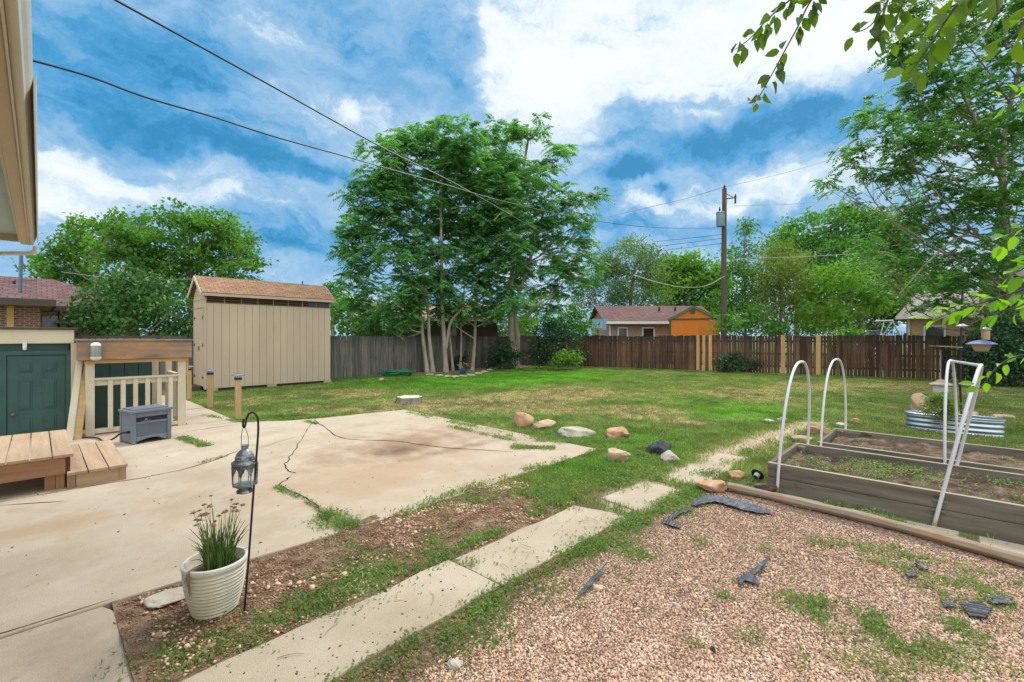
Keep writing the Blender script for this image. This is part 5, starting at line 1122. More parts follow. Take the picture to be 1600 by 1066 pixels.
# tan house at right with porch
o = thing('tan_house', 'tan brick house with pale grey roof at the right beyond the fence', 'house', tuple(W(28, 31, 0)))
XC_ = px2X(1416, 28.5); sa_ = math.atan(.90)
def W(X, D, z=0.0):
    a, b = X-XC_, D-28.5; return W0_(XC_+a*math.cos(sa_)+b*math.sin(sa_), 28.5-a*math.sin(sa_)+b*math.cos(sa_), z)
D_ = 28.5; XA = XC_; XB = XC_+6.5; nF = (W(0, 1)-W(0, 0))
m = MB(); m.prism([tuple(W(x, d)[:2]) for x, d in ((XA, D_), (XB, D_), (XB, D_+9), (XA, D_+9))], 0, 3.0); m.build('wall', MT['brick_tan'], o)
m = MB(); m.slab([W(XA-.5, D_-.5, 3.02), W(XB+.4, D_-.5, 3.02), W(XB+.4, D_+4.5, 4.75), W(XA+.45, D_+4.5, 4.75)], .1); m.slab([W(XA-.5, D_+9.5, 3.02), W(XA-.501, D_-.5, 3.02), W(XA+.449, D_+4.5, 4.75), W(XA+.449, D_+4.6, 4.75)], .1); m.slab([W(XA-.5, D_+9.5, 3.02), W(XB+.4, D_+9.5, 3.02), W(XB+.4, D_+4.501, 4.75), W(XA+.45, D_+4.501, 4.75)], .1); m.build('roof', MT['shingle_y'], o)
m = MB(); m.beam(W(XA-.5, D_-.52, 2.95), W(XB+.4, D_-.52, 2.95), .06, .18); m.build('gutter', MT['gutter'], o)
m = MB(); m.tube([W(XA+.12, D_-.1, 0), W(XA+.12, D_-.1, 2.9)], .06, 8); m.build('downspout', MT['gutter'], o)
X = XA+1.3; m = MB(); m.beam(W(X, D_-.04, 1.0), W(X, D_-.04, 2.45), 1.0, .08, up=tuple(nF)); wf = m.build('window_frame', MT['white'], o); m = MB(); m.beam(W(X, D_-.09, 1.1), W(X, D_-.09, 2.35), .8, .02, up=tuple(nF)); m.build('pane', MT['glass'], wf)
W = W0_
o = thing('teal_house', 'pale teal house with balcony rail behind the dark hedge', 'house', tuple(W(26.5, 24, 0)))
XC_ = px2X(1552, 24.5); sa_ = math.atan(1.0)
def W(X, D, z=0.0):
    a, b = X-XC_, D-24.5; return W0_(XC_+a*math.cos(sa_)+b*math.sin(sa_), 24.5-a*math.sin(sa_)+b*math.cos(sa_), z)
D_ = 24.5; XA = XC_; nF = (W(0, 1)-W(0, 0))
m = MB(); m.prism([tuple(W(x, d)[:2]) for x, d in ((XA, D_), (XA+9, D_), (XA+9, D_+3.4), (XA, D_+3.4))], 0, 5.0); m.build('wall', MT['tealwall'], o)
m = MB(); m.slab([W(XA-.3, D_-1.5, 4.6), W(XA+9, D_-1.5, 4.6), W(XA+9, D_+3.6, 5.6), W(XA-.3, D_+3.6, 5.6)], .12); m.build('roof', MT['shingle_brown'], o)
X = XA+1.5; m = MB(); m.beam(W(X, D_-.05, 2.3), W(X, D_-.05, 3.6), 1.1, .08, up=tuple(nF)); wf = m.build('window_frame', MT['white'], o); m = MB(); m.beam(W(X, D_-.1, 2.4), W(X, D_-.1, 3.5), .85, .02, up=tuple(nF)); m.build('pane', MT['glass'], wf)
m = MB(); m.prism([tuple(W(x, d)[:2]) for x, d in ((XA-.2, D_-1.4), (XA+9, D_-1.4), (XA+9, D_-.03), (XA-.2, D_-.03))], 1.55, 1.72); m.build('balcony', MT['timber'], o)
m = MB(); m.beam(W(XA, D_-1.3, 2.62), W(XA+8, D_-1.3, 2.62), .08, .06)
for k in range(56): m.beam(W(XA+.05+k*.14, D_-1.3, 1.73), W(XA+.05+k*.14, D_-1.3, 2.6), .03, .03)
m.build('balcony_rail', MT['darktrim'], o)
m = MB(); m.beam(W(XA-.35, D_-1.25, 0), W(XA-.35, D_-1.25, 4.5), .4, .3); m.build('pillar', MT['brick_tan'], o)
W = W0_
# basketball hoop
o = thing('basketball_hoop', 'blue and white basketball backboard on a pole beyond the fence', 'basketball hoop', tuple(P(937, 526, 36)*[1, 1, 0]))
c = P(936, 507, 36)
m = MB(); m.beam(c-UPV*.42, c+UPV*.42, 1.15, .05, up=tuple(FW)); bb = m.build('backboard', MT['backboard'], o)
m = MB(); 
for dx in (-.16, .16): m.beam(c-FW*.04+RT*dx-UPV*.3, c-FW*.04+RT*dx+UPV*.1, .05, .01, up=tuple(FW))
for dz in (-.3, .1): m.beam(c-FW*.045+UPV*dz-RT*.2, c-FW*.045+UPV*dz+RT*.2, .01, .05)
m.build('target_square', MT['white'], bb)
m = MB(); m.tube([c-FW*.3-UPV*.3+RT*.22*math.cos(k)+FW*.22*math.sin(k) for k in np.linspace(0, 2*math.pi, 20)], .02, 6); m.build('rim', MT['orange'], bb)
m = MB(); m.tube([(c+FW*.5)*[1, 1, 0], c+FW*.5-UPV*.3, c+FW*.05], .06, 8); m.build('pole', MT['iron'], o)
# swing frame, dark vehicle, red side fence beyond the back fence
o = thing('swing_frame', 'pale tubular swing frame standing behind the brown fence', 'swing frame', tuple(P(1388, 526, 25)*[1, 1, 0]))
tA, tB = P(1370, 502, 25), P(1394, 501, 25)
m = MB(); m.tube([tA-RT*.1, tB+RT*.05], .04, 8); m.build('crossbar', MT['aframe'], o)
for (top_, dx, dd2) in ((tB, -.5, .3), (tB, .45, -.3), (tB, .75, .2), (tA+RT*.4, -.6, -.4)):
    q = top_+RT*dx*2.2+FW*dd2*2; q[2] = 0; m = MB(); m.tube([top_, q], .028, 8); m.build('leg', MT['aframe'], o)
o = thing('pickup_truck', 'dark blue truck roof showing above the brown fence', 'truck', tuple(P(1345, 526, 26.5)*[1, 1, 0]))
c = P(1345, 526, 26.5); c[2] = 0; 
prof = [(-2.2, .55), (-2.2, 1.25), (-1.05, 1.35), (-.55, 2.1), (.85, 2.15), (1.1, 1.4), (2.3, 1.35), (2.3, .55)]
m = MB(); vs = [c+RT*x*.62+UPV*z-FW*.8 for x, z in prof]+[c+RT*x*.62+UPV*z+FW*.8 for x, z in prof]; n = len(prof)
m.add(vs, [tuple(range(n)), tuple(range(2*n-1, n-1, -1))]+[(i, (i+1) % n, n+(i+1) % n, n+i) for i in range(n)]); m.build('body', MT['carblue'], o, bevel=.06)
m = MB(); m.add([c+RT*x*.62+UPV*z-FW*.815 for x, z in ((-.85, 1.45), (-.5, 2.0), (.75, 2.03), (.9, 1.45))], [(0, 1, 2, 3)]); sw = m.build('side_window', MT['glass'], o, recalc=False); md = sw.modifiers.new('Solid', 'SOLIDIFY'); md.thickness = .02
for x in (-1.4, 1.5):
    m = MB(); q = c+RT*x*.62+UPV*.36; m.tube([q-FW*.82, q-FW*.6], .36, 20); m.build('wheel', MT['rubber'], o)
o = thing('side_fence', 'low reddish brown neighbour fence seen just above the brown fence', 'fence', tuple(P(1330, 526, 29)*[1, 1, 0]))
m = MB()
for k in range(34): q = W(px2X(1295, 29)+k*.15, 29); m.box(q[0]-.06, q[0]+.06, q[1]-.01, q[1]+.01, 0, 2.12)
m.build('picket_panel', MT['woodred'], o)
for k in (0, 17, 33): q = W(px2X(1295, 29)+k*.15, 29.07); m = MB(); m.box(q[0]-.05, q[0]+.05, q[1]-.05, q[1]+.05, 0, 2.0); m.build('fence_post', MT['woodred'], o)
# ================================================================ utility pole and cables
up = thing('utility_pole', 'tall brown wooden utility pole with grey transformer', 'utility pole', tuple(P(1131, 526, 30)*[1, 1, 0]))
b_ = P(1131, 526, 30); b_[2] = 0
m = MB(); m.tube([b_, P(1131, 420, 30), P(1132, 295, 30)], [.19, .17, .14], 12); m.build('pole', MT['polewood'], up, smooth=True)
c = P(1123, 356, 30)-FW*.25; m = MB(); m.lathe([(.02, 0), (.24, .02), (.26, .08), (.26, .86), (.28, .88), (.28, .93), (.2, 1.0), (.03, 1.02)], tuple(c), 20); tr = m.build('transformer', MT['xfmr'], up, smooth=True)
m = MB(); m.lathe([(.05, 1.0), (.05, 1.08), (.075, 1.1), (.05, 1.12), (.07, 1.15), (.045, 1.17), (.03, 1.3)], tuple(c+RT*-.05), 10); m.build('bushing', MT['rubber'], tr)
a_, e_ = P(1132, 311, 30), P(1149, 309, 30)
m = MB(); m.tube([a_, e_], .04, 8); m.tube([P(1132, 302, 30), P(1145, 308, 30)], .025, 6); m.build('arm', MT['polewood'], up)
for q in (e_, P(1132, 294, 30)): m = MB(); m.lathe([(.05, 0), (.08, .04), (.05, .09), (.08, .13), (.05, .18), (.03, .28), (.002, .3)], tuple(q-UPV*.05), 10); m.build('insulator', MT['rubber'], up)
m = MB(); m.tube([e_, e_-UPV*.38], .06, 8); m.build('cutout', MT['rubber'], up)
def wire(lab, A_, B_, px, rad, mat, name='power_cable', grp='overhead cables'):
    """cable hung in the vertical plane over A-B; heights from where it crosses the picture"""
    pts = []; A_ = np.array(A_, float); B_ = np.array(B_, float); e = B_-A_
    for (x, y) in px:
        k = (x-800)/FP; t_ = (k*A_[1]-A_[0])/(e[0]-k*e[1]); D = A_[1]+t_*e[1]; pts.append(P(x, y, D))
    m = MB(); m.tube(smoothpts(pts, 8), rad, 6); return tag(m.build(name, MT[mat], smooth=True), lab, 'cable', grp)
wire('thickest black service cable from the top left down across the clustered trees', (-2.62, 3.0), (13.97, 29.9), [(100, -46), (180, 0), (400, 121), (600, 232), (720, 292), (850, 366), (920, 402), (990, 430)], .0075, 'wire')
wire('pale sagging end of the service cable rising to the utility pole', (3.4, 12.8), (13.97, 29.8), [(990, 430), (1030, 442), (1070, 449), (1105, 446), (1133, 431)], .016, 'wirepale')
wire('thin wavy black cable from the eave towards the transformer', (-2.7, 2.55), (13.7, 29.7), [(30, 90), (48, 94), (140, 120), (230, 153), (330, 182), (430, 214), (545, 246), (600, 262), (690, 287), (800, 318), (930, 345), (1030, 356), (1117, 358)], .0062, 'wire')
wire('pale cable running right from the middle of the utility pole', (14, 29.9), (30, 24), [(1135, 410), (1165, 404), (1240, 402), (1330, 397), (1440, 388), (1560, 372)], .022, 'wirepale')
wire('topmost thin line running right from the pole top', (14, 30), (34, 30), [(1132, 292), (1200, 277), (1290, 252), (1420, 208)], .012, 'wirepale')
wire('topmost thin line running left from the pole top', (14, 30), (2, 70), [(1132, 292), (1080, 308), (1040, 318), (980, 332), (900, 350)], .02, 'wirepale')
wire('faint line right from below the pole arm', (14.3, 30), (34, 32), [(1149, 322), (1250, 318), (1330, 306), (1460, 282)], .012, 'wirepale')
for i, (y0, y1) in enumerate(((378, 366), (386, 372), (393, 380))):
    wire(['upper', 'middle', 'lower'][i]+' of three parallel lines left of the transformer', (8, 44), (13.9, 29.9), [(1020, y0), (1075, (y0+y1)/2+.5), (1131, y1)], .014, 'wire')
m = MB(); q = [P(96, 425, 24), P(150, 432, 26), P(215, 438, 29), P(300, 436, 33)]; m.tube(smoothpts(q, 6), .012, 6); tag(m.build('power_cable', MT['wirepale'], smooth=True), 'thin pale cable across the left tree above the brick house roof', 'cable', 'overhead cables')
# ================================================================ vegetation
def unit(v): return v/(np.linalg.norm(v, axis=-1, keepdims=True)+1e-9)
def rand_dirs(n, r):
    v = r.normal(size=(n, 3)); return unit(v)
def leaf_quads(c, ax, nrm, L, Wd):
    """rhombic leaves: centre, axis, face normal, length, width"""
    sd = unit(np.cross(ax, nrm)); L = np.asarray(L)[:, None]; Wd = np.asarray(Wd)[:, None]
    b = c-ax*L/2; t_ = c+ax*L/2; mid = c-ax*L*.08
    v = np.stack([b, mid+sd*Wd/2, t_, mid-sd*Wd/2], 1).reshape(-1, 3); n = len(c)
    return v, np.arange(4*n).reshape(n, 4)
def fronds(base, d, Ln, npair, r, droop=.55, lw=.042, ll=.13):
    """pinnate leaves: rachis drooping from its base, leaflets in pairs"""
    n = len(base); t_ = np.linspace(.16, 1, npair)[None, :, None]
    Lr = Ln[:, None, None]; g = np.array([0, 0, -1.0])
    pos = base[:, None]+d[:, None]*Lr*t_+g*droop*Lr*t_**2
    tan = unit(d[:, None]+g*2*droop*t_)
    sd = unit(np.cross(tan, g)+1e-6); vs = []; rn = []
    fr = r.random(n)
    for s in (1, -1):
        ax = unit(sd*s*.9+tan*.35+g*(.28+.3*r.random((n, npair, 1)))+r.normal(size=(n, npair, 3))*.12)
        L_ = ll*(Ln/.6)[:, None]*(1.05-.55*np.abs(np.linspace(-.35, 1, npair))[None]**2)*r.uniform(.85, 1.15, (n, npair))
        up_ = unit(np.cross(ax, tan)*s+r.normal(size=(n, npair, 3))*.25)
        c = pos+ax*L_[..., None]*.5
        v, _ = leaf_quads(c.reshape(-1, 3), ax.reshape(-1, 3), up_.reshape(-1, 3), L_.ravel(), np.full(n*npair, lw)*r.uniform(.85, 1.2, n*npair)); vs.append(v)
        rn.append(np.repeat((fr[:, None]*.75+.25*r.random((n, npair))).ravel(), 4))
    v = np.concatenate(vs); return v, np.arange(len(v)).reshape(-1, 4), np.concatenate(rn)
def subclumps(blobs, D, per, r, dspread, yscale=1.0):
    """blobs: (px, py, r_px[, dD]) -> centres of leaf clumps filling each ball unevenly, more towards its surface"""
    cs = []; own = []; ctr = []
    for i, b in enumerate(blobs):
        dD = b[3] if len(b) > 3 else r.uniform(-dspread, dspread)
        Db = D+dD; c = P(b[0], b[1], Db); R_ = b[2]*Db/FP; ctr.append((c, R_))
        n = max(3, int(per*R_**2.2)); d = rand_dirs(n, r); rad = R_*r.random(n)**.42
        cs.append(c+d*rad[:, None]); own += [i]*n
    return np.concatenate(cs), np.array(own), ctr
def limbs(m, trunkpts, rads, ctr, cs, own, r, twigs=5, rmin=.012, thick=1.0):
    """limbs from the stem to each clump group, twigs to some of its clumps"""
    tp = np.array(trunkpts); zt_ = tp[:, 2]
    for i, (c, R_) in enumerate(ctr):
        h_ = c[2]-.55*np.hypot(*(c[:2]-tp[-1, :2]))-.4*R_; j = int(np.argmin(np.abs(zt_-np.clip(h_, zt_[0]+.15*(zt_[-1]-zt_[0]), zt_[-1]))))
        s = tp[j]; r0 = max(rmin*1.5, min(rads[j]*.55, .02+.03*R_)*thick); mid = s*.45+c*.55+np.array([0, 0, -.12*np.linalg.norm(c-s)])+r.normal(size=3)*.07*np.linalg.norm(c-s)
        pts = smoothpts([s, mid, c], 5); m.tube(pts, list(np.linspace(r0, r0*.4, len(pts))), 6)
        idx = np.where(own == i)[0]; r.shuffle(idx)
        for k in idx[:twigs]:
            q = cs[k]; a = pts[len(pts)-1-r.integers(0, 5)]; md = (a+q)/2+r.normal(size=3)*.08*np.linalg.norm(q-a)-np.array([0, 0, .06])
            m.tube(smoothpts([a, md, q], 3), [max(rmin, r0*.35)]+[rmin*.8]*6, 4)
def tree(name, lab, cat, D, trunk, r0, blobs, kind, mat, bark, seed, per=3.0, nleaf=60, spread=.45, L=.2, Wl=.12, dspread=1.0, group=None, twigs=5, base_z=0, rmin=.012, extra=None, frn=8, droopn=.3, thick=1.0, frl=.62):
    r = np.random.default_rng(seed); tp = [P(x, y, D) for x, y in trunk]; tp[0] = tp[0].copy(); tp[0][2] = base_z-.05
    o = thing(name, lab, cat, (tp[0][0], tp[0][1], base_z), 0, group)
    sm = smoothpts(tp, 5); rads = [r0*(1-.72*(i/(len(sm)-1))**.9) for i in range(len(sm))]; rads[0] *= 1.35; rads[1] *= 1.12
    m = MB(); m.tube(sm, rads, 10)
    cs, own, ctr = subclumps(blobs, D, per, r, dspread)
    limbs(m, sm, rads, ctr, cs, own, r, twigs, rmin, thick)
    for (pts_, ra, rb) in (extra or []):
        q = smoothpts([P(x, y, D) if len(_) == 0 else P(x, y, D+_[0]) for x, y, *_ in pts_], 5); q[0] = q[0].copy()
        m.tube(q, list(np.linspace(ra, rb, len(q))), 8)
    m.build('trunk', bark, o, smooth=True)
    n = len(cs)
    if kind == 'frond':
        nf = frn; base = np.repeat(cs, nf, 0)+r.normal(size=(n*nf, 3))*.10; az = r.random(n*nf)*2*math.pi; el = r.uniform(-.25, .85, n*nf)
        d = np.stack([np.cos(az)*np.cos(el), np.sin(az)*np.cos(el), np.sin(el)], 1)
        v, f, rn = fronds(base, d, r.uniform(.75, 1.2, n*nf)*frl, 9, r, lw=Wl, ll=L, droop=.5)
        sh_ = np.repeat(np.repeat(r.random(n), nf*9)[None], 2, 0).ravel(); rn = np.clip(rn*.5+np.repeat(sh_, 4)*.5, 0, 1)
    else:
        c = np.repeat(cs, nleaf, 0)+r.normal(size=(n*nleaf, 3))*spread*np.array([1, 1, .62])
        ax = unit(rand_dirs(len(c), r)+np.array([0, 0, -droopn])); nr_ = unit(rand_dirs(len(c), r)+np.array([0, 0, .8]))
        v, f = leaf_quads(c, ax, nr_, L*r.uniform(.65, 1.25, len(c)), Wl*r.uniform(.65, 1.25, len(c)))
        rn = np.clip(.4*r.random(len(c))+.6*np.repeat(r.random(n), nleaf), 0, 1); rn = np.repeat(rn, 4)
    npobj('crown', v, f, mat, parent=o, rnd=rn)
    return o
BK, BP = MT['bark'], MT['barkpale']
AG = 'slender trees clustered in the stone edged bed'
ak = dict(kind='frond', mat=LM['ail'], bark=BP, L=.19, Wl=.075, rmin=.012, frl=.72)
tree('ailanthus_tree', 'leftmost leaning slender trunk of the clustered trees, crown spreading left over the fence', 'tree', 22.2, [(668, 584), (661, 530), (655, 480), (630, 420), (600, 370)], .105,
     [(562, 318, 34), (577, 380, 48), (560, 430, 38), (605, 470, 38), (600, 330, 42), (550, 350, 22), (545, 395, 24), (575, 480, 26), (640, 470, 34), (600, 500, 24), (630, 495, 26), (565, 460, 24)], seed=11, per=10.5, group=AG, frn=8, **ak)
tree('ailanthus_tree', 'second slender pale trunk of the clustered trees, right of the leaning one', 'tree', 22.3, [(677, 583), (671, 530), (668, 480), (655, 400), (625, 300)], .11,
     [(600, 262, 44), (640, 310, 58), (620, 400, 50), (580, 285, 30), (632, 235, 36), (660, 440, 40), (610, 225, 18)], seed=12, per=10.5, group=AG, frn=8, **ak)
tree('ailanthus_tree', 'tall forked trunk in the middle of the clustered trees', 'tree', 22.6, [(697, 582), (694, 530), (691, 480), (690, 400), (689, 330), (690, 250)], .13,
     [(655, 225, 40), (695, 225, 42), (690, 300, 60), (670, 370, 52), (725, 215, 28), (720, 260, 44), (680, 450, 36)], seed=13, per=10.5, group=AG, frn=8, extra=[([(697, 545), (704, 505), (720, 485), (735, 470, .4), (745, 450, .6)], .07, .03)], **ak)
tree('ailanthus_tree', 'grey trunk behind the tall forked trunk in the clustered trees', 'tree', 23.3, [(708, 580), (704, 540), (702, 500), (705, 440), (722, 380)], .085,
     [(722, 360, 42), (703, 425, 42), (745, 385, 34)], seed=14, per=10.5, group=AG, frn=8, **ak)
tree('ailanthus_tree', 'thinnest straight stem of the clustered trees', 'tree', 23.5, [(719, 580), (721, 530), (720, 490), (730, 420), (738, 330)], .06,
     [(735, 265, 46), (740, 320, 44), (737, 440, 34)], seed=15, per=10.5, group=AG, frn=8, **ak)
tree('ailanthus_tree', 'rightmost slender trunk of the clustered trees with low drooping fronds', 'tree', 23.6, [(738, 578), (742, 530), (743, 480), (748, 420), (765, 330)], .10,
     [(762, 400, 48), (770, 325, 48), (722, 475, 30), (782, 450, 40), (800, 480, 26), (765, 490, 24), (735, 475, 26), (750, 480, 28), (690, 480, 28, -.6), (775, 265, 40), (790, 335, 42), (785, 395, 38), (770, 300, 34), (740, 350, 36)], seed=16, per=10.5, group=AG, frn=8, **ak)
tree('ailanthus_tree', 'large double trunked tree at the fence, right of the clustered trees', 'tree', 26.0, [(806, 573), (800, 530), (798, 480), (802, 400), (812, 300), (825, 220)], .24,
     [(770, 225, 42), (822, 203, 32), (852, 255, 36), (893, 312, 34), (927, 304, 20), (830, 305, 58), (868, 370, 48), (905, 352, 30), (830, 400, 52), (888, 432, 42), (850, 470, 32), (935, 415, 22), (790, 260, 36), (845, 195, 14), (885, 240, 14), (905, 395, 30), (870, 460, 26), (795, 300, 40), (800, 360, 42), (800, 430, 36), (850, 340, 34)],
     seed=17, per=7.5, frn=8, extra=[([(806, 570), (809, 530), (806, 480), (830, 400), (850, 330)], .16, .06)], **ak)
# big trees beyond the brick house at left
ck = dict(kind='leaf', mat=LM['cotton'], bark=BK, per=3.6, nleaf=62, spread=.42, L=.32, Wl=.24, dspread=2.0, rmin=.03)
tree('cottonwood_tree', 'broad green tree low over the brick house roof at far left', 'tree', 40, [(150, 560), (150, 480), (152, 420), (160, 370)], .35,
     [(88, 425, 34), (140, 385, 46), (130, 430, 46), (200, 415, 50), (165, 350, 26), (120, 365, 22), (60, 430, 20), (180, 370, 34), (100, 395, 28)], seed=21, **ck)
tree('cottonwood_tree', 'taller rounded green tree just left of the shed roof', 'tree', 42, [(300, 560), (300, 480), (298, 400), (300, 350)], .4,
     [(262, 362, 40), (330, 376, 52), (240, 400, 44), (368, 395, 40), (310, 420, 56), (392, 385, 22), (300, 345, 30), (225, 360, 24), (380, 425, 32), (345, 350, 26), (205, 385, 24), (250, 440, 40), (395, 415, 16)], seed=22, **ck)
sk = dict(kind='leaf', bark=BK, rmin=.012, nleaf=46, spread=.24, dspread=.6)
tree('large_shrub', 'big dark green leafy shrub between the cellar entry and the shed', 'shrub', 17.5, [(210, 590), (212, 540), (210, 500)], .09,
     [(165, 480, 40), (205, 465, 38), (250, 470, 40), (210, 505, 52), (150, 510, 34), (265, 505, 38), (190, 450, 24), (240, 445, 26), (280, 480, 22), (140, 490, 24), (165, 450, 16), (290, 520, 24)], mat=LM['shrub'], seed=23, per=22, L=.17, Wl=.11, droopn=.8, **sk)
# shrubs along the back fence
dk_ = dict(kind='leaf', bark=BK, rmin=.01, nleaf=46, spread=.2, L=.15, Wl=.085, dspread=.35, droopn=.6)
tree('fence_shrub', 'dark round shrub at the fence left of the large double trunk', 'shrub', 24.6, [(785, 575), (785, 555)], .04, [(785, 550, 20), (772, 560, 16), (798, 558, 16), (785, 568, 16), (780, 536, 10)], mat=LM['dark'], seed=31, per=34, **dk_)
tree('fence_shrub', 'large dark shrub in the fence corner right of the large double trunk', 'shrub', 25.0, [(865, 572), (865, 540)], .05, [(845, 530, 20), (872, 520, 24), (895, 535, 18), (850, 555, 20), (880, 555, 22), (900, 558, 14), (860, 505, 14), (835, 560, 14)], mat=LM['dark'], seed=32, per=30, **dk_)
tree('fence_shrub', 'small yellow green shrub in front of the dark corner shrub', 'shrub', 23.8, [(886, 573), (886, 560)], .02, [(886, 560, 12), (875, 565, 8), (898, 565, 9), (890, 553, 7)], mat=LM['bright'], seed=33, per=60, **dk_)
tree('fence_shrub', 'low dark shrub against the brown fence right of three new boards', 'shrub', 22.6, [(1145, 580), (1145, 570)], .03, [(1130, 562, 10), (1148, 566, 13), (1165, 570, 12), (1138, 572, 10), (1178, 572, 6)], mat=LM['dark'], seed=34, per=55, **dk_)
tree('fence_shrub', 'small dark plant among the clustered trunks at the fence', 'shrub', 24.0, [(716, 579), (716, 570)], .02, [(714, 568, 9), (722, 562, 8)], mat=LM['dark'], seed=35, per=60, **dk_)
hk_ = dict(dk_); hk_.update(nleaf=52, spread=.2, L=.12, Wl=.075)
tree('hedge', 'dark dense hedge at the right end of the brown fence', 'hedge', 16.4, [(1570, 600), (1570, 560)], .06, [(1535, 530, 24), (1560, 545, 32), (1590, 540, 34), (1530, 570, 26), (1560, 580, 28), (1600, 580, 32), (1630, 540, 36), (1512, 550, 16), (1570, 510, 24), (1545, 590, 20), (1640, 590, 30), (1680, 550, 40), (1590, 520, 22), (1517, 585, 16)], mat=LM['dark'], seed=36, per=40, **hk_)
# bright bushes and trees beyond the fences
bk_ = dict(kind='leaf', bark=BK, rmin=.02, nleaf=55, spread=.42, L=.28, Wl=.18, dspread=1.2)
tree('bright_bush', 'sunlit yellow green bush beyond the fence behind the double trunked tree', 'shrub', 33, [(800, 560), (800, 520)], .06, [(790, 500, 22), (830, 490, 24), (820, 515, 20), (775, 512, 14), (845, 470, 18)], mat=LM['bright'], seed=41, per=7, **bk_)
tree('bright_bush', 'green bush beyond the fence left of the basketball backboard', 'shrub', 34, [(880, 560), (880, 520)], .06, [(868, 505, 24), (900, 495, 24), (895, 518, 20), (915, 515, 14)], mat=LM['mid'], seed=42, per=7, **bk_)
tree('bright_bush', 'yellow green bush between the grey fence and the brown house', 'shrub', 27, [(560, 560), (555, 520)], .06, [(535, 505, 20), (560, 495, 22), (575, 512, 18), (525, 485, 12), (550, 470, 14)], mat=LM['mid'], seed=43, per=8, **bk_)
tree('dark_bush', 'dark bush over the grey fence right of the shed', 'shrub', 24.5, [(590, 560), (590, 520)], .06, [(580, 505, 20), (610, 498, 22), (595, 518, 18), (630, 510, 14), (560, 515, 12)], mat=LM['shrub'], seed=44, per=11, **bk_)
tree('elm_tree', 'feathery grey green tree behind the pale brick house', 'tree', 52, [(985, 540), (985, 480), (990, 430), (1000, 395)], .3,
     [(960, 430, 34), (1000, 408, 34), (930, 462, 34), (1012, 455, 36), (985, 385, 18), (950, 400, 24), (915, 440, 20), (1025, 400, 18), (975, 470, 34), (940, 425, 20), (1010, 390, 16), (1020, 430, 20)], kind='leaf', mat=LM['elm'], bark=BK, seed=45, per=3.4, nleaf=80, spread=.6, L=.3, Wl=.16, dspread=2, rmin=.04)
tree('maple_tree', 'bright green tree between the elm and the utility pole', 'tree', 60, [(1070, 540), (1070, 480), (1072, 430)], .3,
     [(1050, 425, 26), (1088, 418, 26), (1070, 455, 34), (1108, 445, 26), (1040, 455, 24), (1070, 410, 14), (1120, 420, 18), (1045, 485, 24), (1100, 480, 26), (1040, 410, 20), (1125, 450, 24), (1075, 490, 26), (1030, 440, 22), (1125, 490, 22)], kind='leaf', mat=LM['bright'], bark=BK, seed=46, per=2.6, nleaf=70, spread=.7, L=.5, Wl=.34, dspread=2, rmin=.04)
tree('poplar_tree', 'tall narrow poplar just right of the utility pole', 'tree', 36, [(1165, 540), (1164, 470), (1163, 400), (1165, 345)], .12,
     [(1165, 346, 11), (1164, 368, 18), (1150, 500, 30), (1190, 500, 28), (1130, 490, 20), (1200, 440, 20), (1162, 395, 22), (1150, 420, 22), (1178, 425, 24), (1160, 450, 30), (1140, 470, 26), (1180, 475, 28), (1130, 395, 13), (1125, 425, 16), (1185, 385, 14), (1120, 460, 18)], kind='leaf', mat=LM['mid'], bark=BK, seed=47, per=6.5, nleaf=46, spread=.36, L=.24, Wl=.15, dspread=1, rmin=.025, twigs=7)
tree('willow_tree', 'pale yellow green willow like tree right of the poplar', 'tree', 33.5, [(1220, 540), (1220, 480), (1218, 430)], .14,
     [(1212, 412, 32), (1235, 440, 36), (1200, 450, 30), (1265, 450, 28), (1285, 500, 22), (1220, 515, 22), (1210, 460, 28), (1255, 468, 24), (1225, 490, 24), (1268, 492, 16), (1195, 490, 20), (1240, 405, 16), (1275, 475, 12), (1245, 512, 14)], kind='leaf', mat=LM['willow'], bark=BK, seed=48, per=8, nleaf=70, spread=.42, L=.28, Wl=.09, dspread=1, rmin=.018, droopn=1.2)
tree('maple_tree', 'rounded green tree behind the willow', 'tree', 50, [(1245, 540), (1245, 470), (1246, 400)], .3,
     [(1245, 366, 28), (1225, 388, 26), (1268, 385, 30), (1240, 415, 30), (1260, 345, 14), (1215, 370, 14)], kind='leaf', mat=LM['mid'], bark=BK, seed=49, per=3.2, nleaf=62, spread=.6, L=.42, Wl=.28, dspread=2, rmin=.04)
tree('maple_tree', 'largest dark green tree mass left of the tan house', 'tree', 44, [(1345, 540), (1345, 470), (1345, 400)], .4,
     [(1300, 378, 38), (1345, 358, 40), (1330, 420, 50), (1295, 440, 40), (1385, 400, 46), (1350, 470, 46), (1402, 452, 38), (1290, 490, 28), (1320, 500, 24), (1375, 350, 26), (1380, 490, 26), (1330, 335, 18), (1420, 410, 34), (1440, 440, 30), (1310, 340, 20), (1400, 370, 30), (1270, 500, 24), (1410, 490, 24), (1350, 510, 22), (1300, 515, 18)], kind='leaf', mat=LM['mid'], bark=BK, seed=50, per=3.6, nleaf=66, spread=.55, L=.36, Wl=.25, dspread=2.5, rmin=.035)
tree('bright_bush', 'light green bush hanging over the brown fence top', 'shrub', 21.4, [(1325, 582), (1322, 545), (1320, 520)], .03, [(1325, 530, 12), (1315, 522, 12), (1335, 520, 10), (1310, 537, 7)], mat=LM['bright'], seed=51, per=18, kind='leaf', bark=BK, rmin=.01, nleaf=26, spread=.2, L=.2, Wl=.13, dspread=.2)
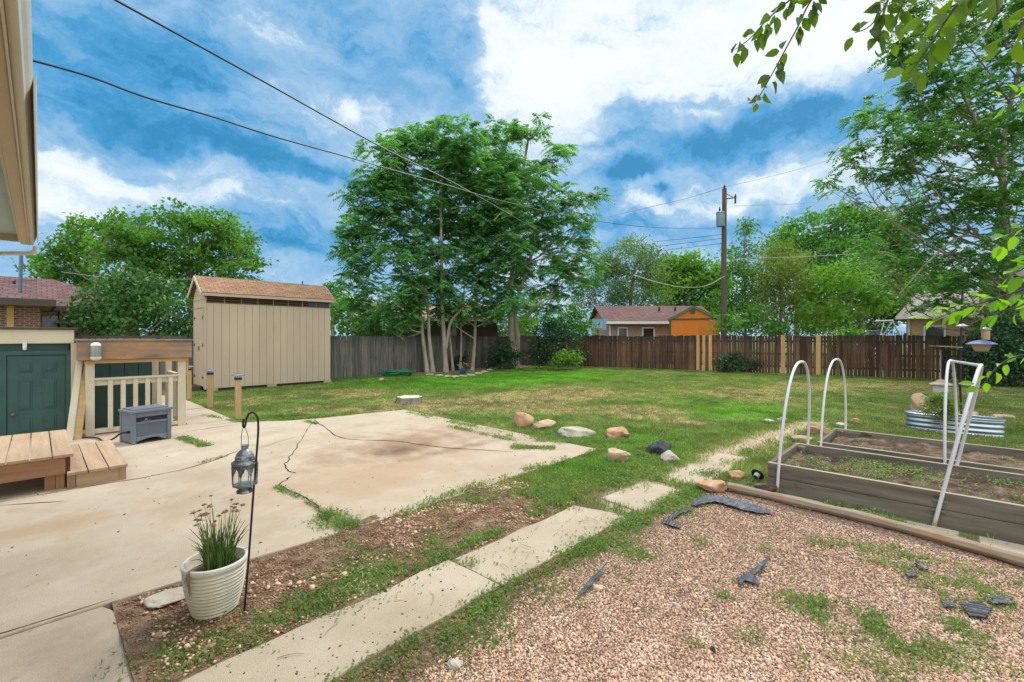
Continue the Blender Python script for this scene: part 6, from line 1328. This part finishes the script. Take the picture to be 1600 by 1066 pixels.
tree('maple_tree', 'bright green leafy tree beyond the brown fence, left of the swing frame', 'tree', 31, [(1330, 545), (1330, 490), (1332, 440)], .14,
     [(1290, 460, 26), (1330, 440, 30), (1365, 455, 28), (1310, 490, 24), (1350, 485, 24), (1275, 490, 20), (1385, 470, 20), (1375, 425, 22), (1300, 425, 22), (1270, 512, 12), (1345, 410, 18), (1395, 445, 16)], kind='leaf', mat=LM['bright'], bark=BK, seed=52, per=5.5, nleaf=60, spread=.42, L=.28, Wl=.18, dspread=1.2, rmin=.02)
tree('bright_bush', 'green bush between the utility pole and the willow', 'shrub', 31, [(1160, 560), (1160, 520)], .05, [(1145, 505, 18), (1170, 500, 20), (1195, 508, 18), (1130, 512, 10), (1215, 512, 12)], mat=LM['mid'], seed=53, per=8, **bk_)
# far tree line closing the gaps
for i, (x, y, rr_, d_, mt, lab) in enumerate([(460, 500, 26, 75, 'elm', 'distant greyish tree seen between the shed and the clustered trees'), (520, 470, 24, 60, 'mid', 'distant green tree just right of the shed roof'), (1480, 470, 40, 60, 'mid', 'distant green tree behind the tan house'), (10, 500, 40, 60, 'cotton', 'distant tree behind the brick house at the left edge')]):
    tree('distant_tree', lab, 'tree', d_, [(x, 540), (x, y+10), (x, y-10)], .3, [(x-rr_*.6, y, rr_*.7), (x+rr_*.6, y, rr_*.7), (x, y-rr_*.5, rr_*.7), (x, y+rr_*.4, rr_*.8)], kind='leaf', mat=LM[mt], bark=BK, seed=60+i, per=2.2, nleaf=70, spread=.7, L=.5, Wl=.3, dspread=2, rmin=.04)
# right yard tree: tall, many stems, drooping pinnate leaves
tree('locust_tree', 'tall dark dense yard tree at the right edge, spreading over the fence', 'tree', 17.9, [(1582, 596), (1580, 520), (1574, 420), (1570, 330), (1566, 260), (1575, 180), (1600, 80)], .20,
     [(1322, 240, 30), (1292, 285, 18), (1355, 270, 26), (1380, 200, 42), (1345, 175, 24), (1420, 150, 36), (1400, 85, 28), (1440, 60, 42), (1500, 40, 46), (1560, 50, 52), (1480, 130, 46), (1550, 140, 54), (1440, 215, 44), (1395, 270, 28), (1325, 308, 20), (1500, 215, 52), (1570, 230, 54), (1470, 290, 40), (1540, 310, 48), (1415, 325, 30), (1590, 310, 50), (1380, 385, 28), (1420, 400, 36), (1470, 385, 44), (1530, 395, 46), (1590, 400, 48), (1450, 440, 28), (1500, 440, 34), (1560, 455, 34), (1440, 475, 20, -.8), (1490, 475, 26, -.8), (1540, 490, 28, -.8), (1600, 490, 40, -1), (1560, 300, 50, -1.6), (1560, 400, 45, -1.6), (1580, 200, 50, -1.6), (1400, 350, 30), (1350, 400, 22), (1390, 440, 24), (1420, 245, 40), (1460, 340, 40), (1490, 180, 44), (1430, 110, 40),
      (1660, 80, 70), (1670, 230, 80), (1660, 370, 70), (1620, -20, 60), (1500, -60, 56), (1430, -20, 40), (1560, -110, 60), (1700, -60, 80)],
     kind='frond', mat=LM['ail2'], bark=BK, seed=71, per=15.5, frn=8, L=.15, Wl=.062, dspread=1.6, rmin=.009, frl=.52, twigs=4, thick=.8,
     extra=[([(1574, 430), (1545, 380, -.3), (1500, 370, -.6), (1450, 410, -.9), (1405, 460, -1.1)], .07, .02), ([(1568, 290), (1540, 220, -.2), (1510, 160, -.3), (1480, 90, -.2)], .08, .03), ([(1570, 330), (1520, 300), (1450, 275), (1380, 265), (1320, 260)], .06, .015)])
# ---------------------------------------------------------------- overhanging cherry close to the camera
def bigleaves(base, ax, nrm, L, r, wr=.56):
    """pointed ovate leaf with a folded midrib and a drooping tip: 11 vertices"""
    n = len(base); sd = unit(np.cross(ax, nrm)); nr_ = np.cross(sd, ax); ts = [0, .22, .5, .78, 1.0]; ws = [0, .86, 1.0, .58, 0]
    L = L[:, None]; V = []
    fold = r.uniform(.10, .35, (n, 1)); bend = r.uniform(.0, .3, (n, 1))
    mid = [base+ax*L*t_-nr_*L*bend*t_*t_ for t_ in ts]
    V.append(mid[0])
    for k in (1, 2, 3):
        w_ = L*wr*.5*ws[k]
        V += [mid[k]+sd*w_+nr_*w_*fold*2, mid[k], mid[k]-sd*w_+nr_*w_*fold*2]
    V.append(mid[4]); v = np.stack(V, 1); k = v.shape[1]; v = v.reshape(-1, 3); o_ = (np.arange(n)*k)[:, None]
    tri = np.concatenate([o_+np.array([t_]) for t_ in ([0, 2, 1], [0, 3, 2], [7, 8, 10], [8, 9, 10])]); quad = np.concatenate([o_+np.array([q]) for q in ([1, 2, 5, 4], [2, 3, 6, 5], [4, 5, 8, 7], [5, 6, 9, 8])])
    return v, [tri, quad], k
r = np.random.default_rng(99)
bt = W(4.3, 2.3); ch = thing('cherry_tree', 'tree overhead at top right with large pointed leaves hanging close to the camera', 'tree', tuple(bt))
TW = [ # pixel path (x, y, D), leaf spacing m, leaf length, light?
 ([(1420, -160, 2.4), (1330, -60, 2.4), (1272, -5, 2.35), (1245, 45, 2.3), (1215, 100, 2.3), (1190, 145, 2.28), (1176, 165, 2.28)], .036, .075, 0),
 ([(1330, -60, 2.4), (1255, -15, 2.4), (1205, 25, 2.4), (1172, 60, 2.4), (1148, 78, 2.4)], .032, .078, 0),
 ([(1500, -140, 2.1), (1420, -60, 2.1), (1385, 5, 2.05), (1360, 40, 2.0), (1335, 52, 2.0)], .035, .075, 0),
 ([(1385, 5, 2.05), (1375, 40, 2.0), (1362, 75, 2.0)], .04, .08, 0),
 ([(1640, -120, 1.7), (1580, -40, 1.7), (1520, -5, 1.65), (1470, 20, 1.65), (1440, 50, 1.65)], .034, .07, 1),
 ([(1560, -150, 2.0), (1470, -70, 2.0), (1420, -10, 1.95), (1400, 30, 1.95), (1392, 60, 1.95)], .034, .07, 1),
 ([(1620, -140, 1.6), (1540, -50, 1.6), (1490, 15, 1.55), (1460, 60, 1.55), (1436, 95, 1.55), (1420, 115, 1.55)], .034, .072, 1),
 ([(1540, -50, 1.6), (1560, 10, 1.45), (1545, 45, 1.45)], .04, .09, 1),
 ([(1700, -40, 1.5), (1620, 10, 1.5), (1590, 50, 1.5), (1568, 70, 1.5)], .04, .08, 1),
 ([(1740, 60, 1.9), (1640, 120, 1.9), (1595, 150, 1.9), (1558, 158, 1.9)], .04, .07, 2),
 ([(1900, 330, 1.9), (1760, 380, 1.9), (1660, 430, 1.9), (1600, 452, 1.9), (1545, 470, 1.9), (1495, 485, 1.9), (1455, 502, 1.9)], .026, .066, 2),
 ([(1760, 380, 1.9), (1660, 395, 1.8), (1610, 415, 1.8), (1580, 430, 1.8)], .026, .068, 2),
 ([(1900, 400, 2.0), (1720, 490, 2.0), (1630, 545, 2.0), (1585, 558, 2.0), (1560, 572, 2.0), (1545, 590, 2.0), (1533, 606, 2.0)], .036, .052, 2),
 ([(1660, 430, 1.9), (1600, 475, 1.85), (1560, 487, 1.85)], .03, .066, 2),
 ([(1760, 300, 1.9), (1640, 340, 1.9), (1590, 360, 1.9), (1565, 378, 1.9)], .034, .066, 2),
]
m = MB(); hub = W(3.2, 2.1, 3.6)
m.tube(smoothpts([bt-UPV*.05, bt+UPV*1.2-RT*.1, bt+UPV*2.4-RT*.4, hub], 6), list(np.linspace(.13, .06, 19)), 10)
hub2 = W(3.35, 2.02, 2.42)
m.tube(smoothpts([bt+UPV*1.35-RT*.1, W(3.85, 2.15, 2.05), hub2], 6), list(np.linspace(.065, .026, 13)), 8)
m.build('trunk', MT['bark'], ch, smooth=True); m = MB()
LB = {0: [], 1: [], 2: []}
seen = set()
for pth, sp_, ll_, kd in TW:
    q = [P(*a) for a in pth]; key = pth[0][:2]
    if pth[0][0] >= 1400 and key not in seen:
        seen.add(key); hb_ = hub if pth[0][1] < 100 else hub2
        root = smoothpts([hb_, (hb_+q[0])/2+UPV*.08, q[0]], 5); m.tube(root, list(np.linspace(.022, .007, len(root))), 6)
    s = np.array(smoothpts(q, 8)); m.tube(s, list(np.linspace(.006, .0015, len(s))), 6)
    seg = np.r_[0, np.cumsum(np.linalg.norm(np.diff(s, axis=0), axis=1))]; n = int(seg[-1]/sp_); uu = np.linspace(seg[-1]*.12, seg[-1], n); side = 1
    for u in uu:
        b_ = np.array([np.interp(u, seg, s[:, k]) for k in range(3)]); i = min(len(s)-2, int(np.searchsorted(seg, u))); tn = unit(s[min(i+1, len(s)-1)]-s[max(i-1, 0)]); side = -side
        for rep in range(2 if r.random() < .35 else 1):
            out = unit(np.cross(tn, FW*r.uniform(.5, 1)+UPV*.4)*side+r.normal(size=3)*.35)
            if kd == 2: ax_ = unit(out*.8+tn*.7+np.array([0, 0, -.12])); nr_ = unit(UPV*1.0-FW*.35+r.normal(size=3)*.3)
            else: ax_ = unit(out*.75+tn*.35+np.array([0, 0, -.75])+r.normal(size=3)*.25); nr_ = unit(-FW+r.normal(size=3)*.75)
            nr_ = unit(nr_-ax_*(nr_@ax_)); LB[kd].append((b_+out*r.uniform(.004, .022)+ax_*.008, ax_, nr_, ll_*(1.05 if kd < 2 else 1.0)*r.uniform(.6, 1.15), kd))
m.build('branches', MT['twig'], ch, smooth=True)
for kd, mt in ((0, 'cherry'), (1, 'cherry'), (2, 'cherry2')):
    if kd == 1: continue
    A_ = LB[kd]+(LB[1] if kd == 0 else [])
    v, f, k = bigleaves(np.array([a[0] for a in A_]), np.array([a[1] for a in A_]), np.array([a[2] for a in A_]), np.array([a[3] for a in A_]), r)
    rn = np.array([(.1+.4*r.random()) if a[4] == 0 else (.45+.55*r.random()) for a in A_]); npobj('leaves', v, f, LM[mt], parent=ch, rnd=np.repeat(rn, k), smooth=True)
# ================================================================ ground cover
r = np.random.default_rng(123)
def inpoly(x, y, pg):
    ins = np.zeros(len(x), bool)
    for (a, b), (c, d) in zip(pg, pg[1:]+pg[:1]): ins ^= ((b > y) != (d > y)) & (x < (c-a)*(y-b)/(d-b+1e-12)+a)
    return ins
def paved(x, y, grow=0.0):
    ins = inpoly(x, y, PATIO)
    for pl_ in PATHS: ins |= inpoly(x, y, pl_)
    return ins
def blades(x, y, z, hgt, wid, col, r, name, label=None):
    """curved tapering blades of grass, two segments each"""
    n = len(x); az = r.random(n)*2*math.pi; lean = r.uniform(.1, .9, n)*hgt; w_ = wid*.5; d = np.stack([np.cos(az), np.sin(az)], 1); az2 = r.random(n)*math.pi; s = np.stack([np.cos(az2), np.sin(az2)], 1)
    b = np.stack([x, y], 1); m_ = b+d*(lean*.35)[:, None]; t_ = b+d*lean[:, None]
    zz = np.full(n, 0.0)+z
    v = np.stack([np.c_[b+s*w_[:, None], zz], np.c_[b-s*w_[:, None], zz], np.c_[m_-s*w_[:, None]*.8, zz+hgt*.6], np.c_[m_+s*w_[:, None]*.8, zz+hgt*.6], np.c_[t_, zz+hgt]], 1).reshape(-1, 3)
    o_ = (np.arange(n)*5)[:, None]; f = [o_+np.array([0, 1, 2, 3]), o_+np.array([3, 2, 4])]
    ob = npobj(name, v, f, MT['blade'], col=np.repeat(col, 5, 0)); ob['kind'] = 'stuff'
    if label: ob['label'] = label
    return ob
# lawn: density falls with distance, blades widen so the turf stays closed
N = 1000000
Dd = 4.3+24.2*r.random(N)**1.12; Xc = Dd*r.uniform(-1.0, 1.5, N); pos = FW[None, :2]*Dd[:, None]+RT[None, :2]*Xc[:, None]
x, y = pos[:, 0], pos[:, 1]
ok = (y < 18.85) & (x < 25.8) & (x > 2.9) & ~paved(x, y) & ~((x > X0) & (x < X1) & (y > S0)) & ~((x < 9.0) & (x > 5.3) & (y < 1.55)) & ~((x < 5.75) & (y < 2.2))
ok &= ~((y < 4.0) & (x < 3.75)) & (Dd < 29)
ok &= ~((np.hypot((x-TX)/.22, (y-TY)/.66) < 1)) & (FA[0]+(18.85-y)*.2101-.1 > x) & ~((y > 17.4+.25*((x-15.5)/3)**2) & (x > 12.3) & (x < 19.5))
x, y, Dd = x[ok], y[ok], Dd[ok]; cb, cover, _ = lawnfield(x, y); k = r.random(len(x)) < cover*1.0; x, y, Dd, cb = x[k], y[k], Dd[k], cb[k]
n3_ = fbm(x, y, 5, 14, 2)
hg = (.018+.022*r.random(len(x)))*(.6+.8*n3_)*(1+.25*(Dd < 9)+.4*(Dd < 6.5)); col = cb*(.7+.6*r.random((len(x), 1)))
dryk = r.random(len(x)) < .10; col[dryk] = col[dryk]*.3+np.array([.26, .21, .10])*.7
blades(x, y, 0, hg, .004+.0011*Dd, np.clip(col, 0, 1), r, 'lawn_grass', 'short patchy lawn grass over the back yard')
# longer weedy grass along edges
def strip(pts, wid, dens, hmin, hmax, mn=.06):
    out = []
    for a, b in zip(pts[:-1], pts[1:]):
        a = np.array(a[:2]); b = np.array(b[:2]); L_ = np.linalg.norm(b-a); n = int(L_*wid*dens)
        t_ = r.random(n); nrm = np.array([-(b-a)[1], (b-a)[0]])/L_; q = a+(b-a)*t_[:, None]+nrm*(r.normal(size=n)*wid*.45)[:, None]; out.append(q)
    q = np.concatenate(out); pat = fbm(q[:, 0], q[:, 1], 2.8, 17, 3); k = r.random(len(q)) < np.clip((pat-.36)*4.5, mn, 1); q = q[k]
    return q, r.uniform(hmin, hmax, len(q))*(.5+pat[k])
SEG = []
E_ = lambda *l: [G(a, b) for a, b in l]
WS = lambda *l: [np.array([a, b, 0.0]) for a, b in l]
SEG += [strip(WS((.2, 2.2), (2.3, 2.19), (4.0, 2.15), (5.4, 2.1)), .15, 15000, .015, .055, .3), strip(WS((.3, 2.05), (3, 2.05), (5.2, 1.98)), .24, 6000, .01, .04, .1), strip(WS((4.02, 2.2), (4.1, 2.5), (4.1, 2.85)), .1, 9000, .01, .04, .3), strip(WS((5.3, 2.1), (5.32, 2.65)), .12, 7000, .01, .04, .2), strip(WS((2.28, 2.4), (2.29, 2.8)), .03, 6000, .01, .03, .1)]
SEG += [strip(E_((400, 1020), (500, 960), (640, 890), (700, 868)), .15, 8000, .02, .06), strip(WS((.45, 3.1), (1.2, 3.05), (2.2, 3.0)), .3, 8000, .01, .045, .05), strip(WS((.5, 3.5), (1.1, 3.25)), .3, 5000, .01, .04, .05), strip(WS((.4, 2.95), (2.2, 2.93), (3.6, 2.97)), .07, 11000, .012, .05, .12), strip(WS((1.2, 3.4), (3.6, 3.5)), .6, 3000, .01, .045, .02), strip(WS((.9, 3.2), (2.4, 3.15)), .35, 6000, .012, .05, .03), strip(WS((.5, 3.0), (.7, 3.6)), .3, 5000, .01, .04, .05)]
SEG += [strip(E_((500, 812), (520, 830), (560, 822)), .16, 6500, .03, .07), strip(E_((280, 985), (350, 960), (420, 950)), .14, 6000, .02, .06), strip(E_((250, 1030), (280, 1060)), .12, 5000, .02, .05)]
SEG += [strip(E_((620, 812), (720, 770), (830, 735), (940, 705), (1010, 700)), .12, 5000, .03, .07)]
SEG += [strip(E_((740, 790), (860, 765), (960, 745), (1060, 725)), .42, 4200, .03, .08), strip(E_((780, 800), (900, 775), (1010, 740), (1080, 715)), .35, 4200, .03, .08)]
SEG += [strip(E_((700, 668), (800, 690), (870, 692), (960, 700), (1010, 715)), .10, 4500, .03, .08), strip(E_((800, 680), (860, 690), (1000, 692), (1060, 720)), .25, 3600, .03, .09)]
SEG += [strip(E_((800, 704), (865, 701)), .10, 5200, .03, .07), strip(E_((640, 645), (720, 664), (790, 676)), .16, 3500, .02, .05)]
SEG += [strip(E_((1060, 735), (1110, 745), (1180, 700), (1230, 685)), .14, 4500, .03, .08), strip(E_((1100, 760), (1150, 765), (1200, 745)), .16, 4500, .03, .09)]
SEG += [strip(E_((320, 650), (380, 662), (500, 652), (600, 638)), .10, 3600, .02, .05), strip(E_((430, 764), (470, 782)), .06, 16000, .03, .08, .4), strip(E_((470, 780), (512, 815)), .03, 9000, .02, .06, .4), strip(E_((505, 805), (560, 828)), .15, 9000, .03, .08, .2), strip(E_((282, 686), (322, 700)), .10, 12000, .03, .07, .4), strip(E_((312, 726), (355, 715)), .07, 12000, .03, .06, .4), strip(E_((800, 700), (868, 703)), .14, 9000, .03, .06, .4), strip(E_((480, 660), (495, 665)), .08, 6000, .03, .06), strip(E_((440, 765), (505, 800)), .03, 6000, .02, .05), strip(E_((30, 992), (60, 985)), .03, 6000, .02, .05)]
SEG += [strip(E_((1230, 790), (1330, 800), (1420, 830), (1560, 860)), .14, 5500, .03, .1), strip(E_((1340, 812), (1375, 815)), .09, 7000, .04, .1), strip(E_((1440, 830), (1470, 838)), .1, 7000, .04, .12), strip(E_((1530, 845), (1570, 850)), .12, 7000, .05, .14)]
SEG += [strip(E_((1400, 690), (1590, 700)), .2, 3000, .04, .1), strip(E_((735, 880), (742, 890)), .06, 9000, .04, .09), strip(E_((720, 850), (780, 840)), .1, 5000, .03, .07)]
# clumps in the gravel
for (a, b, rr_, dn) in ((1240, 930, .16, 2600), (1270, 955, .2, 2600), (1300, 970, .16, 2600), (1200, 862, .08, 3500), (1155, 905, .08, 3500), (1130, 935, .07, 3000), (1380, 985, .18, 2800), (1420, 1005, .22, 2800), (1450, 1030, .2, 2600), (1480, 920, .22, 2600), (1520, 930, .2, 2600), (1400, 880, .2, 2600), (1330, 860, .16, 2600), (1430, 870, .15, 3000), (1280, 850, .1, 2600), (1550, 1010, .25, 2600), (1080, 1010, .06, 3000), (1180, 1000, .08, 2600), (1370, 1050, .15, 2600), (1560, 910, .2, 2400), (1000, 870, .14, 3000), (960, 900, .12, 3000), (880, 940, .12, 3000), (760, 1000, .12, 3500), (1250, 1040, .06, 2500), (1500, 985, .12, 2500), (1090, 850, .1, 2500), (1150, 860, .07, 2500)):
    c = G(a, b); n = int(math.pi*rr_**2*dn*1.9); q = c[:2]+r.normal(size=(n, 2))*rr_*.62; pat = fbm(q[:, 0], q[:, 1], 7, 37, 3); kk = r.random(n) < np.clip((pat-.42)*7, .05, 1); q = q[kk]; n = len(q); SEG.append((q, r.uniform(.015, .055, n)))
for (a, b, wd) in ROCKS:
    if b > 2.4 and a > 3.7 or a > 5.6:
        n = int(60+wd*900); an = r.random(n)*6.283; rd = wd*.5*r.uniform(.85, 1.5, n); SEG.append((np.c_[a+np.cos(an)*rd, b+np.sin(an)*rd], r.uniform(.02, .07, n)))
q = np.concatenate([s[0] for s in SEG]); hh = np.concatenate([s[1] for s in SEG]); off = ~inpoly(q[:, 0], q[:, 1], [(5.85, -1.2), (7.2, -1.2), (7.2, 1.5), (5.85, 1.5)]) & ~inpoly(q[:, 0], q[:, 1], [(7.58, -1.3), (8.92, -1.3), (8.92, 1.32), (7.58, 1.32)]); q = q[off]; hh = hh[off]
base = np.array([.19, .29, .075])*(.6+.75*r.random((len(q), 1))); tone = fbm(q[:, 0], q[:, 1], 3, 19)[:, None]; base = base*(1-.5*(tone > .55))+np.array([.27, .27, .10])*.5*(tone > .55)
k = r.random(len(q)) < .28   # grass blades, the rest broad weed leaves
D_q = np.maximum(2.3, q[:, 0]*FW[0]+q[:, 1]*FW[1])
blades(q[k, 0], q[k, 1], .004, hh[k], .0028+.0007*D_q[k], np.clip(base[k], 0, 1), r, 'edge_grass', 'tufts of taller grass along the slab edges and path')
qw, hw_ = q[~k], hh[~k]; n = len(qw)
az = r.random(n)*6.283; el = r.uniform(.05, 1.0, n); ax = np.stack([np.cos(az)*np.cos(el), np.sin(az)*np.cos(el), np.sin(el)], 1); Lw = np.clip(.012+.016*r.random(n)**1.5+.0028*D_q[~k], 0, .05)
c = np.c_[qw, .006+hw_*r.random(n)*.75]; v, f = leaf_quads(c+ax*Lw[:, None]*.4, ax, unit(np.array([0, 0, 1.0])+r.normal(size=(n, 3))*.5), Lw, Lw*.45)
wo_ = npobj('weeds', v, f, LM['weed'], rnd=np.repeat(np.clip(.35*r.random(n)+.65*fbm(qw[:, 0], qw[:, 1], 4, 23), 0, 1), 4)); tag(wo_, 'low broadleaf weeds between the slabs and in the gravel', None, None, 'stuff')
# weeds in the near bed
def bedweeds(x0, x1, y0, y1, z, n, seed, name, lab):
    rr = np.random.default_rng(seed); q = np.c_[rr.uniform(x0, x1, n), rr.uniform(y0, y1, n)]; pt = fbm(q[:, 0], q[:, 1], 2.4, seed, 3); k = rr.random(n) < np.clip((pt-.53)*4, 0.05, .5); q = q[k]; n = len(q)
    az = rr.random(n)*6.283; el = rr.uniform(0, .9, n); ax = np.stack([np.cos(az)*np.cos(el), np.sin(az)*np.cos(el), np.sin(el)], 1); L_ = rr.uniform(.015, .045, n)
    v, f = leaf_quads(np.c_[q, z+rr.random(n)*.05], ax, unit(np.array([0, 0, 1.0])+rr.normal(size=(n, 3))*.5), L_, L_*.4)
    o = npobj(name, v, f, LM['weed'], rnd=np.repeat(rr.random(n), 4)); tag(o, lab, None, None, 'stuff')
bedweeds(5.92, 7.12, -1.1, 1.42, .235, 16000, 5, 'bed_weeds', 'creeping weeds and grass over the soil of the near bed')
bedweeds(7.65, 8.85, -1.2, 1.25, .2, 2500, 6, 'bed_weeds', 'sparse weeds on the soil of the far bed')
# gravel pebbles
v0, f0 = ICO1
def pebbles(x, y, z, size, mat, name, lab, flat=.7, seed=1, rn=None):
    rr = np.random.default_rng(seed); n = len(x); s = size[:, None]*np.stack([rr.uniform(.75, 1.3, n), rr.uniform(.7, 1.1, n), rr.uniform(.5, .9, n)*flat/.7], 1)
    a = rr.random(n)*6.283; b = rr.normal(size=n)*.4; jit = 1+.16*rr.normal(size=(n, len(v0), 1)); V = v0[None]*jit*s[:, None]*.5
    ca, sa, cb_, sb = (t_[:, None] for t_ in (np.cos(a), np.sin(a), np.cos(b), np.sin(b)))
    X_, Y_, Z_ = V[..., 0], V[..., 1]*cb_-V[..., 2]*sb, V[..., 1]*sb+V[..., 2]*cb_
    V = np.stack([X_*ca-Y_*sa+x[:, None], X_*sa+Y_*ca+y[:, None], Z_+(z+s[:, 2]*.22)[:, None]], -1).reshape(-1, 3)
    F_ = (f0[None]+(np.arange(n)*len(v0))[:, None, None]).reshape(-1, 3)
    o = npobj(name, V, F_, mat, rnd=np.repeat(rr.random(n) if rn is None else rn, len(v0)), smooth=True); return tag(o, lab, None, None, 'stuff')
N = 265000; Dg = 2.1+4.2*r.random(N)**1.35; Xg = r.uniform(-.75, 1.75, N)*Dg; pg = FW[None, :2]*Dg[:, None]+RT[None, :2]*Xg[:, None]; x, y = pg[:, 0], pg[:, 1]
edge = 2.10+.06*np.sin(x*3.1)+.10*(fbm(x, y, 4, 27)-.5); tx = 5.46-.09*(1.9-y)-.1
ok = (y < edge) & (x > .3) & (x < np.where(y < 1.95, tx, 5.3)); thin = r.random(N) < np.clip((edge-y)*7, .12, 1); ok &= thin; x, y = x[ok], y[ok]
zg = .004+(fbm(x, y, 2, 31)-.5)*.03
pebbles(x, y, zg, r.uniform(.0065, .0145, len(x))*(1+.7*(r.random(len(x)) < .05)), MT['pebble'], 'gravel', 'pink and tan pea gravel filling the lower right of the yard', seed=3)
N = 9000; x = r.uniform(.4, 5.4, N); y = r.uniform(2.02, 2.32, N); ok = ~paved(x, y); x, y = x[ok], y[ok]
pebbles(x, y, np.full(len(x), .0), r.uniform(.006, .018, len(x)), MT['chip'], 'verge_litter', 'soil crumbs and bark bits between the path and the gravel', flat=.5, seed=13)
# mulch, chips and pebbles in the planting strip
N = 30000; x = r.uniform(.36, 4.1, N); y = r.uniform(2.86, 3.98, N); pt = fbm(x, y, 2.2, 41, 3); ok = r.random(N) < np.clip((pt-.33)*3.2, .2, 1); x, y = x[ok], y[ok]
zs = .006+(fbm(x, y, 3, 21)-.5)*.06+.02*np.exp(-((y-3.45)/.4)**2)
pebbles(x, y, zs, .006+.017*r.random(len(x))**1.7, MT['chip'], 'mulch', 'brown bark chips and litter in the planting strip', flat=.35, seed=4)
N = 4200; x = r.uniform(.45, 4.0, N); y = r.uniform(2.86, 3.95, N); pt = fbm(x, y, 3, 43, 3); ok = r.random(N) < np.clip((pt-.48)*6, .03, 1); x, y = x[ok], y[ok]
zs = .008+(fbm(x, y, 3, 21)-.5)*.06+.02*np.exp(-((y-3.45)/.4)**2)
pebbles(x, y, zs, r.uniform(.010, .026, len(x))*(1+.9*(r.random(len(x)) < .06)), MT['pebble'], 'strip_pebbles', 'loose pebbles scattered in the planting strip', seed=5)
# litter and crumbs lying on the concrete
N = 420; x = np.r_[r.uniform(-.3, 6, N//2), r.uniform(.6, 4, N-N//2)]; y = np.r_[r.uniform(4.1, 9.5, N//2), r.uniform(2.32, 2.8, N-N//2)]
pebbles(x, y, np.full(N, .022), r.uniform(.004, .016, N)*(1+.8*(r.random(N) < .08)), MT['chip'], 'litter', 'dark crumbs and dry leaf bits strewn on the concrete', flat=.4, seed=6, rn=r.random(N)*.35)
m = MB()
for k in range(26):
    if k < 14: a = np.array([r.uniform(.9, 4), r.uniform(2.35, 2.8), .03])
    else: a = np.array([r.uniform(.6, 3.6), r.uniform(2.9, 3.9), .05])
    t_ = r.random()*6.28; L_ = r.uniform(.05, .16); d = np.array([math.cos(t_), math.sin(t_), 0]); nrm = np.array([-d[1], d[0], .15]); b_ = r.uniform(-.25, .25)
    m.tube([a, a+d*L_*.35+nrm*L_*b_*.5, a+d*L_*.7+nrm*L_*b_*.6, a+d*L_], [.0022, .002, .0016, .001], 5)
tag(m.build('dry_twigs', MT['timber']), 'dry pale twigs lying on the path and the mulch', None, None, 'stuff')
# ---------------------------------------------------------------- chives in the pot, plant in the tank, small pot plant
def chives(n, c, seed, o):
    rr = np.random.default_rng(seed); m = MB(); hd = []
    vs, fs, rn = [], [], []
    for k in range(n):
        a = rr.random()*6.283; q = c+np.array([math.cos(a), math.sin(a), 0])*.085*rr.random()**.5; tall = k < 26
        hgt = rr.uniform(.32, .44) if tall else rr.uniform(.14, .33); ln_ = (q-c)*.7+rr.normal(size=3)*[.025, .025, 0]; bend = rr.uniform(.0, .09) if not tall else rr.uniform(0, .03)
        pts = [q+UPV*hgt*t_+ln_*t_*t_*1.1-UPV*bend*t_**3 for t_ in (0, .33, .66, 1)]
        w_ = .0035 if not tall else .0022
        m.tube(pts, [w_, w_, w_*.8, w_*.35], 5, r=rr.random())
        if tall: hd.append(pts[-1])
    m.build('leaves', LM['chive'], o, smooth=True)
    pv, pf, pr_ = [], [], []
    for h_ in hd:
        d = rand_dirs(30, rr); d[:, 2] = np.abs(d[:, 2])*.9-.15; L_ = rr.uniform(.010, .022)
        v, f = leaf_quads(h_+d*L_*.6, unit(d), rand_dirs(30, rr), np.full(30, L_*1.2), np.full(30, .007)); npobj('flower_head', v, f, LM['dry'], parent=o, rnd=np.repeat(rr.random(30), 4))
o = thing('chive_plant', 'clump of garlic chives with dried flower heads growing in the ribbed pot', 'plant', (pc[0], pc[1], hp-.05)); chives(150, pc+np.array([.02, .0, hp-.05]), 5, o)
m = MB()
for k in range(6): a = -2.62+random.uniform(-.05, .06); q = pc+np.array([math.cos(a)*.18, math.sin(a)*.18, hp+.012]); e_ = np.array([math.cos(a), math.sin(a), 0]); s_ = np.array([-math.sin(a), math.cos(a), 0])*random.uniform(-.03, .03); m.tube(smoothpts([q-e_*.08, q, q+e_*.012+s_*.4-UPV*random.uniform(.03, .05), q+e_*.01+s_-UPV*random.uniform(.07, .15)], 3), [.002, .003, .004, .0045, .005, .005, .004, .004, .003, .0006], 5)
tag(m.build('dead_leaves', LM['dry']), 'limp dead leaves hanging over the rim of the ribbed pot', 'leaves')
c = P(1470, 655, 8.35); c[2] = .22
tree('tank_plant', 'bushy yellow green plant growing in the stock tank', 'plant', 8.35, [(1470, 660), (1470, 640)], .008, [(1458, 630, 11), (1474, 624, 11), (1486, 632, 10), (1470, 642, 12), (1486, 640, 8), (1452, 640, 8)], kind='leaf', mat=LM['willow'], bark=BK, seed=81, per=1900, nleaf=13, spread=.05, L=.10, Wl=.024, dspread=.08, rmin=.003, base_z=.2)
p = G(723, 586); tree('pot_plant', 'small reddish plant in the blue flower pot', 'plant', FP*H/(586-HY), [(723, 580), (724, 572)], .008, [(722, 571, 5), (728, 568, 4)], kind='leaf', mat=LM['dry'], bark=BK, seed=82, per=90, nleaf=8, spread=.06, L=.1, Wl=.04, dspread=.05, rmin=.004, base_z=.22)
